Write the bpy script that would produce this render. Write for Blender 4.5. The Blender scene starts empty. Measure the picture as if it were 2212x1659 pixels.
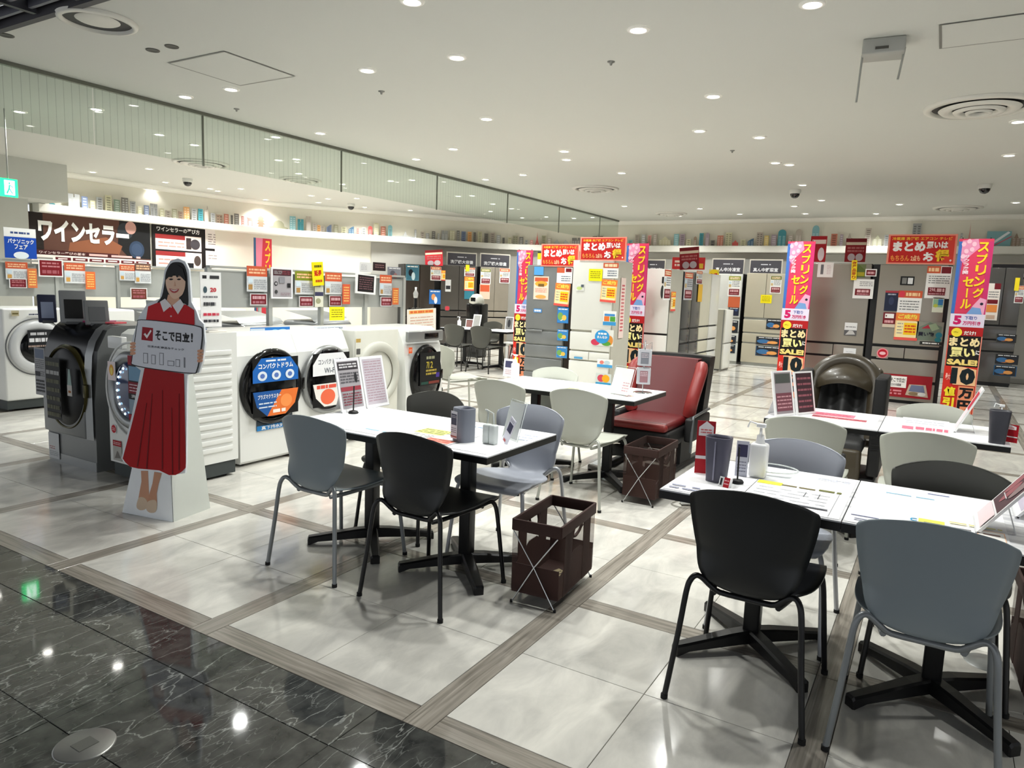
import bpy, bmesh, math, random
from mathutils import Vector, Matrix
random.seed(7)
PI = math.pi
SC = bpy.context.scene
COL = SC.collection

# ---------------------------------------------------------------- camera
CF, CP, CR, CYW, CH = 1537.92, 0.132908, 0.0374986, -1.0335015, 1.45
def _cam():
    cp, sp = math.cos(CP), math.sin(CP)
    fw = Vector((0, cp, -sp)); up = Vector((0, sp, cp)); r = Vector((1, 0, 0))
    c, s = math.cos(CR), math.sin(CR)
    r2 = r*c + up*s; up2 = up*c - r*s
    Z = Matrix.Rotation(CYW, 3, 'Z')
    return Z @ r2, Z @ up2, Z @ fw
RT, UPV, FWD = _cam()
CAM0 = Vector((0, 0, CH))
cd = bpy.data.cameras.new('camera'); cam = bpy.data.objects.new('camera', cd); COL.objects.link(cam)
cd.sensor_width = 36; cd.lens = CF/2212*36; cd.clip_end = 200; cd.clip_start = .05
cam.matrix_world = Matrix(((RT.x, UPV.x, -FWD.x, 0), (RT.y, UPV.y, -FWD.y, 0), (RT.z, UPV.z, -FWD.z, CH), (0, 0, 0, 1)))
SC.camera = cam
# ---------------------------------------------------------------- world + exposure
wd = bpy.data.worlds.new('world'); SC.world = wd; wd.use_nodes = True
wd.node_tree.nodes['Background'].inputs[0].default_value = (.92, .96, 1, 1)
wd.node_tree.nodes['Background'].inputs[1].default_value = .55
SC.view_settings.view_transform = 'Standard'; SC.view_settings.look = 'None'
SC.view_settings.gamma = 1; SC.view_settings.use_curve_mapping = False
SC.view_settings.exposure = 0.85
SPOT_W = 55.0
try:
    SC.cycles.diffuse_bounces = 5; SC.cycles.glossy_bounces = 4; SC.cycles.transparent_max_bounces = 12
    SC.cycles.sample_clamp_indirect = 6; SC.cycles.caustics_reflective = False; SC.cycles.caustics_refractive = False
except Exception: pass

# ---------------------------------------------------------------- pixel -> world helpers (real planes)
def ray(x, y):
    return FWD + RT*((x-1106)/CF) - UPV*((y-829.5)/CF)
def pZ(x, y, z):
    d = ray(x, y); return CAM0 + d*((z-CH)/d.z)
def pX(x, y, X):
    d = ray(x, y); return CAM0 + d*(X/d.x)
def pY(x, y, Y):
    d = ray(x, y); return CAM0 + d*(Y/d.y)
def pP(x, y, O, U):
    """pixel onto the vertical plane through O along horizontal U -> (u, z)"""
    n = Vector((-U.y, U.x, 0)); d = ray(x, y)
    t = (Vector((O[0], O[1], 0)) - Vector((0, 0, 0))).dot(n)/d.dot(n)
    P = CAM0 + d*t
    return (P.x-O[0])*U.x + (P.y-O[1])*U.y, P.z
def toscr(P):
    v = Vector(P)-CAM0; z = v.dot(FWD)
    if z < .05: return None
    return 1106+CF*v.dot(RT)/z, 829.5-CF*v.dot(UPV)/z, z

# ---------------------------------------------------------------- materials
def lin(c):
    return tuple((v/255/12.92 if v/255 <= .04045 else ((v/255+.055)/1.055)**2.4) for v in c)
MC = {}
def M(name, rgb, rough=.5, metal=0, var=.05, scale=8., emit=0, coat=0, trans=0, alpha=1, bump=0, spec=.5):
    if name in MC: return MC[name]
    m = bpy.data.materials.new(name); m.use_nodes = True; nt = m.node_tree; N = nt.nodes; L = nt.links
    b = N['Principled BSDF']; c = lin(rgb)
    b.inputs['Roughness'].default_value = rough; b.inputs['Metallic'].default_value = metal
    b.inputs['Specular IOR Level'].default_value = spec
    b.inputs['Coat Weight'].default_value = coat; b.inputs['Coat Roughness'].default_value = .08
    b.inputs['Transmission Weight'].default_value = trans; b.inputs['Alpha'].default_value = alpha
    if var > 0:
        tc = N.new('ShaderNodeTexCoord'); no = N.new('ShaderNodeTexNoise'); no.inputs['Scale'].default_value = scale
        no.inputs['Detail'].default_value = 3
        L.new(tc.outputs['Object'], no.inputs['Vector'])
        mx = N.new('ShaderNodeMix'); mx.data_type = 'RGBA'
        mx.inputs['A'].default_value = (*[v*(1-var) for v in c], 1); mx.inputs['B'].default_value = (*[min(1, v*(1+var)) for v in c], 1)
        L.new(no.outputs['Fac'], mx.inputs['Factor']); L.new(mx.outputs['Result'], b.inputs['Base Color'])
        if bump:
            bp = N.new('ShaderNodeBump'); bp.inputs['Strength'].default_value = bump; bp.inputs['Distance'].default_value = .002
            L.new(no.outputs['Fac'], bp.inputs['Height']); L.new(bp.outputs['Normal'], b.inputs['Normal'])
    else: b.inputs['Base Color'].default_value = (*c, 1)
    if emit:
        b.inputs['Emission Color'].default_value = (*c, 1); b.inputs['Emission Strength'].default_value = emit
    MC[name] = m; return m
def pm(rgb):
    rgb = tuple(int(v) for v in rgb)
    return M('print_%d_%d_%d' % rgb, rgb, .55, var=.015, scale=30, spec=.3)

# ---------------------------------------------------------------- mesh builder
class MB:
    def __init__(s): s.v = []; s.f = []; s.m = []; s.mats = []; s.sm = []
    def mi(s, m):
        if m not in s.mats: s.mats.append(m)
        return s.mats.index(m)
    def add(s, vs, fs, m, smooth=False, T=None):
        o = len(s.v)
        for p in vs:
            p = Vector(p)
            if T is not None: p = T @ p
            s.v.append(p[:])
        k = s.mi(m)
        for f in fs: s.f.append([i+o for i in f]); s.m.append(k); s.sm.append(smooth)
        return s
    def box(s, x0, y0, z0, x1, y1, z1, m, T=None, bev=0):
        if bev <= 0:
            vs = [(x, y, z) for z in (z0, z1) for y in (y0, y1) for x in (x0, x1)]
            return s.add(vs, [(0, 2, 3, 1), (4, 5, 7, 6), (0, 1, 5, 4), (2, 6, 7, 3), (0, 4, 6, 2), (1, 3, 7, 5)], m, False, T)
        bm = bmesh.new(); bmesh.ops.create_cube(bm, size=1)
        for v in bm.verts: v.co = Vector(((x0+x1)/2+v.co.x*(x1-x0), (y0+y1)/2+v.co.y*(y1-y0), (z0+z1)/2+v.co.z*(z1-z0)))
        bmesh.ops.bevel(bm, geom=bm.edges[:], offset=bev, segments=3, affect='EDGES', profile=.5)
        bm.verts.index_update()
        r = s.add([v.co for v in bm.verts], [[v.index for v in f.verts] for f in bm.faces], m, True, T); bm.free(); return r
    def quad(s, a, b, c, d, m): return s.add([a, b, c, d], [(0, 1, 2, 3)], m)
    def cyl(s, p0, p1, r0, m, r1=None, n=16, caps=True, smooth=True, T=None):
        p0 = Vector(p0); p1 = Vector(p1); r1 = r0 if r1 is None else r1
        d = (p1-p0).normalized(); a = d.orthogonal().normalized(); b = d.cross(a)
        vs = []
        for p, r in ((p0, r0), (p1, r1)):
            for i in range(n):
                t = 2*PI*i/n; vs.append(p + a*(r*math.cos(t)) + b*(r*math.sin(t)))
        fs = [(i, (i+1) % n, n+(i+1) % n, n+i) for i in range(n)]
        s.add(vs, fs, m, smooth, T)
        if caps: s.add(vs, [list(range(n))[::-1], list(range(n, 2*n))], m, False, T)
        return s
    def tube(s, pts, r, m, n=8, closed=False, T=None, sub=0):
        P = [Vector(p) for p in pts]
        if sub: P = smooth_path(P, sub, closed)
        N_ = len(P); vs = []; up = None
        for i, p in enumerate(P):
            if closed: d = P[(i+1) % N_]-P[i-1]
            else: d = P[min(i+1, N_-1)]-P[max(i-1, 0)]
            d.normalize()
            if up is None: up = d.orthogonal().normalized()
            a = (up - d*up.dot(d)).normalized(); up = a; b = d.cross(a)
            for k in range(n):
                t = 2*PI*k/n; vs.append(p+a*(r*math.cos(t))+b*(r*math.sin(t)))
        fs = []
        for i in range(N_ if closed else N_-1):
            j = (i+1) % N_
            for k in range(n): fs.append((i*n+k, i*n+(k+1) % n, j*n+(k+1) % n, j*n+k))
        s.add(vs, fs, m, True, T)
        if not closed: s.add(vs, [list(range(n))[::-1], list(range((N_-1)*n, N_*n))], m, False, T)
        return s
    def lathe(s, prof, m, n=24, T=None, smooth=True):
        vs = [(r*math.cos(2*PI*i/n), r*math.sin(2*PI*i/n), z) for r, z in prof for i in range(n)]
        fs = [(j*n+i, j*n+(i+1) % n, (j+1)*n+(i+1) % n, (j+1)*n+i) for j in range(len(prof)-1) for i in range(n)]
        return s.add(vs, fs, m, smooth, T)
    def prism(s, poly, y0, y1, m, T=None):
        """poly in (x,z), extruded along y"""
        n = len(poly)
        vs = [(x, y0, z) for x, z in poly]+[(x, y1, z) for x, z in poly]
        s.add(vs, [list(range(n)), list(range(n, 2*n))[::-1]]+[(i, n+i, n+(i+1) % n, (i+1) % n) for i in range(n)], m, False, T)
        return s
    def grid(s, rows, m, smooth=True, T=None):
        n = len(rows[0]); vs = [p for r in rows for p in r]
        fs = [(j*n+i, j*n+i+1, (j+1)*n+i+1, (j+1)*n+i) for j in range(len(rows)-1) for i in range(n-1)]
        return s.add(vs, fs, m, smooth, T)
    def mesh(s, name):
        me = bpy.data.meshes.new(name); me.from_pydata(s.v, [], s.f)
        for m in s.mats: me.materials.append(m)
        me.polygons.foreach_set('material_index', s.m); me.polygons.foreach_set('use_smooth', s.sm)
        me.update(); return me
    def build(s, name, parent=None, loc=(0, 0, 0), rz=0, **kw):
        bm = s.mesh(name); return link(bm, name, parent, loc, rz, **kw)
def link(me, name, parent=None, loc=(0, 0, 0), rz=0, rot=None, label=None, cat=None, group=None, kind=None):
    o = bpy.data.objects.new(name, me); COL.objects.link(o); o.location = loc
    o.rotation_euler = rot if rot is not None else (0, 0, rz)
    if parent is not None: o.parent = parent
    if label: o['label'] = label
    if cat: o['category'] = cat
    if group: o['group'] = group
    if kind: o['kind'] = kind
    return o
def thing(name, label, cat, loc=(0, 0, 0), rz=0, group=None, rot=None):
    return link(None, name, None, loc, rz, rot, label, cat, group)
def kids(o): return [c for c in bpy.data.objects if c.parent == o]
def dup(root, loc, rz=0, label=None, group=None, swap=None):
    def cp(o, par):
        c = o.copy(); COL.objects.link(c); c.parent = par
        if swap and c.type == 'MESH' and o.data in swap: c.data = swap[o.data]
        for ch in CH_.get(o.name, []): cp(ch, c)
        CH_[c.name] = []
        return c
    if root.name not in CH_: reg(root)
    r = cp(root, None); r.location = loc; r.rotation_euler = (0, 0, rz)
    if label: r['label'] = label
    if group: r['group'] = group
    return r
CH_ = {}
def reg(root):
    CH_[root.name] = list(root.children)
    for c in root.children: reg(c)
def smooth_path(P, sub, closed=False):
    out = []; n = len(P); rng = range(n) if closed else range(n-1)
    for i in rng:
        p0 = P[i-1] if (i > 0 or closed) else P[i]; p1 = P[i]; p2 = P[(i+1) % n]
        p3 = P[(i+2) % n] if (closed or i+2 < n) else p2
        for k in range(sub):
            t = k/sub
            out.append(.5*((2*p1)+(p2-p0)*t+(2*p0-5*p1+4*p2-p3)*t*t+(3*p1-p0-3*p2+p3)*t**3))
    if not closed: out.append(P[-1])
    return out

# ---------------------------------------------------------------- lettering
TC = {}
_cu = bpy.data.curves.new('lettering', 'FONT'); _to = bpy.data.objects.new('lettering', _cu)
def txt(s, bold):
    k = (s, bold)
    if k in TC: return TC[k]
    _cu.body = s; _cu.resolution_u = 2; _cu.offset = bold
    me = bpy.data.meshes.new_from_object(_to)
    vs = [(v.co.x, v.co.y) for v in me.vertices]; fs = [list(p.vertices) for p in me.polygons]
    bpy.data.meshes.remove(me)
    if not vs: vs = [(0, 0), (1, 0), (1, 1)]; fs = []
    x0 = min(v[0] for v in vs); x1 = max(v[0] for v in vs); y0 = min(v[1] for v in vs); y1 = max(v[1] for v in vs)
    w = max(x1-x0, 1e-5); h = max(y1-y0, 1e-5)
    TC[k] = ([((a-x0)/w, (b-y0)/h) for a, b in vs], fs); return TC[k]
class Board:
    """a flat printed board; local x right, z up, front towards -y, origin bottom centre"""
    def __init__(s, w, h, base=(245, 245, 242), t=.004, edge=None, step=.0007):
        s.w = w; s.h = h; s.t = t; s.k = 0; s.step = step; s.mb = MB()
        s.mb.box(-w/2, 0, 0, w/2, t, h, pm(edge or base)); s.rect(0, 0, 1, 1, base)
    def _y(s): s.k += 1; return -s.k*s.step
    def rect(s, a, b, c, d, col):
        y = s._y(); X = lambda u: (u-.5)*s.w
        s.mb.add([(X(a), y, b*s.h), (X(c), y, b*s.h), (X(c), y, d*s.h), (X(a), y, d*s.h)], [(0, 1, 2, 3)], pm(col)); return s
    def poly(s, pts, col):
        y = s._y(); s.mb.add([((u-.5)*s.w, y, v*s.h) for u, v in pts], [list(range(len(pts)))], pm(col)); return s
    def ell(s, cx, cz, rx, rz, col, n=20):
        return s.poly([(cx+rx*math.cos(2*PI*i/n), cz+rz*math.sin(2*PI*i/n)) for i in range(n)], col)
    def text(s, t, a, b, c, d, col, bold=.02, slant=0):
        y = s._y(); vs, fs = txt(t, bold)
        s.mb.add([((a+(c-a)*u+slant*(v-.5)-.5)*s.w, y, (b+(d-b)*v)*s.h) for u, v in vs], fs, pm(col)); return s
    def vtext(s, t, a, b, c, d, col, bold=.02):
        n = len(t); hh = (d-b)/n
        for i, ch in enumerate(t):
            z1 = d-i*hh; m = .06*hh
            if ch == 'ー': s.rect((a+c)/2-(c-a)*.07, z1-hh*.92, (a+c)/2+(c-a)*.07, z1-hh*.08, col)
            else: s.text(ch, a, z1-hh+m, c, z1-m, col, bold)
            s.k -= 1
        s.k += 1; return s
    def lines(s, a, b, c, d, n, col, seed=0, th=.35):
        rr = random.Random(seed+n); y = s._y(); k = 0
        for i in range(n):
            z = d-(i+.5)*(d-b)/n; hh = (d-b)/n*th/2; x = a
            while x < c-.02:
                w = rr.uniform(.05, .22); x2 = min(c, x+w)
                s.mb.add([((x-.5)*s.w, y, (z-hh)*s.h), ((x2-.5)*s.w, y, (z-hh)*s.h), ((x2-.5)*s.w, y, (z+hh)*s.h), ((x-.5)*s.w, y, (z+hh)*s.h)], [(0, 1, 2, 3)], pm(col))
                x = x2+rr.uniform(.01, .04)
        return s
    def build(s, name, loc, rz=0, parent=None, tilt=0, roll=0, **kw):
        R = Matrix.Rotation(rz, 4, 'Z') @ Matrix.Rotation(tilt, 4, 'X') @ Matrix.Rotation(roll, 4, 'Y')
        return link(s.mb.mesh(name), name, parent, loc, rot=R.to_euler(), **kw)
FX = -PI/2          # rz for something whose front looks towards -X
def rectX(X, x0, y0, x1, y1):
    """pixel box on the plane X=const -> bottom centre, width, height (front to -X)"""
    a = pX((x0+x1)/2, y1, X); l = pX(x0, (y0+y1)/2, X); r = pX(x1, (y0+y1)/2, X); t = pX((x0+x1)/2, y0, X)
    return Vector((X, (l.y+r.y)/2, a.z)), abs(l.y-r.y), t.z-a.z
def rectY(Y, x0, y0, x1, y1):
    a = pY((x0+x1)/2, y1, Y); l = pY(x0, (y0+y1)/2, Y); r = pY(x1, (y0+y1)/2, Y); t = pY((x0+x1)/2, y0, Y)
    return Vector(((l.x+r.x)/2, Y, a.z)), abs(l.x-r.x), t.z-a.z
# ================================================================ STRUCTURE
CZ = 3.2
def tile_mat():
    m = bpy.data.materials.new('pale_marble_tile'); m.use_nodes = True; nt = m.node_tree; N = nt.nodes; L = nt.links
    b = N['Principled BSDF']; g = N.new('ShaderNodeNewGeometry'); oi = N.new('ShaderNodeObjectInfo')
    mp = N.new('ShaderNodeMapping'); mp.inputs['Scale'].default_value = (1.2, 2.6, 1); L.new(g.outputs['Position'], mp.inputs['Vector'])
    n1 = N.new('ShaderNodeTexNoise'); n1.inputs['Scale'].default_value = 2.2; n1.inputs['Detail'].default_value = 7; n1.inputs['Roughness'].default_value = .62; n1.inputs['Distortion'].default_value = .6
    L.new(mp.outputs['Vector'], n1.inputs['Vector'])
    r = N.new('ShaderNodeValToRGB'); e = r.color_ramp.elements
    e[0].position = .3; e[0].color = (*lin((186, 184, 178)), 1); e[1].position = .7; e[1].color = (*lin((226, 223, 214)), 1)
    L.new(n1.outputs['Fac'], r.inputs['Fac'])
    hs = N.new('ShaderNodeHueSaturation'); mr = N.new('ShaderNodeMapRange'); mr.inputs['To Min'].default_value = .94; mr.inputs['To Max'].default_value = 1.04
    L.new(oi.outputs['Random'], mr.inputs['Value']); L.new(mr.outputs['Result'], hs.inputs['Value']); L.new(r.outputs['Color'], hs.inputs['Color'])
    L.new(hs.outputs['Color'], b.inputs['Base Color'])
    b.inputs['Roughness'].default_value = .13; b.inputs['Specular IOR Level'].default_value = .55
    return m
def plank_mat():
    m = bpy.data.materials.new('taupe_grained_inlay'); m.use_nodes = True; nt = m.node_tree; N = nt.nodes; L = nt.links
    b = N['Principled BSDF']; tc = N.new('ShaderNodeTexCoord'); oi = N.new('ShaderNodeObjectInfo')
    mp = N.new('ShaderNodeMapping'); mp.inputs['Scale'].default_value = (1.5, 38, 1)
    ad = N.new('ShaderNodeVectorMath'); ad.operation = 'ADD'; L.new(tc.outputs['Object'], ad.inputs[0]); L.new(oi.outputs['Location'], ad.inputs[1])
    L.new(ad.outputs[0], mp.inputs['Vector'])
    n1 = N.new('ShaderNodeTexNoise'); n1.inputs['Scale'].default_value = 1.6; n1.inputs['Detail'].default_value = 6; n1.inputs['Distortion'].default_value = .8
    L.new(mp.outputs['Vector'], n1.inputs['Vector'])
    r = N.new('ShaderNodeValToRGB'); e = r.color_ramp.elements
    e[0].position = .3; e[0].color = (*lin((118, 112, 103)), 1); e[1].position = .72; e[1].color = (*lin((170, 163, 152)), 1)
    L.new(n1.outputs['Fac'], r.inputs['Fac']); L.new(r.outputs['Color'], b.inputs['Base Color'])
    b.inputs['Roughness'].default_value = .16
    return m
def marble_mat():
    m = bpy.data.materials.new('black_veined_marble'); m.use_nodes = True; nt = m.node_tree; N = nt.nodes; L = nt.links
    b = N['Principled BSDF']; g = N.new('ShaderNodeNewGeometry'); oi = N.new('ShaderNodeObjectInfo')
    sc = N.new('ShaderNodeVectorMath'); sc.operation = 'SCALE'; sc.inputs['Scale'].default_value = 3
    cmb = N.new('ShaderNodeCombineXYZ'); L.new(oi.outputs['Random'], cmb.inputs[0]); L.new(oi.outputs['Random'], cmb.inputs[1]); L.new(cmb.outputs[0], sc.inputs[0])
    ad = N.new('ShaderNodeVectorMath'); ad.operation = 'ADD'; L.new(g.outputs['Position'], ad.inputs[0]); L.new(sc.outputs[0], ad.inputs[1])
    mp = N.new('ShaderNodeMapping'); mp.inputs['Scale'].default_value = (.8, 2.6, 1); mp.inputs['Rotation'].default_value = (0, 0, .25)
    L.new(ad.outputs[0], mp.inputs['Vector'])
    dn = N.new('ShaderNodeTexNoise'); dn.inputs['Scale'].default_value = 5; dn.inputs['Detail'].default_value = 5; L.new(mp.outputs['Vector'], dn.inputs['Vector'])
    mv = N.new('ShaderNodeVectorMath'); mv.operation = 'MULTIPLY_ADD'; mv.inputs[1].default_value = (.22, .22, .22)
    L.new(dn.outputs['Color'], mv.inputs[0]); L.new(mp.outputs['Vector'], mv.inputs[2])
    vo = N.new('ShaderNodeTexVoronoi'); vo.feature = 'DISTANCE_TO_EDGE'; vo.inputs['Scale'].default_value = 2.2; L.new(mv.outputs[0], vo.inputs['Vector'])
    r = N.new('ShaderNodeValToRGB'); e = r.color_ramp.elements
    e[0].position = .0; e[0].color = (.30, .31, .29, 1); e[1].position = .009; e[1].color = (0, 0, 0, 1); L.new(vo.outputs['Distance'], r.inputs['Fac'])
    v2 = N.new('ShaderNodeTexVoronoi'); v2.feature = 'DISTANCE_TO_EDGE'; v2.inputs['Scale'].default_value = 11; L.new(mv.outputs[0], v2.inputs['Vector'])
    r2 = N.new('ShaderNodeValToRGB'); e = r2.color_ramp.elements
    e[0].position = 0; e[0].color = (.16, .165, .155, 1); e[1].position = .03; e[1].color = (0, 0, 0, 1); L.new(v2.outputs['Distance'], r2.inputs['Fac'])
    n3 = N.new('ShaderNodeTexNoise'); n3.inputs['Scale'].default_value = 3; n3.inputs['Detail'].default_value = 4; L.new(g.outputs['Position'], n3.inputs['Vector'])
    r3 = N.new('ShaderNodeValToRGB'); e = r3.color_ramp.elements; e[0].position = .45; e[0].color = (0, 0, 0, 1); e[1].position = .6; e[1].color = (1, 1, 1, 1); L.new(n3.outputs['Fac'], r3.inputs['Fac'])
    m1 = N.new('ShaderNodeMix'); m1.data_type = 'RGBA'; m1.blend_type = 'MULTIPLY'; m1.inputs['Factor'].default_value = 1; L.new(r2.outputs['Color'], m1.inputs['A']); L.new(r3.outputs['Color'], m1.inputs['B'])
    n4 = N.new('ShaderNodeTexNoise'); n4.inputs['Scale'].default_value = 14; n4.inputs['Detail'].default_value = 6; L.new(g.outputs['Position'], n4.inputs['Vector'])
    r4 = N.new('ShaderNodeValToRGB'); e = r4.color_ramp.elements; e[0].position = .3; e[0].color = (.026, .027, .026, 1); e[1].position = .75; e[1].color = (.085, .087, .080, 1); L.new(n4.outputs['Fac'], r4.inputs['Fac'])
    a1 = N.new('ShaderNodeMix'); a1.data_type = 'RGBA'; a1.blend_type = 'ADD'; a1.inputs['Factor'].default_value = 1; L.new(r4.outputs['Color'], a1.inputs['A']); L.new(m1.outputs['Result'], a1.inputs['B'])
    a2 = N.new('ShaderNodeMix'); a2.data_type = 'RGBA'; a2.blend_type = 'ADD'; a2.inputs['Factor'].default_value = .8; L.new(a1.outputs['Result'], a2.inputs['A']); L.new(r.outputs['Color'], a2.inputs['B'])
    L.new(a2.outputs['Result'], b.inputs['Base Color'])
    b.inputs['Roughness'].default_value = .05; b.inputs['Specular IOR Level'].default_value = .7
    return m
TILE, PLANK, MARB = tile_mat(), plank_mat(), marble_mat()
GROUT = M('floor_joint', (96, 92, 86), .8, scale=20)
mb = MB(); mb.box(-3.2, -9.2, -.06, 17.6, 16, -.006, GROUT)
FLOOR = mb.build('floor', kind='structure')
G = 1.137; SWD = .106; X0s = 1.790; Y0s = .226          # strip pitch, strip width, first strips
def place_pieces(items, name, T=.012):
    """items: (x0,y0,x1,y1,mat,along_x). the largest in the picture are parts, the rest one stuff part"""
    def scr(it):
        x0, y0, x1, y1 = it[:4]; c = toscr(((x0+x1)/2, (y0+y1)/2, 0))
        if c is None or not (-120 < c[0] < 2330 and c[1] < 1760): return 0
        return (x1-x0)*(y1-y0)/c[2]**3
    items.sort(key=scr, reverse=True)
    cache = {}; rest = MB(); n = 0
    for it in items:
        x0, y0, x1, y1, m, ax = it
        if n < 290 and scr(it) > 0:
            k = (round(x1-x0, 3), round(y1-y0, 3), m.name, ax)
            if k not in cache:
                w, h = x1-x0, y1-y0; b = MB(); e = .0012
                if ax: w, h = (x1-x0), (y1-y0)
                else: w, h = (y1-y0), (x1-x0)
                lo = [(-w/2, -h/2, -T), (w/2, -h/2, -T), (w/2, h/2, -T), (-w/2, h/2, -T)]
                mi = [(a, c, -e) for a, c, _ in lo]; to = [(a-math.copysign(e, a), c-math.copysign(e, c), 0) for a, c, _ in lo]
                vs = lo+mi+to; fs = [(8, 9, 10, 11)]+[(i+j*4, (i+1) % 4+j*4, (i+1) % 4+4+j*4, i+4+j*4) for j in (0, 1) for i in range(4)]
                b.add(vs, fs, m); cache[k] = b.mesh(name)
            o = link(cache[k], name, FLOOR, ((x0+x1)/2, (y0+y1)/2, 0), 0 if ax else PI/2); n += 1
        else: rest.box(x0, y0, -T, x1, y1, 0, m)
    if rest.v: rest.build(name+'s_beyond', FLOOR, kind='stuff')
tiles, strips = [], []
hj = .0011
xs = [X0s+G*k for k in range(15)]; ys = [Y0s+G*k for k in range(-9, 13)]
for i in range(len(xs)-1):
    for j in range(len(ys)-1):
        a0, a1 = xs[i]+SWD/2, xs[i+1]-SWD/2; b0, b1 = ys[j]+SWD/2, ys[j+1]-SWD/2
        if a1 > 17.3: continue
        for (u0, u1) in ((a0, (a0+a1)/2), ((a0+a1)/2, a1)):
            for (v0, v1) in ((b0, (b0+b1)/2), ((b0+b1)/2, b1)):
                tiles.append((u0+hj, v0+hj, u1-hj, v1-hj, TILE, True))
for i, X in enumerate(xs):
    for j in range(len(ys)-1):
        strips.append((X-SWD/2+hj, ys[j]+SWD/2+hj, X+SWD/2-hj, ys[j+1]-SWD/2-hj, PLANK, False))
    for Y in ys:
        x1 = X+G-SWD/2; strips.append((X-SWD/2+hj if i else X-SWD/2+hj, Y-SWD/2+hj, x1-hj, Y+SWD/2-hj, PLANK, True))
place_pieces(tiles, 'floor_tile'); place_pieces(strips, 'inlay_strip')
mt = []
rows = [(1.737, 1.508)]+[(1.508-.417*k, 1.091-.417*k) for k in range(11)]
for r1, r0 in rows:
    for j in range(-8, 12):
        v0 = 1.5225+.8335*j; mt.append((r0+hj, v0+hj, r1-hj, v0+.8335-hj, MARB, True))
def scr_ok(it):
    c = toscr(((it[0]+it[2])/2, (it[1]+it[3])/2, 0)); return c and -300 < c[0] < 2500 and c[1] < 2200
near = [t for t in mt if scr_ok(t)]; far = [t for t in mt if not scr_ok(t)]
place_pieces(near, 'marble_tile')
b = MB()
for t in far: b.box(t[0], t[1], -.012, t[2], t[3], 0, MARB)
b.build('marble_tiles_beyond', FLOOR, kind='stuff')
# floor hatch, round steel cover
t = thing('floor_cover', 'round brushed steel cover plate set in the black marble floor', 'floor cover', (1.09, 2.14, 0))
b = MB(); b.lathe([(.0, .004), (.082, .004), (.086, .002), (.087, 0)], M('brushed_steel', (150, 150, 146), .35, .7), 40); b.build('plate', t)
b = MB(); b.box(-.03, -.026, .004, .03, .026, .0055, M('steel_dark', (120, 120, 116), .4, .6)); b.build('lid', t)
# second cover on the pale floor under right table
t = thing('floor_cover', 'round grey cover plate on the pale floor beside the right table foot', 'floor cover', tuple(pZ(2130, 1432, 0)))
b = MB(); b.lathe([(0, .004), (.075, .004), (.08, 0)], M('grey_plate', (140, 142, 140), .4, .3), 32); b.build('plate', t)

# ceiling
CEIL = M('ceiling_paint', (206, 206, 200), .9, var=.015, scale=.6)
b = MB(); b.box(2.78, -9.2, CZ, 17.6, 16, CZ+.12, CEIL); b.build('ceiling', kind='structure')
b = MB(); b.box(2.74, -9.2, CZ-.015, 2.79, 16, CZ+.14, M('soffit_edge', (60, 58, 62), .6)); b.build('trim_1', kind='structure')
DK = M('mall_ceiling_dark', (46, 46, 50), .8)
b = MB(); b.box(-6, -9.2, 3.62, 2.7, 16, 3.7, DK)
b.build('ceiling_2', kind='structure')
# open louvre ceiling of the mall walk: slats that show at the upper left
par = thing('louvre_panel', 'dark open louvre ceiling panel over the walkway at upper left', 'ceiling louvre', (2.0, 5.5, 3.2))
LG = M('louvre_grey', (104, 104, 112), .5); LR = M('louvre_rail', (40, 40, 46), .5)
for k in range(11):
    b = MB(); b.box(-.012, -1.8, .02, .012, 1.8, .09, LG); b.build('slat', par, (.68-.13*k, 0, 0))
for k in range(7):
    b = MB(); b.box(-.7, -.02, .0, .72, .02, .11, LR); b.build('rail', par, (0, -1.6+.55*k, 0))
b = MB(); b.box(-.75, -1.8, .30, .72, 1.8, .31, M('louvre_back', (70, 70, 76), .7)); b.build('back_sheet', par)

# walls (pale), curved corner, ledge
WALL = M('wall_paint', (226, 222, 208), .85, var=.02, scale=.8)
WALL_SH = M('wall_lower_shade', (178, 176, 170), .85, var=.03, scale=.8)  # same wall, with the dimmer light past the wall wash put into the colour
base_line = [(6.45, 13.40), (7.1, 13.40), (8.3, 13.40), (10.1, 13.33), (11.3, 13.08), (12.0, 12.72), (13.46, 11.66), (15.0, 10.68), (15.8, 10.1), (16.3, 9.35), (16.55, 8.2), (16.62, 6.2), (16.62, 3.0), (16.62, -.9), (16.62, -9.2)]
def offs(P, d):
    out = []
    for i, p in enumerate(P):
        a = Vector(P[max(i-1, 0)]); c = Vector(P[min(i+1, len(P)-1)]); t = (c-a).normalized(); n = Vector((-t.y, t.x))
        out.append((p[0]+n.x*d, p[1]+n.y*d))
    return out
P2 = [Vector((x, y)) for x, y in base_line]
SP = smooth_path([Vector((x, y, 0)) for x, y in base_line], 5)
SPL = [(p.x, p.y) for p in SP]
WL = offs(SPL, .16)
def wallrun(pts, z0, z1, m, name, th=.1):
    b = MB(); out = offs(pts, th)
    for i in range(len(pts)-1):
        a, c = pts[i], pts[i+1]; d, e = out[i], out[i+1]
        b.quad((a[0], a[1], z0), (c[0], c[1], z0), (c[0], c[1], z1), (a[0], a[1], z1), m)
        b.quad((d[0], d[1], z0), (e[0], e[1], z0), (e[0], e[1], z1), (d[0], d[1], z1), m)
        b.quad((a[0], a[1], z1), (c[0], c[1], z1), (e[0], e[1], z1), (d[0], d[1], z1), m)
        b.quad((a[0], a[1], z0), (c[0], c[1], z0), (e[0], e[1], z0), (d[0], d[1], z0), m)
    return b.build(name, kind='structure')
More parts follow.
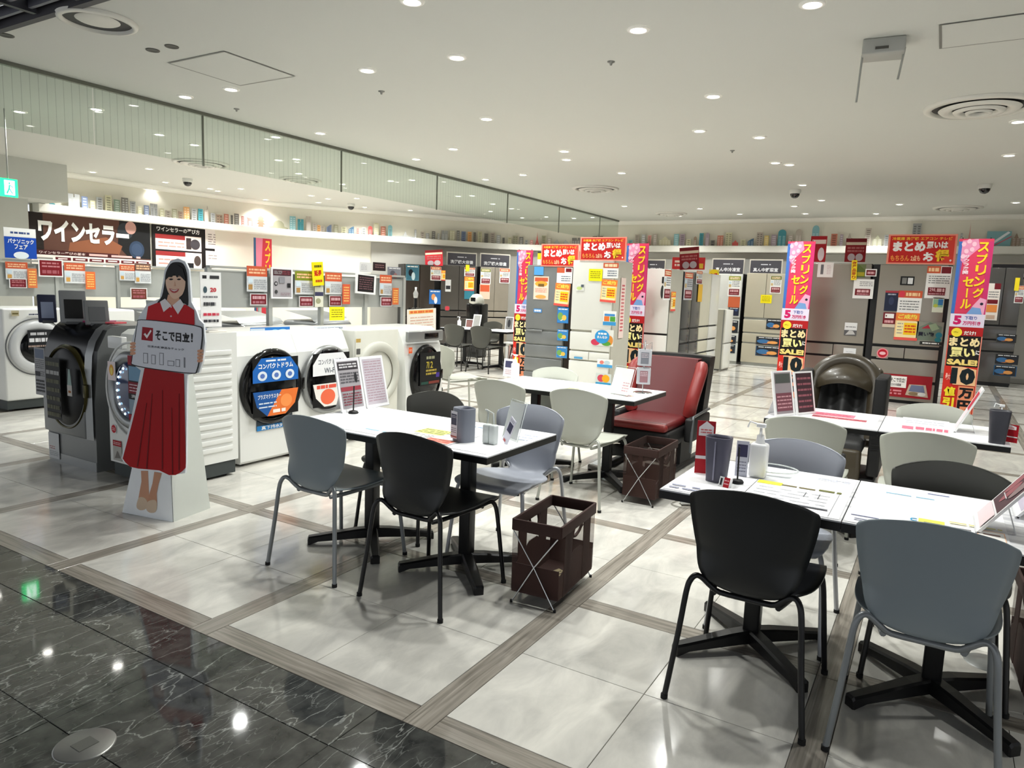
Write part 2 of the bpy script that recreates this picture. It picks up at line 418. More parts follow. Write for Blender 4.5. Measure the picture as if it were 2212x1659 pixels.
iL = min(range(len(WL)), key=lambda i: abs(WL[i][0]-13.3)); iR = min(range(len(WL)), key=lambda i: abs(WL[i][1]-8.3) + (0 if WL[i][0] > 15 else 9))
wallrun(WL[:iL+1], 0, CZ, WALL, 'wall_left'); wallrun(WL[iL:iR+1], 0, CZ, WALL, 'wall_corner'); wallrun(WL[iR:], 0, CZ, WALL, 'wall_back')
IN = offs(SPL, .157)
IN2 = offs(SPL, .13)
wallrun(IN2[iL:], 0, 2.44, WALL_SH, 'wall_back_shade', .02)  # thin grey skin over the wall below the ledge, shade held in its colour
# ledge shelf, white with rounded lip
LEDGE = M('white_ledge', (238, 236, 228), .5, var=.01)
def ledge():
    b = MB(); fr = offs(SPL, -.06); bk = offs(SPL, .155); rows = []
    for (f, g) in zip(fr, bk):
        rows.append([(g[0], g[1], 2.598), (f[0]*.9+g[0]*.1, f[1]*.9+g[1]*.1, 2.60), (f[0], f[1], 2.592), (f[0], f[1], 2.47), (f[0]*.97+g[0]*.03, f[1]*.97+g[1]*.03, 2.455), (g[0], g[1], 2.45)])
    b.grid(rows, LEDGE, smooth=False)
    for r in (rows[0], rows[-1]): b.add(r, [list(range(6))], LEDGE)
    return b.build('trim_2', kind='structure')
ledge()
def cornice():
    b = MB(); a = offs(SPL, .155); c = offs(SPL, .06); rows = [[(p[0], p[1], CZ-.09), ((p[0]+q[0])/2, (p[1]+q[1])/2, CZ-.07), (q[0], q[1], CZ-.03), (q[0], q[1], CZ-.001)] for p, q in zip(a, c)]
    b.grid(rows, LEDGE); return b.build('trim_3', kind='structure')
cornice()
# protruding grey wall at far left, and end walls out of view
b = MB(); b.box(2.85, 12.62, 2.60, 6.56, 16, CZ, M('side_wall_grey', (196, 197, 190), .85, var=.02)); b.box(2.85, 12.9, 0, 6.07, 16, 2.60, M('side_wall_grey', (196, 197, 190), .85, var=.02)); b.build('wall_side', kind='structure')
b = MB(); b.box(2.85, -9.3, 0, 17, -9.2, CZ, WALL); b.build('wall_right', kind='structure')
b = MB(); fr = offs(SPL, .10); bk = offs(SPL, .128)
for i in range(iL, len(fr)-1):
    b.quad((fr[i][0], fr[i][1], 0), (fr[i+1][0], fr[i+1][1], 0), (fr[i+1][0], fr[i+1][1], .09), (fr[i][0], fr[i][1], .09), M('skirting', (150, 148, 142), .5))
    b.quad((fr[i][0], fr[i][1], .09), (fr[i+1][0], fr[i+1][1], .09), (bk[i+1][0], bk[i+1][1], .09), (bk[i][0], bk[i][1], .09), M('skirting', (150, 148, 142), .5))
b.build('baseboard_back', kind='structure')

# glass smoke screen hanging from the ceiling
def glass_mat(name, tint, wires=False):
    m = bpy.data.materials.new(name); m.use_nodes = True; nt = m.node_tree; N = nt.nodes; L = nt.links
    N.remove(N['Principled BSDF']); out = N['Material Output']
    tr = N.new('ShaderNodeBsdfTransparent'); gl = N.new('ShaderNodeBsdfGlossy'); gl.inputs['Roughness'].default_value = .01
    fr = N.new('ShaderNodeFresnel'); fr.inputs['IOR'].default_value = 1.6; mx = N.new('ShaderNodeMixShader')
    ml = N.new('ShaderNodeMath'); ml.operation = 'MULTIPLY_ADD'; ml.inputs[1].default_value = .8; ml.inputs[2].default_value = .01
    L.new(fr.outputs[0], ml.inputs[0])
    gb = N.new('ShaderNodeNewGeometry'); om = N.new('ShaderNodeMath'); om.operation = 'SUBTRACT'; om.inputs[0].default_value = 1; L.new(gb.outputs['Backfacing'], om.inputs[1])
    m2 = N.new('ShaderNodeMath'); m2.operation = 'MULTIPLY'; m2.use_clamp = True; L.new(ml.outputs[0], m2.inputs[0]); L.new(om.outputs[0], m2.inputs[1]); L.new(m2.outputs[0], mx.inputs[0]); L.new(tr.outputs[0], mx.inputs[1]); L.new(gl.outputs[0], mx.inputs[2])
    if wires:
        g = N.new('ShaderNodeNewGeometry'); sx = N.new('ShaderNodeSeparateXYZ'); L.new(g.outputs['Position'], sx.inputs[0])
        md = N.new('ShaderNodeMath'); md.operation = 'PINGPONG'; md.inputs[1].default_value = .035; L.new(sx.outputs['X'], md.inputs[0])
        lt = N.new('ShaderNodeMath'); lt.operation = 'LESS_THAN'; lt.inputs[1].default_value = .0016; L.new(md.outputs[0], lt.inputs[0])
        mc = N.new('ShaderNodeMix'); mc.data_type = 'RGBA'; mc.inputs['A'].default_value = (*tint, 1); mc.inputs['B'].default_value = (*[v*.80 for v in tint], 1)
        L.new(lt.outputs[0], mc.inputs['Factor']); L.new(mc.outputs['Result'], tr.inputs[0])
    else: tr.inputs[0].default_value = (*tint, 1)
    L.new(mx.outputs[0], out.inputs[0]); return m
GW = glass_mat('wired_glass', (.86, .9, .87), True); CLR = glass_mat('clear_acrylic', (.95, .96, .96)); GC = glass_mat('screen_glass', (.87, .905, .88))
ALU = M('aluminium_channel', (120, 122, 112), .4, .5)
xb = [2.85, 3.9, 5.06, 7.13, 9.22, 11.35, 13.4, 15.45, 16.55]
scr = thing('smoke_screen', 'long hanging wired glass smoke screen below the ceiling', 'glass screen', (2.85, 7.0, CZ))
for i in range(len(xb)-1):
    b = MB(); b.box(xb[i]+.006-2.85, -.003, -.55, xb[i+1]-.006-2.85, .003, -.03, GW if xb[i] < 9.3 else GC); b.build('pane', scr)
    if i and i != 1:
        b = MB(); b.box(xb[i]-.008-2.85, -.008, -.56, xb[i]+.008-2.85, .008, -.02, ALU); b.build('mullion', scr)
b = MB(); b.box(0, -.02, -.035, 13.7, .02, 0, ALU); b.build('channel', scr)

# ---------------------------------------------------------------- ceiling fittings
LENS = M('lamp_lens', (255, 252, 244), .4, var=0, emit=14)
RING = M('lamp_trim', (236, 234, 228), .4, var=.01)
def make_lamp(r=.06):
    t = thing('downlight', 'x', 'ceiling light')
    b = MB(); b.lathe([(r*.86, -.002), (r*.9, -.012), (r*1.25, -.008), (r*1.3, -.001)], RING, 24); b.build('trim_ring', t)
    b = MB(); b.lathe([(0, -.006), (r*.6, -.0075), (r*.88, -.003)], LENS, 20); b.build('lens', t)
    return t
SPOTD = bpy.data.lights.new('lamp_light', 'SPOT'); SPOTD.energy = SPOT_W; SPOTD.spot_size = math.radians(128); SPOTD.spot_blend = .75
SPOTD.shadow_soft_size = .055; SPOTD.color = (.985, 1, .965)
lamps_px = [(1379,63),(1755,8),(987,123),(793,151),(400,208),(499,192),(208,235),(692,287),(1051,256),(1541,207),(1511,282),(1641,296),(979,321),(899,343),
 (1219,326),(1224,344),(1130,377),(1049,387),(1343,373),(1349,445),(1675,351),(1706,355),(1734,399),(1775,432),(1716,445),(1740,461),(1512,450),(1467,466),(1598,462),(1893,461),
 (1943,441),(2180,335),(2200,262),(2195,437),(596,295),(420,312),(602,345),(640,343),(645,374),(200,371),(322,364),(357,393),(454,407),(520,407),(740,397),(672,422),(709,429),(771,428),
 (844,390),(890,388),(990,423),(1020,422),(887,454),(1065,440),(1060,456),(1105,450),(1128,470),(1180,468),(1240,471),(1280,469),(890,2),(574,431),(688,437),(788,447),(470,412),(330,400)]
extra = [(4.0, -2.2), (5.8, -2.6), (8.5, -2.8), (11.5, -3), (14.5, -3), (4.2, 9.0), (5.6, 8.6), (4.6, 11.2), (3.4, 1.3), (3.3, .1), (3.2, 2.2)]  # unseen lamps added beyond the frame, the nearest ones to brighten the front
lamp0 = make_lamp(); pos = [(tuple(pZ(x, y, CZ)[:2]), (x, y)) for x, y in lamps_px] + [(e, None) for e in extra]
order = {}
vis = sorted([p for _, p in pos if p], key=lambda p: p[1])
bands = []
for p in vis:
    if bands and p[1]-bands[-1][0][1] < 30 and len(bands[-1]) < 12: bands[-1].append(p)
    else: bands.append([p])
ordn = ['leftmost', 'second', 'third', 'fourth', 'fifth', 'sixth', 'seventh', 'eighth', 'ninth', 'tenth', 'eleventh', 'twelfth']
bn = ['very top', 'second', 'third', 'fourth', 'fifth', 'sixth', 'seventh', 'eighth', 'ninth', 'tenth', 'eleventh', 'twelfth', 'thirteenth', 'fourteenth', 'fifteenth', 'sixteenth', 'seventeenth', 'eighteenth', 'nineteenth']
for bi, bd in enumerate(bands):
    for i, p in enumerate(sorted(bd)):
        order[p] = 'lit round downlight, %s from the left in the %s row down' % ((ordn[i] if i else 'first'), bn[bi])
first = True
for (xy, p) in pos:
    lab = order[p] if p else 'round ceiling downlight added outside the pictured part of the shop'
    grp = 'recessed downlights in the shop ceiling' if p else 'downlights added beyond the frame'
    if first: o = lamp0; first = False; o.location = (xy[0], xy[1], CZ); o['label'] = lab; o['group'] = grp; reg(lamp0)
    else: o = dup(lamp0, (xy[0], xy[1], CZ), 0, lab, grp)
    l = bpy.data.objects.new('lamp_light', SPOTD); COL.objects.link(l); l.parent = o; l.location = (0, 0, -.03)
# round air diffusers
def diffuser(x, y, r, label, cup=False):
    t = thing('air_diffuser', label, 'air diffuser', (x, y, CZ), group='round ceiling air diffusers'); k = r
    DW = M('diffuser_white', (214, 212, 204), .5); DD = M('diffuser_dark', (60, 60, 58), .7)
    b = MB(); b.lathe([(k, -.001), (k*.98, -.02), (k*.86, -.028), (k*.84, .0)], DW, 40); b.build('outer_ring', t)
    b = MB(); b.lathe([(k*.84, -.003), (0, -.003)], DD, 40); b.build('throat', t)
    if cup:
        b = MB(); b.lathe([(0, -.01), (k*.5, -.01), (k*.56, -.002)], DW, 32); b.build('core', t)
    else:
        for a, z in ((.72, .045), (.46, .06), (.24, .07)):
            b = MB(); b.lathe([(k*a, -z+.02), (k*a*.93, -z), (k*a*.72, -z+.004), (k*a*.66, -z+.03)], DW, 36); b.build('cone_ring', t)
diffuser(7.72, -.10, .44, 'large round air diffuser with nested rings at upper right')
diffuser(7.23, 10.05, .42, 'round air diffuser behind the glass screen at left')
diffuser(11.4, 5.28, .40, 'round air diffuser in the middle of the ceiling')
diffuser(15.4, -.05, .40, 'round air diffuser near the back wall at right')
diffuser(9.02, 9.82, .36, 'faint round air diffuser farther behind the glass screen')
diffuser(2.98, 5.25, .17*1.5, 'round recessed ceiling opening at the upper left corner', True)
o = pZ(1450, 461, CZ); diffuser(o.x, o.y, .34, 'small dim air diffuser above the back counter')
# access panels
def hatch(P, label, name='access_panel'):
    t = thing(name, label, 'ceiling panel', (0, 0, CZ)); P = [Vector((p[0], p[1], 0)) for p in P]; c = sum(P, Vector())/4
    b = MB(); q = [c+(p-c)*.955 for p in P]; b.quad(*[(v.x, v.y, -.004) for v in q], CEIL); b.build('panel', t)
    b = MB()
    for i in range(4):
        a, d = P[i], P[(i+1) % 4]; e, f = q[i], q[(i+1) % 4]
        b.quad((a.x, a.y, -.006), (d.x, d.y, -.006), (f.x, f.y, -.006), (e.x, e.y, -.006), M('hatch_frame', (120, 120, 114), .5))
    b.build('frame', t)
hatch([(3.80, 5.70), (3.80, 4.98), (4.52, 4.98), (4.52, 5.70)], 'square framed access panel in the ceiling at upper left')
hatch([(5.42, .20), (5.91, .20), (5.91, -.55), (5.42, -.55)], 'framed rectangular ceiling panel at the upper right edge')
# small fittings: slots, sensors
for (x, y, lb) in ((330, 108, 'left'), (371, 100, 'right'), (14, 76, 'far left')):
    p = pZ(x, y, CZ); b = MB(); b.lathe([(0, -.001), (.035, -.001), (.05, -.006), (.052, 0)], M('slot_dark', (70, 68, 62), .6), 20)
    b.build('ceiling_spot', loc=(p.x, p.y, CZ), label='small unlit ceiling spot, %s one near the upper left panel' % lb, cat='ceiling light')
for (x, y, lb) in ((824, 197, 'left of centre'), (1320, 133, 'top centre'), (511, 235, 'beside the glass screen'), (1582, 325, 'right of centre')):
    p = pZ(x, y, CZ); b = MB(); b.lathe([(0, -.03), (.008, -.028), (.012, -.01), (.028, -.006), (.03, 0)], M('sprinkler_metal', (130, 130, 126), .4, .6), 16)
    b.build('sprinkler', loc=(p.x, p.y, CZ), label='tiny sprinkler head in the ceiling, %s' % lb, cat='sprinkler')
# dome cameras
def dome(x, y, label, bracket=False):
    p = pZ(x, y, CZ); t = thing('dome_camera', label, 'security camera', (p.x, p.y, CZ), group='black dome security cameras')
    W = M('camera_white', (222, 222, 216), .4); b = MB(); b.lathe([(.085, 0), (.09, -.03), (.08, -.06), (.078, -.065)], W, 28); b.build('housing', t)
    b = MB(); b.lathe([(.074, -.062), (.07, -.09), (.05, -.12), (.02, -.135), (0, -.137)], M('dome_black', (16, 16, 18), .08, coat=.6), 28); b.build('dome', t)
dome(1718, 410, 'black dome security camera above the left spring sale banner'); dome(2128, 398, 'black dome security camera at the right of the ceiling')
dome(758, 440, 'small black dome camera over the left wall'); dome(405, 386, 'white bracket dome camera behind the glass screen')
# ceiling sensor box with two rods
t = thing('sensor_box', 'grey box on the ceiling with two thin hanging rods', 'sensor', (5.62, .52, CZ), rz=.1)
GB = M('sensor_grey', (168, 168, 162), .5); b = MB(); b.box(-.10, -.13, -.10, .10, .13, 0, GB, bev=.01); b.build('housing', t)
b = MB(); b.box(-.11, -.03, -.075, -.10, .05, -.06, M('slot_dark', (70, 68, 62), .6)); b.build('slot', t)
b = MB(); b.cyl((-.02, .125, -.08), (-.06, .135, -.40), .007, GB, n=8); b.build('rod', t)
b = MB(); b.cyl((0, -.13, -.05), (-.02, -.105, -.26), .007, GB, n=8); b.build('rod', t)
# exit sign hanging
p = pY(20, 405, 9.0); z0 = pY(20, 425, 9.0).z; z1 = pY(20, 386, 9.0).z; w = (pY(38, 405, 9.0).x-pY(1, 405, 9.0).x)
t = thing('exit_sign', 'green lit exit sign with white running figure hanging at left', 'exit sign', (p.x, 9.0, z0))
GE = M('exit_green', (30, 214, 120), .5, var=0, emit=1.6); WE = M('exit_white', (235, 255, 245), .5, var=0, emit=1.8)
h = z1-z0; b = MB(); b.box(-w/2, 0, 0, w/2, .04, h, GE); b.build('panel', t)
b = MB(); b.box(-w*.28, -.002, .1*h, w*.32, 0, .9*h, WE); b.build('door_symbol', t)
b = MB(); E_ = lambda pts: b.add([(x*w, -.004, z*h) for x, z in pts], [list(range(len(pts)))], GE)
E_([(-.03, .68), (.05, .68), (.05, .8), (-.03, .8)]); E_([(-.08, .4), (.02, .38), (.06, .65), (-.03, .66)]); E_([(-.2, .2), (-.12, .14), (0, .4), (-.08, .42)]); E_([(.0, .4), (.08, .25), (.18, .16), (.2, .22), (.12, .3), (.05, .45)]); E_([(.05, .62), (.2, .5), (.22, .55), (.06, .67)])
b.build('running_figure', t)
b = MB(); b.cyl((0, .02, h), (0, .02, CZ-z0), .008, GB, n=8); b.build('hanger', t)
# ================================================================ TABLES + CHAIRS
BLK = M('black_metal', (16, 16, 17), .38, .3, var=.03)
LAM = None
def lam_mat():
    m = bpy.data.materials.new('marbled_white_laminate'); m.use_nodes = True; nt = m.node_tree; N = nt.nodes; L = nt.links
    b = N['Principled BSDF']; g = N.new('ShaderNodeNewGeometry'); mp = N.new('ShaderNodeMapping'); mp.inputs['Scale'].default_value = (9, 1.6, 1); L.new(g.outputs['Position'], mp.inputs['Vector'])
    n = N.new('ShaderNodeTexNoise'); n.inputs['Scale'].default_value = 1.8; n.inputs['Detail'].default_value = 6; n.inputs['Distortion'].default_value = 1.2; L.new(mp.outputs['Vector'], n.inputs['Vector'])
    r = N.new('ShaderNodeValToRGB'); e = r.color_ramp.elements; e[0].position = .36; e[0].color = (*lin((200, 200, 206)), 1); e[1].position = .52; e[1].color = (*lin((238, 238, 240)), 1)
    L.new(n.outputs['Fac'], r.inputs['Fac']); L.new(r.outputs['Color'], b.inputs['Base Color']); b.inputs['Roughness'].default_value = .3; return m
LAM = lam_mat()
TW, TD, TH = .65, .67, .70
def make_table():
    t = thing('cafe_table', 'x', 'table')
    b = MB(); b.box(-TD/2, -TW/2+.002, TH-.006, TD/2, TW/2-.002, TH, LAM); b.build('table_top', t)
    b = MB(); b.box(-TD/2-.001, -TW/2+.001, TH-.036, TD/2+.001, TW/2-.001, TH-.0055, BLK); b.build('edge_band', t)
    b = MB(); b.box(-.16, -.16, TH-.046, .16, .16, TH-.036, BLK); b.build('mounting_plate', t)
    b = MB(); b.box(-.032, -.032, .05, .032, .032, TH-.045, BLK, bev=.008); b.build('column', t)
    for k in range(4):
        a = PI/4+k*PI/2; T = Matrix.Rotation(a, 4, 'Z')
        b = MB(); R = .345
        rows = []
        for (x, w, zt, zb) in ((.0, .03, .085, .03), (.1, .03, .078, .028), (R-.05, .026, .052, .018), (R, .024, .046, .0), (R+.006, .020, .036, .0)):
            rows.append([(x, -w, zb), (x, -w, zt-.008), (x, -w+.008, zt), (x, w-.008, zt), (x, w, zt-.008), (x, w, zb), (x, -w, zb)])
        b.grid(rows, BLK, False); b.add(rows[-1][:6], [list(range(6))], BLK); b.build('base_arm', t, rz=a)
    return t
tb0 = make_table()
TABLES = [((2.955, 2.65), 'white café table left of the pair near the washing machines, holding two framed notices'), ((2.955, 2.00), 'white café table with the sanitizer and grey holder beside the brown basket'),
 ((2.955, .55), 'white café table at front right with the purple-grey caddy on it'), ((2.955, -.10), 'white café table at front right behind the grey chair, with yellow printed sheet'),
 ((5.02, 2.76), 'white café table in the middle with sanitizer bottle, nearer the refrigerators'), ((5.02, 2.11), 'white café table with the leaflet stand beside the red massage chair'),
 ((5.0, .58), 'white café table in front of the brown massage chair'), ((5.0, -.07), 'white café table at right with the dark caddy, beside the brown massage chair'),
 ((10.9, 7.55), 'white café table at the far back with framed notices, left one'), ((10.9, 6.75), 'white café table at the far back near the spring banner')]
reg(tb0)
for i, ((x, y), lb) in enumerate(TABLES):
    if i == 0: tb0.location = (x, y, 0); tb0['label'] = lb; tb0['group'] = 'square café tables with cross bases'
    else: dup(tb0, (x, y, 0), 0, lb, 'square café tables with cross bases')

def chair_shell():
    prof = [(.238, .405, .17), (.252, .418, .19), (.245, .434, .205), (.20, .440, .213), (.12, .436, .218), (.03, .428, .215), (-.05, .422, .196), (-.11, .416, .155), (-.155, .414, .112), (-.182, .426, .118), (-.196, .450, .148), (-.204, .49, .170), (-.210, .56, .186), (-.215, .63, .199), (-.220, .70, .210), (-.226, .755, .216), (-.231, .785, .217), (-.234, .798, .213), (-.235, .803, .203)]
    pts = smooth_path([Vector(p) for p in prof], 3); rows = []
    for p in pts:
        x, z, hw = p; row = []
        back = max(0, min(1, (z-.44)/.12)) if x < -.1 else 0
        for i in range(15):
            u = -1+2*i/14
            yy = u*hw
            xx = x + back*.055*abs(u)**2.2
            zz = z + (1-back)*(.016*abs(u)**2.5 if x < .15 else .004*abs(u)**2) - back*(.040*u*u+.008*abs(u)**6)*max(0, (z-.55)/.25)
            row.append((xx, yy, zz))
        rows.append(row)
    return rows
ROWS = chair_shell()
CHC = {'grey': ((132, 142, 147), (132, 136, 138)), 'black': ((20, 22, 23), (22, 22, 24)), 'pale': ((184, 186, 175), (176, 178, 170)), 'lilac': ((168, 172, 182), (178, 180, 184)), 'taupe': ((66, 66, 60), (34, 34, 32))}
CHM = {}
for k, (a, c) in CHC.items():
    P_ = M('chair_shell_'+k, a, .42, var=.02); L_ = M('chair_leg_'+k, c, .35, .3)
    b = MB(); b.grid(ROWS, P_)
    shell = b.mesh('shell_'+k)
    legs = {}
    for fr in (1, -1):
        for s in (1, -1):
            b = MB()
            if fr < 0: pts = [(-.262, .235*s, .004), (-.236, .208*s, .25), (-.222, .194*s, .40), (-.214, .184*s, .445), (-.205, .168*s, .463), (-.195, .148*s, .455), (-.185, .118*s, .428), (-.172, .088*s, .408), (-.165, .0, .404)]
            else: pts = [(.262, .235*s, .004), (.238, .215*s, .25), (.226, .205*s, .36), (.216, .196*s, .405), (.195, .184*s, .422), (.12, .17*s, .415), (-.08, .13*s, .402), (-.17, .11*s, .40)]
            b.tube(pts, .0105, L_, 8, sub=3); legs[(fr, s)] = b.mesh('leg_'+k)
    b = MB(); b.tube([(.15, -.172, .405), (.15, .172, .405)], .009, L_, 8); cross = b.mesh('cross_'+k)
    CHM[k] = (shell, legs, cross)
capm = MB().cyl((0, 0, 0), (0, 0, .016), .013, M('rubber_cap', (14, 14, 14), .8), n=10).mesh('foot_cap')
def chair(k, x, y, rz, label, group='stackable shell chairs'):
    t = thing('shell_chair', label, 'chair', (x, y, 0), rz, group)
    sh, lg, cr = CHM[k]; o = link(sh, 'shell', t)
    md = o.modifiers.new('thickness', 'SOLIDIFY'); md.thickness = .007; md.offset = 0
    for (fr, s), me in lg.items():
        l = link(me, 'leg', t); link(capm, 'foot_cap', l, (.262*fr, .235*s, 0))
    link(cr, 'crossbar', t)
    return t
chair('grey', 2.64, 2.60, 0, 'grey shell chair seen from behind, left of the black one at the left table')
chair('black', 2.64, 1.97, 0, 'black shell chair seen from behind at the left table')
chair('lilac', 3.27, 1.93, PI, 'pale grey shell chair on the far side of the left table, beside the brown basket')
chair('taupe', 3.30, 2.62, PI, 'dark taupe shell chair at the far side of the left table, before the last washer')
chair('black', 2.64, .49, 0, 'large black shell chair in the foreground at the right tables')
chair('grey', 2.65, -.05, 0, 'large grey shell chair at the lower right corner')
chair('lilac', 3.27, .52, PI, 'pale lilac shell chair facing us behind the purple-grey caddy')
chair('taupe', 3.22, -.10, PI, 'dark shell chair on the far side of the right table by the right edge')
chair('pale', 4.43, .60, 0, 'pale grey shell chair seen from behind, left one in front of the brown massage chair')
chair('pale', 4.39, .00, 0, 'pale grey shell chair seen from behind, right one in front of the dark caddy')
chair('pale', 5.20, -.02, PI, 'pale shell chair facing us at the far side of the right middle table')
chair('pale', 4.50, 2.68, 0, 'pale shell chair from behind, left one at the middle table')
chair('pale', 4.50, 2.05, 0, 'pale shell chair from behind, right one beside the red massage chair')
chair('pale', 5.16, 2.76, PI, 'pale shell chair facing us behind the middle table, before the white refrigerator')
chair('pale', 6.58, 4.62, -.5, 'lone pale shell chair standing right of the last washing machine')
chair('taupe', 10.35, 7.28, 0, 'dark chair from behind at the far back tables, left one')
chair('taupe', 10.35, 6.72, 0, 'dark chair from behind at the far back tables, middle one')
chair('taupe', 11.15, 6.35, PI, 'dark chair under the far back table beside the spring banner')
chair('taupe', 11.6, 7.5, PI, 'dark chair on the far side of the back tables')
# ================================================================ WASHING MACHINES
WHT = M('appliance_white', (228, 229, 226), .28, var=.01, coat=.2)
SILV = M('appliance_silver', (150, 152, 152), .3, .55, var=.02)
GRYA = M('appliance_grey', (118, 120, 120), .35, .2, var=.03)
CHR = M('chrome', (200, 202, 204), .12, .95, var=0)
DKG = M('dark_door_glass', (10, 11, 13), .12, var=0, coat=.2, spec=.3)
BLKG = M('gloss_black', (9, 9, 10), .14, coat=.2, spec=.35)
BASE = M('washer_base_dark', (58, 64, 64), .6)
def ring_T(cx, cz, y): return Matrix.Translation((cx, y, cz)) @ Matrix.Rotation(PI/2, 4, 'X')
def washer(name, label, loc, rz, w, h, d, body, ringm, R, cz, glassm, ringw=.05, cx=0, panel=None, plinth=None, drawer=True, slope=0, ry=1.0, open_=False, side_ribs=0, base_h=.0):
    t = thing(name, label, 'washing machine', loc, rz, 'drum washing machines')
    b = MB()
    zb = base_h
    if slope:
        pr = [(0, zb), (.0, cz-.1), (.035, h-.18), (.11, h-.03), (.16, h), (d, h), (d, zb)]
        n = len(pr); vs = [(-w/2, y, z) for y, z in pr]+[(w/2, y, z) for y, z in pr]
        b.add(vs, [list(range(n)), list(range(n, 2*n))[::-1]]+[(i, n+i, n+(i+1) % n, (i+1) % n) for i in range(n)], body)
    else: b.box(-w/2, 0, zb, w/2, d, h, body, bev=.02)
    b.build('body', t)
    if base_h:
        b = MB(); b.box(-w/2+.01, .02, .02, w/2-.01, d-.02, base_h, plinth or BASE)
        for k in (-1, 1):
            b.box(k*w*.36-.02, d*.12, .03, k*w*.36+.02, d*.16, base_h+.02, BLK)
        b.build('base', t)
        for sx in (-1, 1):
            for sy in (.08, d-.08):
                b = MB(); b.cyl((sx*(w/2-.07), sy, 0), (sx*(w/2-.07), sy, .025), .025, BLK, n=12); b.build('foot', t)
    elif plinth:
        b = MB(); b.box(-w/2+.004, -.004, .0, w/2-.004, .03, .07, plinth); b.build('kick_plate', t)
    S = Matrix.Diagonal((1, 1, ry, 1))
    T = Matrix.Translation((cx, 0, cz)) @ S @ Matrix.Rotation(PI/2, 4, 'X')
    b = MB(); b.lathe([(R, 0), (R+.002, .016), (R-.012, .034), (R-ringw*.6, .04), (R-ringw, .03), (R-ringw-.004, .012)], ringm, 44, T)
    ro = b.build('door_ring', t)
    b = MB(); r2 = R-ringw
    if open_: b.lathe([(r2, .02), (r2*.98, -.02), (r2*.9, -.10), (r2*.86, -.2), (0, -.2)], M('drum_steel', (120, 116, 104), .3, .8), 40, T)
    else: b.lathe([(r2+.002, .022), (r2*.92, .036), (r2*.6, .046), (r2*.25, .05), (0, .051)], glassm, 40, T)
    b.build('drum' if open_ else 'door_glass', t)
    if open_ is False:
        b = MB(); b.box(cx+R-.03, -.045, cz-.05, cx+R+.012, -.02, cz+.05, ringm, bev=.008); b.build('door_handle', t)
    if panel:
        pz0, pz1, pmx = panel
        b = MB(); b.box(-w/2+.015, -.006, pz0, w/2-.015, .02, pz1, pmx, bev=.006); b.build('control_panel', t)
    if drawer:
        b = MB(); b.box(-w/2+.03, -.010, h-.125, -w/2+.2, .03, h-.04, body, bev=.006); b.build('detergent_drawer', t)
    for k in range(side_ribs):
        z = .2+k*(h-.3)/side_ribs
        b = MB(); b.box(w/2-.001, .06, z, w/2+.012, d-.05, z+.036, body, bev=.006); b.build('side_rib', t)
    return t
def sticker(parent, w, h, x, z, y=-.003, base=(245, 245, 245), fn=None, name='sticker', roll=0, label=None):
    B_ = Board(w, h, base, t=.001, step=.0006)
    if fn: fn(B_)
    return B_.build(name, (x, y-.001, z), 0, parent, roll=roll, label=label)
# w2 white with ribbed side (front to -X)
W2 = washer('washing_machine', 'white washing machine behind the cardboard woman, ribbed side, blue lit door', (2.82, 4.70, 0), FX, .62, 1.06, .60, WHT, SILV, .275, .66, M('blue_drum_glass', (18, 44, 92), .08, coat=.7), .075, side_ribs=13, base_h=.12, slope=1)
b = MB(); T = Matrix.Translation((0, 0, .66)) @ Matrix.Rotation(PI/2, 4, 'X')
b.tube([(.305*math.cos(2*PI*i/48), -.012, .66+.33*math.sin(2*PI*i/48)) for i in range(48)], .008, WHT, 6, closed=True); b.build('door_surround', W2)
b = MB()
for i in range(9):
    a = 2.0+i*.29; b.lathe([(.009, 0), (.007, .006), (0, .008)], M('glowing_dot', (200, 240, 255), .1, var=0, emit=1.5), 8, Matrix.Translation((.14*math.cos(a)+.03, -.05, .66+.17*math.sin(a))) @ Matrix.Rotation(PI/2, 4, 'X'))  # pale raised dots on the door, their material glows by itself
b.build('light_dots', W2)
def tag_(B_):
    B_.rect(0, .86, 1, 1, (150, 14, 34)); B_.rect(.05, .62, .95, .84, (120, 160, 190)); B_.rect(0, .42, 1, .6, (130, 18, 40)); B_.lines(.08, .44, .92, .58, 3, (230, 200, 205), 1)
    B_.rect(0, .34, 1, .42, (20, 18, 20)); B_.text('洗濯', .2, .355, .8, .405, (230, 230, 230)); B_.rect(.05, .1, .95, .33, (140, 160, 176)); B_.rect(0, 0, 1, .09, (160, 14, 34))
sticker(W2, .17, .44, .12, .47, -.055, (30, 30, 34), tag_, 'hanging_tag')
sticker(W2, .09, .13, -.17, .72, -.05, (240, 225, 225), lambda B_: B_.ell(.5, .55, .3, .3, (236, 170, 60)).ell(.5, .5, .16, .2, (245, 225, 120)), 'oval_sticker')
sticker(W2, .06, .06, -.25, .33, -.004, (232, 232, 232), lambda B_: B_.ell(.5, .5, .48, .48, (190, 20, 40)).lines(.2, .3, .8, .7, 2, (250, 230, 230)), 'round_sticker')
sticker(W2, .105, .145, -.215, .135, -.004, (180, 178, 172), lambda B_: B_.rect(0, .72, 1, 1, (170, 24, 40)).lines(.08, .78, .92, .94, 2, (240, 220, 220)).poly([(.2, .1), (.5, .5), (.85, .15)], (120, 116, 110)), 'energy_sticker')
sticker(W2, .12, .13, -.06, .13, -.004, (210, 210, 208), lambda B_: B_.lines(.05, .8, .95, .95, 1, (190, 40, 50)).ell(.45, .58, .14, .14, (24, 24, 26)).ell(.75, .5, .12, .14, (30, 30, 32)).rect(.15, .1, .6, .38, (170, 170, 170)), 'notice_sticker')
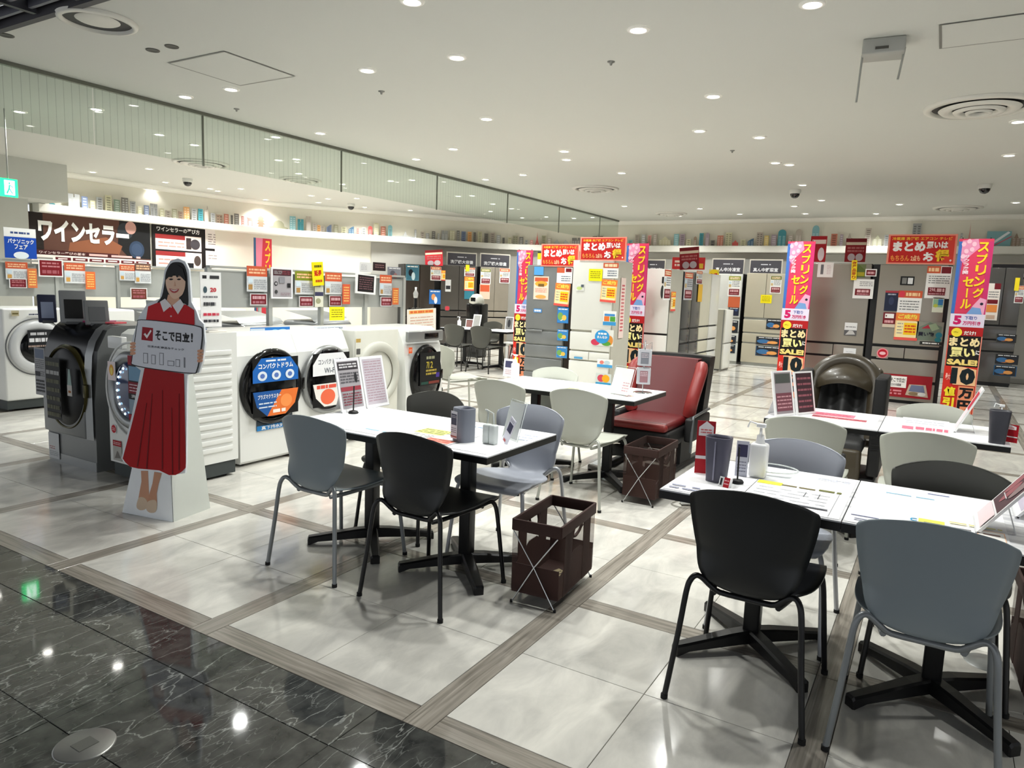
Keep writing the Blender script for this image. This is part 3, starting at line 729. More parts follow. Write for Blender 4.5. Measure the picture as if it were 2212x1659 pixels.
# w1 grey
W1 = washer('washing_machine', 'grey washing machine with glossy black top front, leftmost beside the cardboard woman', (2.82, 5.52, 0), FX, .66, 1.07, .62, GRYA, M('gold_ring', (70, 64, 30), .3, .7), .285, .60, M('smoked_black', (12, 12, 12), .38, var=0, spec=.25), .022, slope=1, plinth=SILV, drawer=False, ry=1.12)
b = MB(); rows = []
for y, z in ((-.012, .62), (-.012, .70), (.0, .86), (.03, .96), (.085, 1.04), (.13, 1.075), (.20, 1.08)): rows.append([(-.33, y, z), (.245, y, z)])
b.grid(rows, M('smoked_black_gloss', (10, 10, 11), .2, var=0, spec=.35)); b.build('front_glass', W1)
b = MB(); b.box(-.33, -.03, .24, .245, .0, .62, GRYA, bev=.012); b.build('door_panel', W1)
b = MB(); rows = []
for y, z in ((-.012, .24), (-.012, .70), (.0, .86), (.03, .96), (.085, 1.045), (.14, 1.08)): rows.append([(.248, y-.012, z), (.328, y-.004, z)])
b.grid(rows, SILV); b.build('side_trim', W1)
def spec_(B_):
    B_.rect(.08, .78, .92, .97, (110, 120, 140)); B_.lines(.08, .56, .92, .76, 5, (90, 90, 92), 3); B_.rect(.05, .4, .5, .5, (40, 40, 44)); B_.lines(.55, .4, .95, .52, 3, (90, 90, 90), 4)
    B_.lines(.1, .06, .9, .34, 4, (60, 60, 62), 5, .6)
sticker(W1, .15, .36, -.255, .52, -.075, (166, 166, 168), spec_, 'spec_sheet')
def spec2(B_):
    for i, z in enumerate((.86, .72, .58, .44, .3, .16, .04)): B_.lines(.05, z, .95, z+.08, 1, (96, 96, 76) if i != 1 else (170, 170, 168), i, .8)
sticker(W1, .2, .46, -.07, .36, -.078, (22, 22, 20), spec2, 'function_list')
sticker(W1, .07, .2, .17, .56, -.085, (30, 32, 32), lambda B_: B_.poly([(.35, .98), (.65, .98), (.9, .4), (.1, .4)], (150, 172, 166)).rect(.05, 0, .95, .4, (200, 196, 190)).rect(.25, .12, .75, .2, (150, 90, 40)), 'hanging_tag')
sticker(W1, .15, .20, -.245, .02, -.008, (196, 198, 200), lambda B_: B_.lines(.1, .35, .6, .5, 2, (150, 60, 60), 3).lines(.1, .1, .9, .3, 3, (130, 134, 140), 3), 'notice_sticker')
# w3..w6, fronts to -Y
def sea(B_):
    pass
W3 = washer('washing_machine', 'white washing machine with black ring door and blue and orange stickers', (3.84, 4.52, 0), 0, .60, 1.04, .62, WHT, BLKG, .302, .61, DKG, .055, slope=1, drawer=False, base_h=.04, plinth=WHT)
def st3a(B_):
    B_.poly([(.18, 1), (.82, 1), (1, .5), (1, 0), (0, 0), (0, .5)], (28, 104, 190)).lines(.28, .84, .72, .93, 1, (230, 240, 250), 1, .8).text('コンパクトドラム', .12, .56, .88, .78, (250, 250, 250), .03)
    for k in range(3): B_.ell(.2+.3*k, .27, .1, .2, (225, 235, 245)).ell(.2+.3*k, .27, .05, .1, (90, 120, 190))
sticker(W3, .45, .19, 0, .655, -.058, (12, 12, 13), st3a, 'blue_sticker')
def st3b(B_):
    B_.poly([(0, 1), (1, 1), (.92, .4), (.7, 0), (.3, 0), (.08, .4)], (30, 88, 160)).poly([(.62, 1), (1, 1), (.92, .4), (.7, 0), (.3, 0), (.36, .2)], (236, 120, 52)).text('プラズマクラスター', .1, .7, .6, .88, (245, 245, 245), .02).ell(.72, .55, .13, .26, (248, 150, 80))
    B_.lines(.12, .3, .5, .6, 2, (210, 225, 240), 2); B_.lines(.42, .1, .7, .25, 1, (255, 240, 230), 4, .9)
sticker(W3, .45, .20, 0, .385, -.058, (12, 12, 13), st3b, 'orange_sticker')
def st3c(B_):
    B_.text('60', .16, .45, .38, .95, (250, 232, 60), .04).text('cm', .4, .5, .48, .75, (240, 240, 240)).text('60', .58, .45, .8, .95, (250, 232, 60), .04).text('cm', .82, .5, .9, .75, (240, 240, 240)).rect(0, 0, 1, .36, (40, 130, 200)).text('真下排水対応', .12, .04, .88, .32, (250, 250, 250), .02)
sticker(W3, .36, .11, .03, .265, -.005, (60, 70, 80), st3c, 'size_sticker')
W4 = washer('washing_machine', 'white washing machine with silver ring door and white compact drum sticker', (4.45, 4.53, 0), 0, .60, 1.04, .62, WHT, SILV, .298, .61, DKG, .045, slope=1, drawer=False, base_h=.04, plinth=WHT)
b = MB(); b.box(-.09, -.055, .815, .09, -.02, .875, BLKG, bev=.012); b.build('door_top_grip', W4)
sticker(W4, .43, .19, 0, .655, -.058, (12, 12, 13), lambda B_: B_.poly([(.18, 1), (.82, 1), (1, .5), (1, 0), (0, 0), (0, .5)], (240, 241, 244)).text('コンパクトドラム', .14, .5, .86, .74, (60, 66, 80), .01).text('Wi-Fi', .3, .1, .6, .34, (70, 76, 90), .01), 'white_sticker')
sticker(W4, .43, .20, 0, .385, -.058, (12, 12, 13), lambda B_: B_.poly([(0, 1), (1, 1), (.92, .4), (.7, 0), (.3, 0), (.08, .4)], (240, 236, 230)).ell(.4, .42, .2, .34, (240, 110, 74)).lines(.1, .78, .9, .95, 1, (230, 90, 70), 3, .9), 'orange_sticker')
W5 = washer('washing_machine', 'pale washing machine with its round porthole open to the grey drum', (5.10, 4.53, 0), 0, .62, 1.03, .64, M('appliance_cream', (222, 222, 212), .35), M('door_seal_pale', (196, 196, 186), .5), .30, .61, DKG, .085, base_h=.04, plinth=WHT, open_=True, drawer=False)
sticker(W5, .075, .26, -.265, .70, -.004, (226, 226, 216), lambda B_: B_.rect(.1, .82, .9, .95, (190, 160, 90)).rect(.15, .4, .85, .6, (90, 90, 88)).lines(.1, .1, .9, .34, 3, (120, 120, 116)), 'spec_sticker')
W6 = washer('washing_machine', 'white washing machine with oval black door, last one at the right of the row', (5.83, 4.53, 0), 0, .60, 1.02, .62, WHT, BLKG, .245, .53, DKG, .02, slope=1, base_h=.04, plinth=WHT, ry=1.3, drawer=False)
b = MB(); b.box(-.29, -.012, .88, .29, .03, .99, SILV, bev=.012); b.build('control_panel', W6)
b = MB(); b.box(-.03, -.018, .905, .2, -.010, .965, BLKG, bev=.004); b.build('display', W6)
sticker(W6, .055, .06, -.245, .77, -.004, (226, 96, 50), lambda B_: B_.lines(.15, .3, .85, .7, 2, (250, 220, 200)), 'orange_sticker')
def st6(B_):
    B_.lines(.3, .78, .7, .9, 1, (150, 150, 120), 2, .7); B_.text('12', .4, .52, .62, .72, (196, 176, 60), .01).text('7', .3, .52, .38, .72, (196, 176, 60), .01).lines(.28, .3, .8, .5, 2, (170, 150, 60), 5, .6).rect(.78, .22, .95, .36, (70, 50, 140))
    B_.rect(.05, .04, .4, .12, (30, 70, 60)).rect(.42, .04, .95, .12, (120, 50, 40))
sticker(W6, .34, .34, .02, .43, -.054, (12, 12, 14), st6, 'door_sticker')
# washer at the left edge of the picture, in the second row
W7 = washer('washing_machine', 'white washing machine cut by the left edge of the picture', (3.84, 8.12, 0), 0, .62, 1.06, .62, WHT, M('ring_pale', (206, 208, 210), .3), .27, .66, DKG, .095, base_h=.11, plinth=BASE, drawer=False)
b = MB(); b.tube([(.295*math.cos(2*PI*i/48), -.006, .66+.295*math.sin(2*PI*i/48)) for i in range(48)], .006, M('ring_line', (90, 92, 94), .4), 6, closed=True); b.build('door_outline', W7)
sticker(W7, .07, .055, -.2, .985, -.022, (190, 180, 150), lambda B_: B_.rect(.1, .3, .9, .6, (110, 100, 60)), 'badge')
sticker(W7, .12, .02, -.02, .99, -.022, (235, 235, 235), lambda B_: B_.lines(.05, .1, .95, .9, 1, (70, 76, 100), 2, .9), 'name_badge')
sticker(W7, .055, .03, .1, .985, -.022, (60, 60, 130), None, 'blue_badge')
sticker(W7, .26, .2, .02, .64, -.054, (30, 32, 36), lambda B_: B_.lines(.1, .7, .7, .9, 1, (200, 200, 205), 1, .7).lines(.05, .35, .8, .6, 1, (230, 230, 235), 5, .8).lines(0, .1, .75, .22, 1, (160, 140, 130), 6, .7), 'door_sticker')
for i, (x, c_) in enumerate(((4.62, WHT), (5.4, GRYA), (6.2, WHT))):
    washer('washing_machine', ['white washing machine in the second row, mostly hidden behind the grey one', 'grey washing machine in the second row behind the cardboard woman', 'white washing machine at the end of the second row'][i], (x, 8.14, 0), 0, .62, 1.04, .62, c_, SILV, .26, .6, DKG, .05, base_h=.08, drawer=False)
# backs of machines behind the front row
for i, (x, c_, lb) in enumerate(((4.05, SILV, 'silver vertical washing machine behind the row, left one under the dark red prices'), (4.80, SILV, 'silver vertical washing machine behind the row, with the red and yellow tag'), (5.75, GRYA, 'grey vertical washing machine behind the row, right one near the yellow note'))):
    t = thing('top_loading_washer', lb, 'washing machine', (x, 5.72, 0), 0, 'vertical washing machines behind the front row')
    b = MB(); b.box(-.28, 0, .04, .28, .55, 1.02, c_, bev=.05); b.build('body', t)
    b = MB(); rows = [[(xx, y, z) for xx in (-.27, -.14, 0, .14, .27)] for y, z in ((.05, 1.02), (.10, 1.06), (.3, 1.09), (.5, 1.12))]; b.grid(rows, c_); b.build('lid', t)
    b = MB(); b.box(-.24, -.006, .12, .24, .01, .85, M('panel_silver_pale', (176, 178, 178), .4, .2)); b.build('front_panel', t)
    for sx in (-.2, .2):
        b = MB(); b.cyl((sx, .1, 0), (sx, .1, .05), .03, BLK, n=10); b.build('foot', t)

# ================================================================ CARDBOARD WOMAN
O = Vector((2.41, 4.18, 0)); Q = Vector((2.49, 3.79, 0)); U = (Q-O).normalized(); RZC = math.atan2(U.y, U.x)
cut = thing('cardboard_cutout', 'life-size cardboard woman in red dress holding a white sign', 'standee', tuple(O), RZC)
def cp(pts, z0=0): return [pP(x, y, O, U) for x, y in pts]
def flat(name, pts, col, y, parent=cut, th=.0006, label=None, bevel=0):
    uv = cp(pts); b = MB(); b.prism(uv, -y, -y-th, pm(col)); return b.build(name, parent, label=label)
def sm(pts, sub=3): return [(p.x, p.y) for p in smooth_path([Vector((x, y, 0)) for x, y in pts], sub, True)]
outl = [(264, 1107), (285, 1010), (268, 1000), (262, 990), (284, 900), (304, 800), (286, 786), (284, 738), (300, 684), (318, 656), (345, 645), (352, 610), (356, 582), (368, 563), (384, 558), (400, 565), (408, 583), (411, 620), (413, 652), (424, 672), (430, 690), (440, 700), (443, 740), (438, 780), (430, 805), (404, 810), (402, 1000), (400, 1022), (368, 1027), (373, 1128)]
b = MB(); uv = cp(outl); b.prism(uv, 0, .012, M('card_white', (232, 236, 240), .6)); b.build('board', cut)
flat('hair', sm([(382, 566), (369, 570), (359, 588), (356, 610), (350, 640), (340, 654), (352, 656), (372, 650), (398, 655), (407, 658), (406, 620), (404, 590), (396, 570)]), (22, 20, 22), .001)
flat('neck', [(364, 636), (387, 640), (390, 656), (376, 664), (360, 652)], (232, 180, 150), .002)
flat('face', sm([(361, 598), (372, 596), (388, 596), (400, 602), (401, 618), (396, 634), (388, 642), (378, 646), (370, 640), (363, 628), (359, 612)]), (246, 206, 178), .003)
flat('fringe', [(358, 606), (361, 590), (368, 578), (384, 572), (396, 580), (401, 598), (402, 608), (394, 600), (388, 594), (384, 600), (378, 592), (372, 599), (366, 598)], (20, 19, 21), .004)
for ex in (371, 388): flat('eye', sm([(ex-4.5, 603.6), (ex, 601.4), (ex+4.5, 603.4), (ex, 605.4)], 2), (40, 26, 22), .005)
for ex in (371, 388): flat('eyebrow', [(ex-5, 598.8), (ex, 597.2), (ex+5, 598.2), (ex, 598.4)], (70, 50, 42), .005)
flat('nose', [(379, 608), (381, 618), (377, 618.6)], (232, 178, 148), .005)
flat('mouth', sm([(367, 623), (378, 626), (388, 623.6), (384, 631), (377, 633), (371, 630)], 2), (196, 84, 84), .005)
flat('teeth', sm([(369.5, 624.6), (378, 627), (386, 625), (378, 629.4)], 2), (250, 246, 242), .0055)
flat('dress_top', [(321, 662), (338, 655), (352, 652), (378, 662), (402, 658), (420, 670), (421, 700), (419, 704), (316, 694)], (204, 12, 26), .003)
flat('collar', [(347, 652), (358, 645), (372, 660), (355, 674)], (244, 238, 240), .005)
flat('collar', [(374, 660), (391, 646), (399, 658), (386, 679)], (246, 240, 242), .005)
for by in (663, 683): flat('button', sm([(369, by), (371.4, by-2), (373.6, by), (371.4, by+2)], 2), (240, 200, 205), .006)
flat('skirt', [(313, 795), (398, 807), (401, 940), (402, 1010), (394, 1018), (390, 1021), (380, 1026), (366, 1026), (345, 1016), (324, 1014), (300, 1012), (282, 1008), (271, 998), (266, 990), (285, 918), (302, 850)], (168, 6, 16), .0025)
for (x0, y0, x1, y1) in ((330, 850, 318, 1012), (352, 842, 352, 1014), (372, 880, 374, 1024), (318, 870, 298, 1008), (388, 850, 388, 1016)):
    flat('pleat', [(x0-.6, y0), (x0+.6, y0), (x1+1.4, y1), (x1-1.4, y1)], (110, 4, 12), .004)
flat('leg', [(305, 1017), (320, 1017), (321, 1040), (322, 1062), (324, 1088), (298, 1084), (303, 1056), (306, 1040)], (196, 146, 118), .001)
flat('leg', [(334, 1019), (350, 1022), (343, 1046), (339, 1066), (340, 1092), (318, 1089), (324, 1064), (330, 1044)], (192, 142, 114), .0018)
flat('shoe', sm([(297, 1084), (302, 1074), (314, 1076), (320, 1088), (316, 1099), (304, 1102), (296, 1096)]), (206, 184, 160), .002)
flat('shoe', sm([(318, 1090), (322, 1082), (336, 1080), (340, 1092), (336, 1106), (324, 1107), (317, 1100)]), (208, 186, 162), .0025)
# the board she holds
flat('held_sign', sm([(306, 690), (375, 696), (430, 704), (440, 716), (436, 760), (428, 800), (416, 807), (350, 800), (292, 790), (286, 778), (292, 738), (298, 700)], 4), (28, 30, 34), .006)
flat('sign_face', sm([(307, 691.6), (375, 697.6), (429, 705.6), (438, 717), (434, 760), (426.4, 799), (415, 805), (350, 798), (293, 788), (288, 777), (294, 738), (299.6, 701)], 4), (226, 228, 236), .007)
for hx, hy in ((288, 740), (433, 756)):
    for k in range(4): flat('finger', sm([(hx-4, hy+k*7), (hx+6, hy-1+k*7), (hx+7, hy+4+k*7), (hx-3, hy+5.5+k*7)], 2), (222, 164, 132), .0075+.0004*k, label='thin printed finger holding the sign')
flat('check_box', [(310, 706), (333, 708.6), (332, 737), (308, 734)], (160, 14, 34), .008)
flat('check_mark', [(313, 722), (316, 719), (320, 724), (328, 712), (330, 715), (320, 731)], (250, 246, 246), .0086)
def ctext(s, x0, y0, x1, y1, col, y, skew=.09, bold=.03):
    vs, fs = txt(s, bold); P = [pP(x0+(x1-x0)*u, y1+(y0-y1)*v+skew*(x1-x0)*u, O, U) for u, v in vs]
    b = MB(); b.add([(a, -y, c) for a, c in P], fs, pm(col)); return b.build('lettering', cut)
ctext('そこで', 338, 713, 380, 734, (26, 24, 26), .0088); ctext('日立', 382, 716.6, 412, 737.6, (26, 24, 26), .0088, bold=.04); ctext('!', 415, 719, 419, 739, (26, 24, 26), .0088)
ctext('日立の新商品をチェック', 322, 745, 400, 750, (90, 92, 100), .0088, .1)
for k, (ww, hh) in enumerate(((10, 22), (9, 20), (9, 26), (14, 11), (9, 16), (3, 22))):
    x = 312+k*17.5; y1 = 784+k*1.9
    flat('icon', [(x, y1-hh), (x+ww, y1-hh+.8), (x+ww, y1+.8), (x, y1)], (120, 122, 130), .0082); flat('icon', [(x+1.2, y1-hh+1.4), (x+ww-1.2, y1-hh+2), (x+ww-1.2, y1-.4), (x+1.2, y1-1.2)], (226, 228, 236), .0086) if ww > 4 else None
# side and back support box
z1 = 1.30; b = MB(); LW = (Q-O).length
SD = M('card_grey_side', (206, 210, 204), .7)
b.add([(LW, 0.001, 0), (LW-.0, .30, 0), (LW-.02, .14, z1), (LW-.04, .012, z1)], [(0, 1, 2, 3)], SD)
b.add([(LW-.012, 0.001, 0), (LW-.012, .30, 0), (LW-.032, .14, z1), (LW-.052, .012, z1)], [(0, 1, 2, 3)], SD)
b.add([(LW, .30, 0), (.05, .30, 0), (.09, .14, z1), (LW-.02, .14, z1)], [(0, 1, 2, 3)], SD)
b.build('support_box', cut)
# ================================================================ REFRIGERATORS
def fridge(label, loc, rz, w, h, d, col, side, rows, gapc=BLK, handle=False, ex=0):
    """rows: list of (z0, z1, n) door/drawer bands as fractions of h"""
    t = thing('refrigerator', label, 'refrigerator', loc, rz, 'tall multi-door refrigerators')
    b = MB(); b.box(-w/2-ex, .045, .03, w/2+(.05 if ex else 0), d, h, side); b.build('body', t)
    b = MB(); b.box(-w/2+.01, .012, .0, w/2-.01, .06, h-.004, gapc); b.build('door_seal', t)
    for (a, c, n) in rows:
        k = 'door' if c-a > .3 else 'drawer'
        for i in range(n):
            x0 = -w/2+w*i/n+.004; x1 = -w/2+w*(i+1)/n-.004
            b = MB(); b.box(x0, -.012, a*h+.006, x1, .018, c*h-.006, col, bev=.006); b.build(k, t)
    if handle:
        b = MB(); b.box(-w*.45, -.03, .475*h, -.02, -.012, .49*h, col, bev=.006); b.build('handle', t)
    return t
TAU = M('fridge_taupe', (150, 144, 134), .3, .35, var=.02, scale=3); FGR = M('fridge_grey', (134, 136, 136), .3, .35, var=.02, scale=3)
FWH = M('fridge_white', (228, 228, 222), .25, var=.01, coat=.3); FDK = M('fridge_dark', (84, 82, 80), .22, .3, var=.03, scale=3, coat=.3)
FBR = M('fridge_brown', (62, 54, 48), .25, .2, var=.04, scale=3, coat=.2); FCR = M('fridge_cream', (186, 180, 162), .3, .2, var=.02); FBK = M('fridge_black', (46, 46, 48), .2, .1, var=.02, coat=.3)
SDK = M('fridge_side_black', (24, 24, 25), .45); SWH = M('fridge_side_pale', (186, 184, 172), .45); SSV = M('fridge_side_silver', (158, 160, 156), .4, .3)
R6 = [(.49, 1, 1), (.36, .485, 1), (.26, .355, 1), (.14, .255, 1), (.02, .135, 1)]
fridge('grey refrigerator with blue square note, left of the white one', (9.0, 4.86, 0), FX, .62, 1.80, .62, FGR, SDK, [(.49, 1, 1), (.375, .482, 1), (.27, .37, 1), (.155, .265, 1), (.02, .15, 1)], gapc=SSV, handle=True)
fridge('white refrigerator with yellow note, in the centre of the picture', (8.72, 4.01, 0), FX, .59, 1.865, .64, FWH, SWH, [(.50, 1, 1), (.355, .49, 1), (.285, .35, 2), (.02, .28, 1)], gapc=SWH)
fridge('taupe refrigerator with one wide door, behind the brown massage chair', (11.8, 1.37, 0), FX, .84, 2.01, .66, TAU, SDK, [(.41, 1, 1), (.315, .40, 2), (.17, .305, 1), (.02, .165, 1)])
fridge('taupe refrigerator with large red sale topper and red drawer sign', (11.8, .415, 0), FX, .86, 2.005, .66, TAU, SDK, [(.42, 1, 1), (.325, .405, 2), (.17, .31, 1), (.02, .155, 1)], ex=.085)
OD = Vector((13.04, 11.04, 0)); UD = Vector((.823, -.568, 0)); RZD = math.atan2(UD.y, UD.x)
def pD(u): return OD+UD*u
for (u0, u1, h, c, lb) in ((.21, .95, 1.94, FBR, 'dark brown refrigerator in the far left corner with blue sticker'), (1.10, 2.04, 1.96, M('fridge_umber', (78, 74, 70), .25, .2), 'dark grey double-door refrigerator at the far back, middle one of three'), (2.12, 2.90, 1.965, M('fridge_sand', (150, 142, 130), .3, .2), 'sand coloured double-door refrigerator at the far back, right one of three')):
    p = pD((u0+u1)/2); fridge(lb, (p.x, p.y, 0), RZD, u1-u0-.01, h, .6, c, SDK, [(.45, 1, 2), (.37, .44, 2), (.2, .36, 1), (.03, .19, 1)])
l, w, h = rectX(15.75, 2118, 573, 2197, 845); fridge('dark grey double-door refrigerator at the right edge against the back wall', (15.75, l.y, 0), FX, w, 2.16, .6, FDK, SDK, [(.52, 1, 2), (.40, .51, 1), (.30, .39, 1), (.03, .29, 1)])
l, w, h = rectX(15.85, 1606, 590, 1694, 790); fridge('cream double-door refrigerator against the back wall, left of the spring banner', (15.85, l.y, 0), FX, w, 1.98, .6, FCR, SDK, [(.52, 1, 2), (.36, .5, 1), (.25, .35, 1), (.03, .24, 1)], gapc=SSV)
l, w, h = rectX(15.8, 1548, 592, 1600, 787); fridge('white refrigerator against the back wall, beside the cream one', (15.8, l.y+.02, 0), FX, w, 1.95, .6, M('fridge_pale', (206, 208, 204), .3, .1), SDK, [(.52, 1, 2), (.36, .5, 1), (.25, .35, 1), (.03, .24, 1)], gapc=SSV)
l, w, h = rectX(16.0, 2195, 600, 2212, 780)
# island row in the middle: first shows its front to the walk, the others face right
fridge('tall white refrigerator at the near end of the middle island', (10.62, 3.94, 0), FX, .70, 1.84, .6, FWH, SWH, [(.46, 1, 1), (.02, .45, 1)], gapc=SDK)
for (x0, x1, h, c, sd, lb) in ((11.24, 11.74, 1.83, FBK, SDK, 'black refrigerator in the middle island beside the tall white one'), (11.76, 12.26, 1.83, FDK, SDK, 'dark grey refrigerator in the middle island, second dark one'), (12.28, 12.86, 1.85, M('fridge_ivory', (222, 218, 198), .3), SWH, 'ivory refrigerator at the far part of the middle island'), (12.88, 13.45, 1.85, FWH, SWH, 'white refrigerator at the far end of the middle island')):
    fridge(lb, ((x0+x1)/2, 3.60, 0), 0, x1-x0, h, .6, c, sd, [(.5, 1, 1), (.37, .49, 1), (.25, .36, 1), (.02, .24, 1)], gapc=SDK)
fridge('small white refrigerator standing behind the end of the island', (14.4, 3.62, 0), 0, .55, 1.2, .6, FWH, SWH, [(.45, 1, 1), (.02, .44, 1)], gapc=SSV)

# ================================================================ PRINTED CARDS
RED, DR, ORG, YEL, WH, GY, BL = (196, 34, 38), (116, 22, 34), (206, 92, 58), (250, 224, 40), (242, 242, 240), (120, 122, 124), (46, 128, 206)
def price(B_, hdr=ORG, price_=True, seed=0):
    B_.rect(.02, .78, .98, .99, hdr); B_.lines(.12, .82, .88, .95, 2, (250, 226, 190), seed, .7)
    B_.rect(.05, .60, .25, .72, (206, 222, 232)); B_.rect(.05, .44, .25, .58, (206, 180, 130)); B_.lines(.32, .46, .92, .76, 4, (120, 124, 130), seed+3, .4)
    if price_:
        B_.rect(.1, .06, .92, .36, DR); B_.lines(.18, .2, .84, .33, 1, (214, 168, 172), seed+5, .8); B_.lines(.18, .1, .84, .16, 1, (190, 130, 138), seed+6, .7)
def promo(B_, seed=0):
    B_.rect(0, .72, 1, 1, (244, 130, 60)); B_.text('ご成約', .1, .78, .9, .95, (250, 238, 90), .03); B_.rect(.06, .06, .94, .7, (252, 236, 180)); B_.rect(.38, .2, .92, .64, (252, 206, 30)); B_.lines(.42, .26, .88, .58, 3, (220, 70, 30), seed, .5); B_.lines(.1, .2, .34, .66, 4, (180, 170, 150), seed+1); B_.rect(0, 0, 1, .1, (232, 90, 80))
def yellow(B_): B_.lines(.12, .2, .88, .85, 4, (120, 110, 10), 2, .3)
def pic(cols):
    def f(B_):
        rr = random.Random(len(cols)); B_.rect(.04, .04, .96, .96, cols[0])
        for i, c in enumerate(cols[1:]): B_.ell(rr.uniform(.25, .75), rr.uniform(.25, .7), rr.uniform(.14, .26), rr.uniform(.14, .28), c, 12)
        B_.lines(.1, .84, .9, .93, 1, (240, 240, 240), 1, .8)
    return f
FOOD = pic([(40, 44, 52), (206, 120, 60), (60, 110, 160), (230, 160, 90)]); BLUEP = pic([(60, 140, 210), (240, 240, 245), (120, 170, 90), (240, 200, 90)]); NAVY = pic([(30, 36, 60), (60, 80, 120)])
def onX(name, X, box, label, cat, fn=None, base=WH, group=None, roll=0, t=.003, off=.02):
    l, w, h = rectX(X-off, *box); B_ = Board(w, h, base, t, step=.0009)
    if fn: fn(B_)
    return B_.build(name, tuple(l), FX, None, roll=roll, label=label, cat=cat, group=group)
def onY(name, Y, box, label, cat, fn=None, base=WH, group=None, roll=0, t=.003):
    l, w, h = rectY(Y, *box); B_ = Board(w, h, base, t, step=.0009)
    if fn: fn(B_)
    return B_.build(name, tuple(l), 0, None, roll=roll, label=label, cat=cat, group=group)
def onD(name, box, label, cat, fn=None, base=WH, off=.02, group=None):
    O2 = OD+Vector((UD.y, -UD.x, 0))*off
    x0, y0, x1, y1 = box; xm, ym = (x0+x1)/2, (y0+y1)/2
    u0 = pP(x0, ym, O2, UD)[0]; u1 = pP(x1, ym, O2, UD)[0]; z0 = pP(xm, y1, O2, UD)[1]; z1 = pP(xm, y0, O2, UD)[1]
    p = O2+UD*((u0+u1)/2); B_ = Board(u1-u0, z1-z0, base, .003, step=.001)
    if fn: fn(B_)
    return B_.build(name, (p.x, p.y, z0), RZD, None, label=label, cat=cat, group=group)
PG = 'price cards on the refrigerators'
P1 = lambda s, h=ORG: (lambda B_: price(B_, h, True, s))
# grey fridge (X=9.0)
onX('note', 9.0, (1154, 576, 1174, 594), 'small square blue note at the upper left of the grey refrigerator', 'note', None, (84, 160, 222))
onX('flyer', 9.0, (1153, 597, 1185, 647), 'orange and white flyer at the left of the grey refrigerator door', 'flyer', lambda B_: (B_.rect(.06, .78, .94, .95, ORG), B_.ell(.5, .68, .42, .12, (236, 170, 60)), B_.rect(.3, .56, .7, .68, (120, 90, 40)), B_.lines(.1, .3, .9, .5, 3, (230, 150, 130)), B_.ell(.5, .12, .36, .08, (230, 170, 90))), (250, 220, 200))
onX('price_card', 9.0, (1203, 578, 1236, 612), 'price card at the upper right of the grey refrigerator', 'price card', lambda B_: (B_.rect(0, .66, .5, 1, ORG), B_.rect(.58, .72, .95, .95, DR), B_.lines(.3, .1, .9, .5, 3, (100, 110, 130), 4)), WH, PG)
onX('campaign_card', 9.0, (1197, 612, 1229, 661), 'orange and yellow campaign card hanging on the grey refrigerator', 'price card', promo, (248, 200, 150), 'orange campaign cards', roll=.06)
onX('sticker', 9.0, (1204, 664, 1228, 698), 'blue picture sticker below the campaign card on the grey refrigerator', 'sticker', BLUEP, (40, 120, 200))
onX('sticker', 9.0, (1204, 712, 1227, 736), 'blue picture sticker on the upper drawer of the grey refrigerator', 'sticker', BLUEP, (70, 150, 220))
onX('sticker', 9.0, (1202, 748, 1225, 773), 'blue picture sticker on the middle drawer of the grey refrigerator', 'sticker', BLUEP, (90, 160, 220))
onX('sticker', 9.0, (1153, 667, 1170, 675), 'small blue label near the handle of the grey refrigerator', 'sticker', lambda B_: B_.lines(.1, .2, .9, .8, 1, WH, 1, .8), (80, 150, 220))
# white fridge (X=8.72)
onX('note', 8.72, (1272, 581, 1301, 607), 'bright yellow note on the white refrigerator', 'note', yellow, (250, 240, 10))
onX('price_card', 8.72, (1303, 568, 1336, 601), 'price card at the upper right of the white refrigerator', 'price card', lambda B_: (B_.rect(0, .66, 1, 1, ORG), B_.lines(.1, .72, .9, .95, 1, (250, 220, 180), 1, .8), B_.lines(.3, .1, .9, .55, 3, (100, 110, 130), 4)), WH, PG)
onX('campaign_card', 8.72, (1297, 604, 1331, 653), 'orange and yellow campaign card on the white refrigerator', 'price card', promo, (248, 200, 130), 'orange campaign cards', roll=.05)
onX('sticker', 8.72, (1303, 672, 1331, 703), 'blue, orange and green picture sticker on the white refrigerator door', 'sticker', lambda B_: (B_.rect(0, 0, 1, .25, (60, 150, 210)), B_.rect(.08, .28, .48, .62, (230, 120, 50)), B_.rect(.54, .28, .94, .62, (80, 160, 60)), B_.rect(.1, .66, .9, .8, (60, 140, 210))), WH)
onX('sticker', 8.72, (1277, 712, 1325, 747), 'large round blue and fruit sticker on the drawer of the white refrigerator', 'sticker', lambda B_: (B_.ell(.2, .2, .2, .2, (210, 60, 90)), B_.ell(.85, .35, .14, .3, (220, 140, 60)), B_.ell(.7, .15, .2, .14, (90, 160, 60)), B_.ell(.5, .56, .33, .42, (50, 150, 214)), B_.text('まんなか', .28, .45, .74, .62, WH, .03), B_.lines(.32, .68, .7, .82, 1, WH, 2, .8)), (228, 228, 222))
onX('sticker', 8.72, (1290, 776, 1323, 794), 'blue and white picture label on the small drawer of the white refrigerator', 'sticker', lambda B_: (B_.rect(0, 0, 1, .35, (70, 160, 220)), B_.ell(.3, .6, .14, .22, (230, 130, 120)), B_.ell(.65, .6, .2, .24, (190, 210, 220))), WH)
onX('sticker', 8.72, (1287, 807, 1320, 833), 'fruit picture sticker on the lowest drawer of the white refrigerator', 'sticker', lambda B_: (B_.ell(.35, .6, .25, .3, (210, 70, 90)), B_.ell(.65, .6, .25, .32, (244, 170, 30)), B_.rect(0, 0, 1, .25, (50, 150, 200))), (206, 214, 210))
onX('label', 8.72, (1240, 771, 1258, 775), 'thin blue stripe label on the small left drawer of the white refrigerator', 'sticker', None, (80, 160, 210))
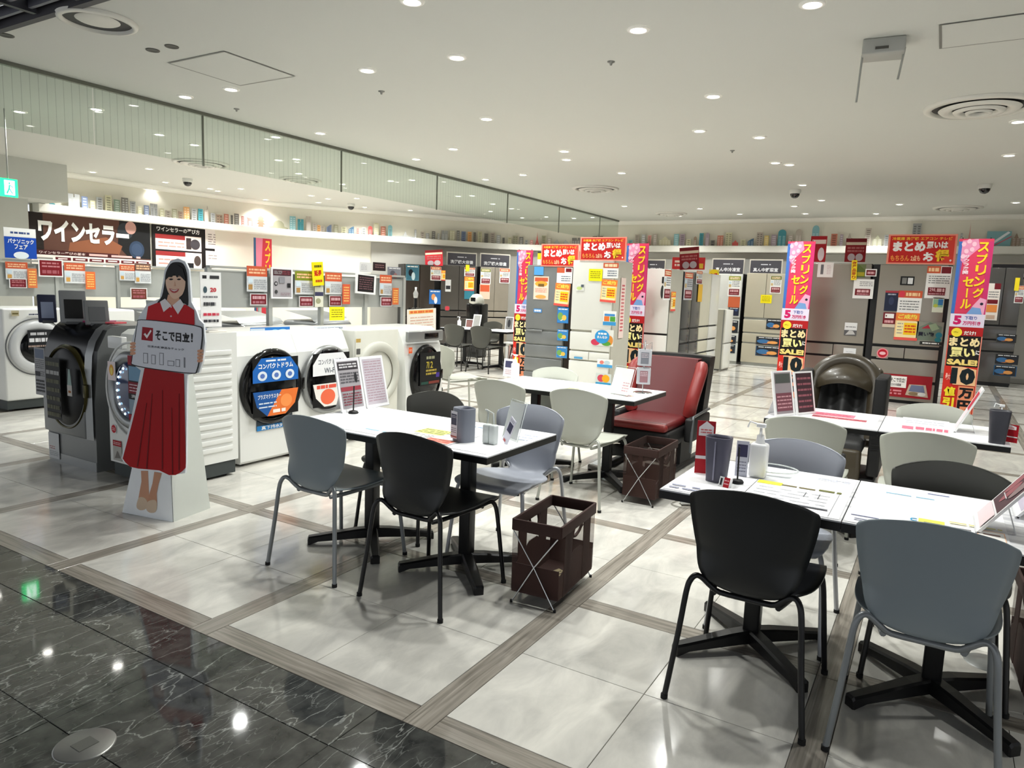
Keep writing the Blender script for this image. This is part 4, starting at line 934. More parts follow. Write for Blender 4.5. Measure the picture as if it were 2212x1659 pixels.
onX('label', 8.72, (1245, 613, 1262, 628), 'small green and white energy label on the white refrigerator', 'sticker', lambda B_: (B_.ell(.4, .35, .36, .25, (200, 220, 140)), B_.rect(.6, .5, .95, .9, (90, 100, 110))), (232, 232, 228))
# side strip poster of the white fridge (faces right)
onY('side_poster', 3.705, (1339, 600, 1349, 730), 'narrow pink strip poster on the side of the white refrigerator', 'poster', lambda B_: B_.lines(.2, .1, .8, .9, 14, (200, 90, 100), 3, .5), (232, 212, 204))
# R1
onX('notice', 11.8, (1766, 567, 1800, 599), 'white notice at the top left of the left taupe refrigerator', 'notice', lambda B_: (B_.rect(.2, .2, .38, .86, (110, 112, 116)), B_.lines(.6, .2, .85, .85, 6, (210, 190, 195), 2)), WH)
onX('price_card', 11.8, (1843, 603, 1887, 645), 'price card in a clear holder on the left taupe refrigerator', 'price card', lambda B_: (B_.lines(.3, .62, .95, .9, 3, GY, 4), B_.rect(.1, .16, .85, .5, DR), B_.lines(.2, .3, .78, .46, 1, (224, 180, 184), 5, .8), B_.lines(.2, .19, .78, .27, 1, (200, 140, 148), 6, .8)), WH, PG)
onX('price_header', 11.8, (1848, 571, 1870, 599), 'green price header beside the yellow strip on the left taupe refrigerator', 'price card', lambda B_: (B_.poly([(0, .3), (.3, 1), (1, .5), (1, 0), (0, 0)], (90, 110, 50)), B_.rect(.1, .1, .9, .4, (170, 160, 40))), (110, 122, 80))
onX('price_tag', 11.8, (1869, 581, 1894, 597), 'small dark red price tag at the top right of the left taupe refrigerator', 'price card', lambda B_: (B_.rect(.1, .12, .9, .85, DR), B_.lines(.2, .25, .8, .7, 1, (220, 170, 176), 3, .7)), WH, PG, off=.03)
onX('yellow_strip', 11.8, (1840, 562, 1852, 605), 'upright yellow strip sign with red characters on the left taupe refrigerator', 'sign', lambda B_: B_.vtext('在庫品限り', .15, .05, .85, .95, (180, 40, 20), .03), YEL, off=.04, roll=-.04)
onX('leaflet', 11.8, (1824, 697, 1851, 725), 'white leaflet with grey photograph on the left taupe refrigerator door', 'leaflet', lambda B_: (B_.lines(.1, .62, .9, .72, 1, GY, 1, .6), B_.rect(0, 0, 1, .42, (90, 90, 92)), B_.poly([(.1, .05), (.4, .4), (.7, .38), (.9, .1)], (190, 190, 188))), (224, 226, 226))
onX('leaflet', 11.8, (1821, 752, 1848, 783), 'pale blank leaflet on the right drawer of the left taupe refrigerator', 'leaflet', lambda B_: (B_.lines(.2, .7, .8, .8, 1, (180, 186, 190), 1), B_.rect(.42, .3, .58, .5, (190, 196, 200))), (226, 230, 232))
# R2
onX('price_card', 11.8, (2000, 575, 2054, 645), 'large price card at the upper right of the red-topped taupe refrigerator', 'price card', lambda B_: (B_.rect(0, .78, .55, 1, ORG), B_.lines(.06, .82, .5, .96, 1, (250, 210, 160), 2, .8), B_.rect(.58, .78, .96, .98, DR), B_.lines(.1, .45, .95, .72, 4, GY, 4), B_.rect(.12, .1, .82, .34, DR), B_.text('298,', .18, .2, .45, .32, (226, 180, 186), .02), B_.lines(.48, .2, .78, .32, 1, (226, 180, 186), 5, .9), B_.lines(.15, .12, .8, .17, 1, (200, 140, 150), 6, .8)), WH, PG)
onX('display', 11.8, (1945, 597, 1975, 616), 'black twin badge on the door of the red-topped taupe refrigerator', 'sticker', lambda B_: (B_.rect(.12, .14, .46, .84, (128, 128, 126)), B_.rect(.54, .14, .9, .84, (228, 230, 232))), (22, 22, 24))
onX('brochure', 11.8, (1911, 628, 1940, 672), 'dark navy brochure on the red-topped taupe refrigerator', 'leaflet', lambda B_: (B_.rect(0, .9, 1, 1, (170, 60, 70)), B_.lines(.2, .78, .8, .86, 1, (180, 186, 200), 1, .8), B_.ell(.5, .5, .2, .2, (52, 60, 90))), (34, 42, 66))
onX('price_card', 11.8, (1939, 628, 1991, 676), 'price card with orange header at the middle of the red-topped taupe refrigerator', 'price card', lambda B_: (B_.rect(0, .68, 1, 1, ORG), B_.ell(.16, .84, .12, .15, (220, 60, 80)), B_.lines(.32, .74, .9, .93, 1, (250, 210, 160), 2, .8), B_.lines(.1, .1, .9, .58, 4, GY, 4)), WH, PG)
onX('campaign_card', 11.8, (1933, 676, 1984, 735), 'orange and yellow campaign card on the red-topped taupe refrigerator', 'price card', promo, (248, 206, 150), 'orange campaign cards')
onX('red_card', 11.8, (1907, 675, 1934, 707), 'small dark red card with white label on the red-topped taupe refrigerator', 'price card', lambda B_: (B_.rect(.14, .62, .86, .92, WH), B_.rect(.2, .72, .3, .82, DR), B_.rect(0, 0, 1, .22, (214, 200, 180)), B_.lines(.15, .28, .85, .5, 1, (230, 170, 176), 2, .8)), DR)
onX('picture_sheet', 11.8, (1977, 695, 2037, 746), 'busy green and red picture sheet on the red-topped taupe refrigerator', 'poster', lambda B_: (B_.poly([(.1, .75), (.5, .98), (.95, .8), (.9, .2), (.05, .2)], (110, 124, 110)), B_.poly([(.2, .7), (.45, .88), (.6, .72)], (170, 40, 60)), B_.poly([(.45, .85), (.7, .95), (.85, .72), (.6, .6)], (150, 170, 140)), B_.ell(.86, .45, .12, .12, (40, 120, 140)), B_.ell(.84, .25, .12, .1, (40, 120, 130)), B_.text('買い物', .1, .38, .68, .56, (30, 30, 50), .03), B_.rect(.2, .02, 1, .16, (40, 42, 40)), B_.lines(.3, .05, .9, .13, 1, WH, 3, .7)), (140, 140, 130))
onX('leaflet', 11.8, (2014, 643, 2038, 675), 'small green leaflet pinned below the large price card', 'leaflet', lambda B_: (B_.rect(.06, .35, .94, .9, (150, 200, 170)), B_.rect(.5, .5, .94, .9, (60, 130, 190)), B_.ell(.3, .45, .2, .12, (210, 220, 90))), (232, 238, 220))
onX('round_sticker', 11.8, (1894, 752, 1919, 774), 'round red and pink sticker on the left drawer of the red-topped refrigerator', 'sticker', lambda B_: (B_.ell(.5, .5, .5, .5, (240, 140, 150)), B_.ell(.5, .5, .4, .4, (190, 24, 44)), B_.ell(.5, .5, .28, .16, (240, 190, 196))), (150, 144, 134))
onX('drawer_sign', 11.8, (1903, 810, 2013, 859), 'wide dark red drawer sign with white label and open drawer picture', 'sign', lambda B_: (B_.rect(.04, .42, .5, .92, (246, 244, 240)), B_.rect(.08, .66, .16, .86, DR), B_.text('そこで日立!', .18, .66, .47, .85, (50, 40, 44), .02), B_.text('日立の冷蔵庫', .16, .48, .4, .6, (90, 80, 84), .01), B_.lines(.06, .08, .42, .34, 2, (220, 130, 140), 3, .6), B_.poly([(.5, .12), (.56, .6), (.88, .62), (.95, .08)], (196, 178, 160)), B_.poly([(.56, .3), (.6, .58), (.84, .58), (.88, .28)], (110, 120, 150)), B_.ell(.66, .2, .1, .08, (140, 120, 90)), B_.ell(.82, .2, .08, .08, (220, 224, 220))), (156, 20, 34))
# dark right, cream, white, far-left
onX('price_card', 15.75, (2131, 612, 2158, 692), 'hanging price card at the left door of the dark refrigerator by the right edge', 'price card', lambda B_: (B_.rect(.5, .84, 1, 1, DR), B_.lines(.1, .6, .9, .8, 3, GY), B_.rect(.05, .45, .9, .56, DR), B_.rect(.05, .22, .9, .42, (230, 140, 70)), B_.rect(.1, .04, .8, .14, (200, 170, 150))), (236, 226, 218), PG)
onX('price_card', 15.75, (2192, 617, 2212, 655), 'price card at the right door of the dark refrigerator by the right edge', 'price card', P1(5), WH, PG)
onX('yellow_strip', 15.75, (2192, 600, 2202, 628), 'yellow strip sign on the dark refrigerator by the right edge', 'sign', None, YEL, off=.04)
onX('food_sticker', 15.75, (2152, 722, 2196, 740), 'vegetable picture strip on the top drawer of the dark refrigerator at right', 'sticker', FOOD, (70, 68, 60)); onX('food_sticker', 15.75, (2150, 766, 2200, 787), 'food picture strip on the middle drawer of the dark refrigerator at right', 'sticker', FOOD, (40, 40, 40)); onX('food_sticker', 15.75, (2146, 790, 2196, 812), 'blue food picture strip on the low drawer of the dark refrigerator at right', 'sticker', FOOD, (40, 90, 130))
onX('note', 15.85, (1643, 637, 1667, 655), 'yellow note on the cream refrigerator', 'note', yellow, (240, 222, 20)); onX('price_card', 15.85, (1664, 596, 1688, 634), 'price card on the right door of the cream refrigerator', 'price card', P1(6, (110, 116, 50)), WH, PG)
onX('food_sticker', 15.85, (1655, 690, 1690, 712), 'dark food sticker on the upper drawer of the cream refrigerator', 'sticker', FOOD, (60, 60, 60)); onX('food_sticker', 15.85, (1633, 728, 1690, 746), 'food picture strip on the middle drawer of the cream refrigerator', 'sticker', FOOD, (60, 60, 60)); onX('food_sticker', 15.85, (1632, 748, 1688, 770), 'blue food picture strip on the lower drawer of the cream refrigerator', 'sticker', FOOD, (40, 70, 100))
onX('price_card', 15.8, (1573, 596, 1600, 640), 'price card with green header on the white refrigerator at the back', 'price card', P1(7, (140, 150, 50)), WH, PG); onX('flyer', 15.8, (1573, 641, 1598, 664), 'orange flyer under the price card of the white refrigerator at the back', 'flyer', None, (196, 96, 60)); onX('sticker', 15.8, (1574, 664, 1596, 682), 'black picture sticker on the white refrigerator at the back', 'sticker', NAVY, (20, 20, 24))
onX('food_sticker', 15.8, (1564, 692, 1594, 718), 'dark food sticker on the upper drawer of the back white refrigerator', 'sticker', FOOD, (30, 36, 44)); onX('food_sticker', 15.8, (1552, 724, 1590, 742), 'food picture strip on the middle drawer of the back white refrigerator', 'sticker', FOOD, (60, 70, 80)); onX('food_sticker', 15.8, (1551, 744, 1588, 762), 'food picture strip on the lower drawer of the back white refrigerator', 'sticker', FOOD, (30, 60, 84))
onX('round_sign', 14.6, (1531, 582, 1553, 610), 'round yellow sign with red characters near the island', 'sign', lambda B_: (B_.ell(.5, .5, .5, .5, YEL), B_.text('お得', .15, .4, .85, .72, RED, .04)), (226, 214, 120))
onY('price_card', 3.575, (1434, 582, 1449, 648), 'tall price card on the side of the tall white island refrigerator', 'price card', P1(8), WH, PG)
onY('flyer', 3.575, (1449, 630, 1459, 672), 'orange flyer on the black island refrigerator', 'flyer', promo, (240, 190, 150)); onY('price_card', 3.575, (1478, 588, 1496, 648), 'price card between the two dark island refrigerators', 'price card', P1(9), (200, 200, 206), PG)
onY('flyer', 3.575, (1508, 614, 1517, 652), 'yellow flyer at the left edge of the ivory island refrigerator', 'flyer', None, (240, 190, 60)); onY('price_card', 3.575, (1504, 585, 1517, 614), 'small price card on the ivory island refrigerator', 'price card', P1(10), WH, PG)
onX('black_sticker', 10.62, (1430, 598, 1436, 612), 'small black sticker at the top of the tall white island refrigerator', 'sticker', None, (30, 30, 32)); onX('side_picture', 10.62, (1427, 616, 1434, 645), 'dark oval picture on the door of the tall white island refrigerator', 'sticker', lambda B_: B_.ell(.5, .5, .5, .5, (50, 56, 54)), (228, 228, 222))
onD('sticker', (877, 572, 905, 606), 'blue and white corner sticker on the dark brown refrigerator', 'sticker', pic([(60, 110, 130), (20, 30, 40), (200, 220, 226)]), (90, 140, 160)); onD('price_card', (930, 576, 953, 606), 'price card at the upper right of the dark brown refrigerator', 'price card', P1(11), WH, group=PG)
onD('flyer', (953, 584, 962, 606), 'narrow orange flyer between the two far left refrigerators', 'flyer', promo, (230, 180, 140), off=.03); onD('sticker', (927, 626, 952, 657), 'blue picture sticker low on the dark brown refrigerator', 'sticker', pic([(50, 110, 180), (220, 150, 90), (230, 232, 236)]), (40, 100, 170))
onD('badge', (962, 604, 974, 630), 'small white badge on the middle far refrigerator', 'sticker', lambda B_: B_.rect(.1, .2, .9, .5, (40, 40, 44)), (206, 206, 206)); onD('yellow_strip', (1006, 572, 1014, 586), 'tiny yellow strip on the middle far refrigerator', 'sign', None, YEL, off=.05)
onD('campaign_card', (1003, 598, 1024, 628), 'orange and yellow campaign card on the middle far refrigerator', 'price card', promo, (244, 170, 70), group='orange campaign cards'); onD('price_card', (1003, 578, 1026, 597), 'price card on the middle far refrigerator', 'price card', P1(12), WH, group=PG); onD('sticker', (1003, 628, 1024, 646), 'teal picture on the middle far refrigerator', 'sticker', None, (50, 120, 140))
onD('price_card', (1038, 580, 1060, 614), 'price card on the left door of the sand refrigerator', 'price card', P1(13, (120, 126, 50)), WH, group=PG); onD('flyer', (1036, 614, 1058, 646), 'orange flyer on the left door of the sand refrigerator', 'flyer', lambda B_: B_.rect(.05, .5, .95, .95, ORG), (232, 196, 176)); onD('price_card', (1079, 580, 1101, 612), 'price card on the right door of the sand refrigerator', 'price card', P1(14), WH, group=PG)
for (bx, lb) in (((961, 661, 971, 671), 'round red sticker on the drawer of the middle far refrigerator'), ((1035, 661, 1046, 672), 'round red sticker on the drawer of the sand refrigerator')): onD('round_sticker', bx, lb, 'sticker', lambda B_: B_.ell(.5, .5, .5, .5, (190, 60, 70)), (110, 100, 96))

# ================================================================ BANNERS AND TOPPERS
def spring(B_, full=True):
    top, mid = .575, .50
    B_.rect(0, top, 1, 1, (222, 62, 96)); B_.rect(0, top, .10, .985, (64, 112, 190)); B_.poly([(.1, .98), (.16, .9), (.12, .7), (.1, top)], (120, 90, 160))
    B_.poly([(.1, .99), (.55, 1), (.62, .95), (.34, .90), (.2, .86), (.1, .88)], (238, 150, 186))
    for (x, z) in ((.15, .97), (.3, .985), (.45, .97), (.24, .93), (.4, .94), (.16, .9)): B_.ell(x, z, .07, .014, (250, 196, 214), 8)
    B_.vtext('スプリング', .56, .665, .90, .985, (250, 214, 40), .03); B_.vtext('セール', .24, .60, .56, .79, (250, 214, 40), .035)
    B_.vtext('サクラ満開', .2, .80, .36, .91, (250, 236, 244), .02)
    B_.rect(.86, top, 1, .985, (204, 50, 110)); B_.poly([(.5, top), (.95, top), (.98, .66), (.8, .67), (.6, .62)], (240, 170, 200)); B_.poly([(.45, top), (.9, top), (.84, .61), (.6, .615)], (120, 160, 214)); B_.ell(.86, .635, .05, .008, (40, 40, 60), 8)
    B_.rect(0, mid, 1, top, (230, 220, 240)); B_.text('5', .1, .512, .34, .565, (206, 20, 100), .06); B_.text('下取り', .42, .542, .78, .563, (70, 90, 170), .02); B_.text('万円引き', .38, .512, .9, .535, (206, 20, 100), .03)
    B_.rect(0, 0, 1, mid, (24, 20, 20)); B_.rect(0, .45, 1, mid, (180, 26, 30)); B_.rect(0, 0, 1, .272, (214, 44, 30)); B_.rect(0, .272, .03, .45, (230, 90, 70)); B_.rect(.97, 0, 1, .45, (244, 150, 130))
    B_.ell(.24, .468, .16, .026, (250, 226, 60), 14); B_.text('今', .1, .447, .38, .49, (250, 226, 60), .05); B_.text('だけ!', .45, .455, .8, .478, WH, .03)
    B_.text('まとめ', .05, .388, .95, .44, (250, 226, 170), .05); B_.text('買い', .1, .325, .85, .383, (252, 240, 160), .05); B_.text('に', .86, .345, .97, .37, WH, .04)
    B_.text('SALE!', .05, .280, .95, .315, (250, 222, 130), .06)
    B_.poly([(.2, .27), (.5, .272), (.95, .26), (.96, .165), (.3, .165)], (250, 200, 150)); B_.text('10', .22, .168, .93, .266, (14, 28, 34), .07); B_.text('最大', .06, .19, .2, .23, (250, 190, 180), .03)
    B_.vtext('値引', .06, .03, .4, .155, (250, 226, 50), .05); B_.rect(.48, .0, .94, .16, (240, 150, 110)); B_.vtext('万円', .5, .01, .92, .155, (20, 18, 20), .06)
def banner(name_loc, w, h, label):
    x, y = name_loc
    t = thing('sale_banner', label, 'banner', (x, y, 0), FX, 'spring sale floor banners')
    b = MB(); b.box(-.16, -.02, 0, .16, .26, .012, M('banner_base', (214, 214, 212), .5), bev=.004); b.build('base', t)
    b = MB(); b.cyl((0, .03, .01), (0, .02, h-.02), .008, M('banner_pole', (190, 190, 188), .4, .4), n=10); b.build('pole', t)
    b = MB(); b.tube([(-w*.4, .01, h+.004), (-w*.4, .012, h-.05)], .006, BLK, 6); b.tube([(w*.4, .01, h+.004), (w*.4, .012, h-.05)], .006, BLK, 6); b.tube([(-w*.4, .014, h-.04), (w*.4, .014, h-.04)], .005, BLK, 6); b.build('clips', t)
    B_ = Board(w, h-.03, (222, 62, 96), .003, step=.0009); spring(B_); B_.build('panel', (0, 0, .02), 0, t)
    return t
banner((10.2, 5.92), .30, 2.09, 'spring sale banner left of the grey refrigerator, first from the left')
banner((10.35, 4.04), .35, 2.21, 'spring sale banner right of the white refrigerator, behind the leaflet stand')
banner((11.0, 1.82), .37, 2.285, 'spring sale banner left of the taupe refrigerators, in front of the cream one')
banner((11.2, -.29), .385, 2.33, 'tall spring sale banner right of the red-topped refrigerator')
def matome(B_):
    B_.rect(.03, .05, .97, .95, (204, 36, 32)); B_.poly([(.75, .05), (.97, .05), (.97, .95), (.9, .95)], (222, 66, 54))
    B_.text('冷蔵庫 洗濯機 エアコン テレビ', .06, .80, .93, .91, (250, 200, 60), .02)
    B_.text('まとめ', .08, .42, .56, .76, (250, 248, 246), .06); B_.text('買いは', .57, .52, .88, .76, (250, 248, 246), .05)
    B_.text('もちろん', .06, .1, .34, .30, (246, 150, 70), .04); B_.text('2点も', .36, .1, .5, .3, (250, 190, 150), .04)
    B_.text('お', .54, .1, .70, .40, (250, 248, 246), .06); B_.text('得', .71, .1, .91, .50, (250, 206, 50), .06); B_.text('。', .92, .1, .95, .17, (250, 248, 246), .05)
for (X, bx, lb) in ((11.78, (1917, 506, 2066, 571), 'large red sale topper board on the right taupe refrigerator'), (8.70, (1253, 512, 1353, 563), 'red sale topper board on the white refrigerator'), (8.98, (1169, 527, 1251, 576), 'red sale topper board on the grey refrigerator')):
    onX('topper_sign', X, bx, lb, 'sign', matome, (244, 150, 130), 'red sale topper boards', off=0, t=.006)
def hangr(B_):
    B_.rect(0, .86, 1, 1, (120, 16, 24)); B_.rect(.02, .72, .98, .84, (232, 214, 190)); B_.lines(.1, .4, .9, .66, 2, (196, 110, 110), 3, .6); B_.ell(.32, .2, .18, .16, (206, 190, 196)); B_.ell(.7, .2, .18, .16, (206, 190, 196))
onX('red_hanger', 13.9, (919, 540, 957, 575), 'small red tilted hanging sign over the far left refrigerators', 'sign', hangr, (216, 46, 60), roll=-.05)
onX('red_hanger', 12.2, (1470, 534, 1512, 582), 'dark red tilted hanging sign over the middle island', 'sign', hangr, (150, 24, 34), roll=-.08)
onX('red_hanger', 13.5, (1826, 515, 1871, 566), 'dark red hanging sign behind the left taupe refrigerator', 'sign', hangr, (150, 20, 30))
onX('red_hanger', 13.4, (1750, 510, 1785, 566), 'red hanging sign with white figure behind the third banner', 'sign', lambda B_: (B_.rect(.1, .7, .95, .86, (250, 230, 220)), B_.ell(.7, .3, .2, .26, (240, 220, 226))), (178, 22, 34))
onX('red_topper', 13.9, (1452, 556, 1523, 582), 'low red and yellow topper sign behind the dark red hanger', 'sign', lambda B_: (B_.rect(.7, .1, .95, .5, (230, 190, 60)), B_.lines(.08, .2, .6, .8, 2, (250, 220, 210), 3, .6)), (206, 48, 50))
B_ = Board(.13, .2, WH, .004); B_.rect(0, .45, 1, .9, (250, 220, 30)); B_.rect(0, .9, 1, 1, (50, 60, 50)); B_.build('yellow_flag', (9.25, 5.09, 1.801), FX, None, label='yellow and white card standing on top of the grey refrigerator', cat='sign')
def kanban(txt_, small=None):
    def f(B_):
        B_.rect(.03, .08, .97, .92, (72, 70, 76)); B_.text(txt_, .12, .2, .88, .45, (236, 236, 238), .02); B_.lines(.35, .62, .65, .7, 1, (190, 190, 196), 1, .8)
    return f
WM = (196, 190, 178)
def onW(box, s, lb):
    onX('wall_sign', 16.42, box, lb, 'sign', kanban(s), WM, 'dark framed wall signs above the refrigerators', off=0, t=.02)
onW((1538, 558, 1608, 594), '真ん中冷凍室', 'dark framed wall sign above the white back refrigerator'); onW((1619, 560, 1690, 594), '真ん中野菜室', 'dark framed wall sign above the cream refrigerator'); onW((2140, 568, 2236, 606), '実演中', 'dark framed wall sign above the dark refrigerator at the right edge')
onW((1386, 560, 1437, 594), '冷蔵庫', 'dark framed wall sign behind the tall white island refrigerator')
def onD2(box, s, lb):
    onD('wall_sign', box, lb, 'sign', kanban(s), WM, off=-.25, group='dark framed wall signs above the refrigerators')
onD2((965, 545, 1030, 576), '洗濯機大容量', 'dark framed sign above the middle far refrigerator'); onD2((1037, 548, 1102, 580), '洗濯機大容量', 'dark framed sign above the sand refrigerator')
# ================================================================ WALL POSTERS (wine cellar boards on the left wall)
YW = 13.50
def wine(B_):
    B_.rect(0, .40, 1, 1, (92, 60, 50)); B_.rect(0, .40, .1, 1, (34, 26, 24)); B_.poly([(.72, 1), (1, 1), (1, .42), (.8, .42), (.7, .6)], (22, 22, 24)); B_.poly([(.28, .42), (.7, .42), (.74, .6), (.6, .72), (.3, .6)], (140, 86, 60))
    B_.ell(.77, .84, .07, .13, (50, 56, 62)); B_.ell(.87, .56, .07, .14, (44, 60, 84)); B_.ell(.82, .9, .05, .1, (196, 150, 140)); B_.ell(.87, .56, .05, .1, (56, 72, 98))
    B_.rect(0, .40, .7, .47, (70, 26, 28)); B_.text('ワインセラー選びの基本', .06, .415, .42, .455, (220, 200, 196), .02); B_.lines(.45, .415, .9, .455, 1, (226, 180, 176), 4, .8)
    B_.text('ワインセラー', .06, .60, .80, .92, (250, 250, 248), .05)
    B_.rect(0, 0, 1, .40, (246, 240, 234)); B_.lines(.02, .28, .16, .37, 2, (150, 146, 140), 3, .6)
    for k in range(6): B_.rect(.18+k*.135, .33, .18+k*.135+.12, .375, (96, 24, 34)); B_.lines(.2+k*.135, .338, .18+k*.135+.1, .368, 1, (240, 220, 220), k, .6)
    for k in range(6): B_.lines(.18+k*.135, .12, .29+k*.135, .3, 4, (206, 190, 176), k+4, .3)
onY('wall_poster', YW, (66, 470, 325, 612), 'wide wine cellar board with big white lettering on the left wall', 'poster', wine, (92, 60, 50), t=.02)
def wine2(B_):
    B_.text('ワインセラーの選び方', .08, .82, .92, .93, WH, .02); B_.rect(.05, .42, .95, .76, (236, 222, 216)); B_.rect(.05, .66, .62, .76, (140, 40, 40)); B_.rect(.05, .02, .95, .38, (236, 222, 216)); B_.rect(.05, .28, .62, .38, (140, 40, 40))
    B_.lines(.1, .46, .6, .62, 2, (200, 140, 130), 2); B_.lines(.1, .06, .5, .24, 2, (200, 140, 130), 2); B_.rect(.64, .46, .74, .72, (50, 40, 40)); B_.ell(.82, .58, .1, .12, (60, 56, 60)); B_.rect(.5, .02, .78, .14, (24, 26, 30)); B_.ell(.86, .2, .07, .12, (70, 60, 56))
onY('wall_poster', YW, (330, 486, 440, 580), 'dark board with two pink panels, second wine board from the left', 'poster', wine2, (24, 20, 20), t=.02)
onY('wall_poster', YW, (440, 495, 531, 580), 'black framed pale text board, third wine board from the left', 'poster', lambda B_: (B_.rect(.04, .48, .96, .95, (232, 226, 222)), B_.lines(.1, .56, .9, .86, 5, (150, 140, 138), 3, .4), B_.rect(.04, .02, .96, .42, (240, 236, 230)), B_.lines(.1, .2, .7, .34, 2, (160, 150, 146), 5)), (20, 18, 20), t=.02)
# red banner hanging on the white wall
def halfs(B_):
    B_.rect(0, 0, 1, 1, (178, 44, 56)); B_.rect(0, 0, .12, 1, (46, 80, 110)); B_.poly([(.12, 1), (.5, 1), (.42, .5), (.3, .1), (.12, .2)], (196, 110, 130)); B_.vtext('スプリ', .62, .05, .92, .97, (240, 170, 40), .03)
p = pY(568, 572, 12.6); t = thing('sale_banner', 'spring sale banner standing behind the racks at the left wall', 'banner', (p.x, 12.6, 0), 0, 'spring sale floor banners')
l, w, h = rectY(12.6, 549, 515, 588, 575); zt = l.z+h
b = MB(); b.cyl((0, .03, 0), (0, .03, zt), .008, BLK, n=8); b.build('pole', t); b = MB(); b.box(-.15, -.1, 0, .15, .15, .012, BLK); b.build('base', t)
B_ = Board(w, 2.0, (190, 50, 70), .003); B_.rect(0, 0, 1, 1, (178, 44, 56)); B_.rect(0, 0, .12, 1, (46, 80, 110)); B_.poly([(.12, 1), (.5, 1), (.42, .7), (.3, .5), (.12, .4)], (196, 110, 130)); B_.vtext('スプリング', .62, .35, .92, .985, (240, 170, 40), .03); B_.build('panel', (0, 0, zt-2.0), 0, t)

# ================================================================ BUILDING CUTOUTS ALONG THE LEDGE
CUM = [0]
for i in range(len(SPL)-1): CUM.append(CUM[-1]+math.hypot(SPL[i+1][0]-SPL[i][0], SPL[i+1][1]-SPL[i][1]))
def on_ledge(px, py=None):
    """pixel x -> point on the ledge line (where the view ray crosses it)"""
    d = ray(px, 520); best = None
    for i in range(len(SPL)-1):
        a = Vector(SPL[i]); c = Vector(SPL[i+1]); e = c-a; den = d.x*(-e.y)-d.y*(-e.x)
        if abs(den) < 1e-9: continue
        t = (a.x*(-e.y)-a.y*(-e.x))/den; s = (d.x*a.y-d.y*a.x)/den
        if t > 0 and -.001 <= s <= 1.001: return a+e*s, math.atan2(e.y, e.x)
    return None
CN = {'grey': (150, 152, 150), 'blue': (96, 110, 146), 'olive': (148, 146, 116), 'sand': (196, 190, 152), 'green': (110, 132, 112), 'brown': (138, 112, 90), 'orange': (212, 146, 76), 'teal': (38, 128, 142), 'rust': (178, 96, 70), 'charcoal': (96, 92, 84), 'pink': (206, 130, 122), 'navy': (40, 78, 112), 'yellow': (214, 184, 96), 'mauve': (150, 132, 144), 'aqua': (112, 168, 176), 'red': (190, 60, 56), 'taupe': (168, 156, 142)}
BD = [(113+0, 4)]
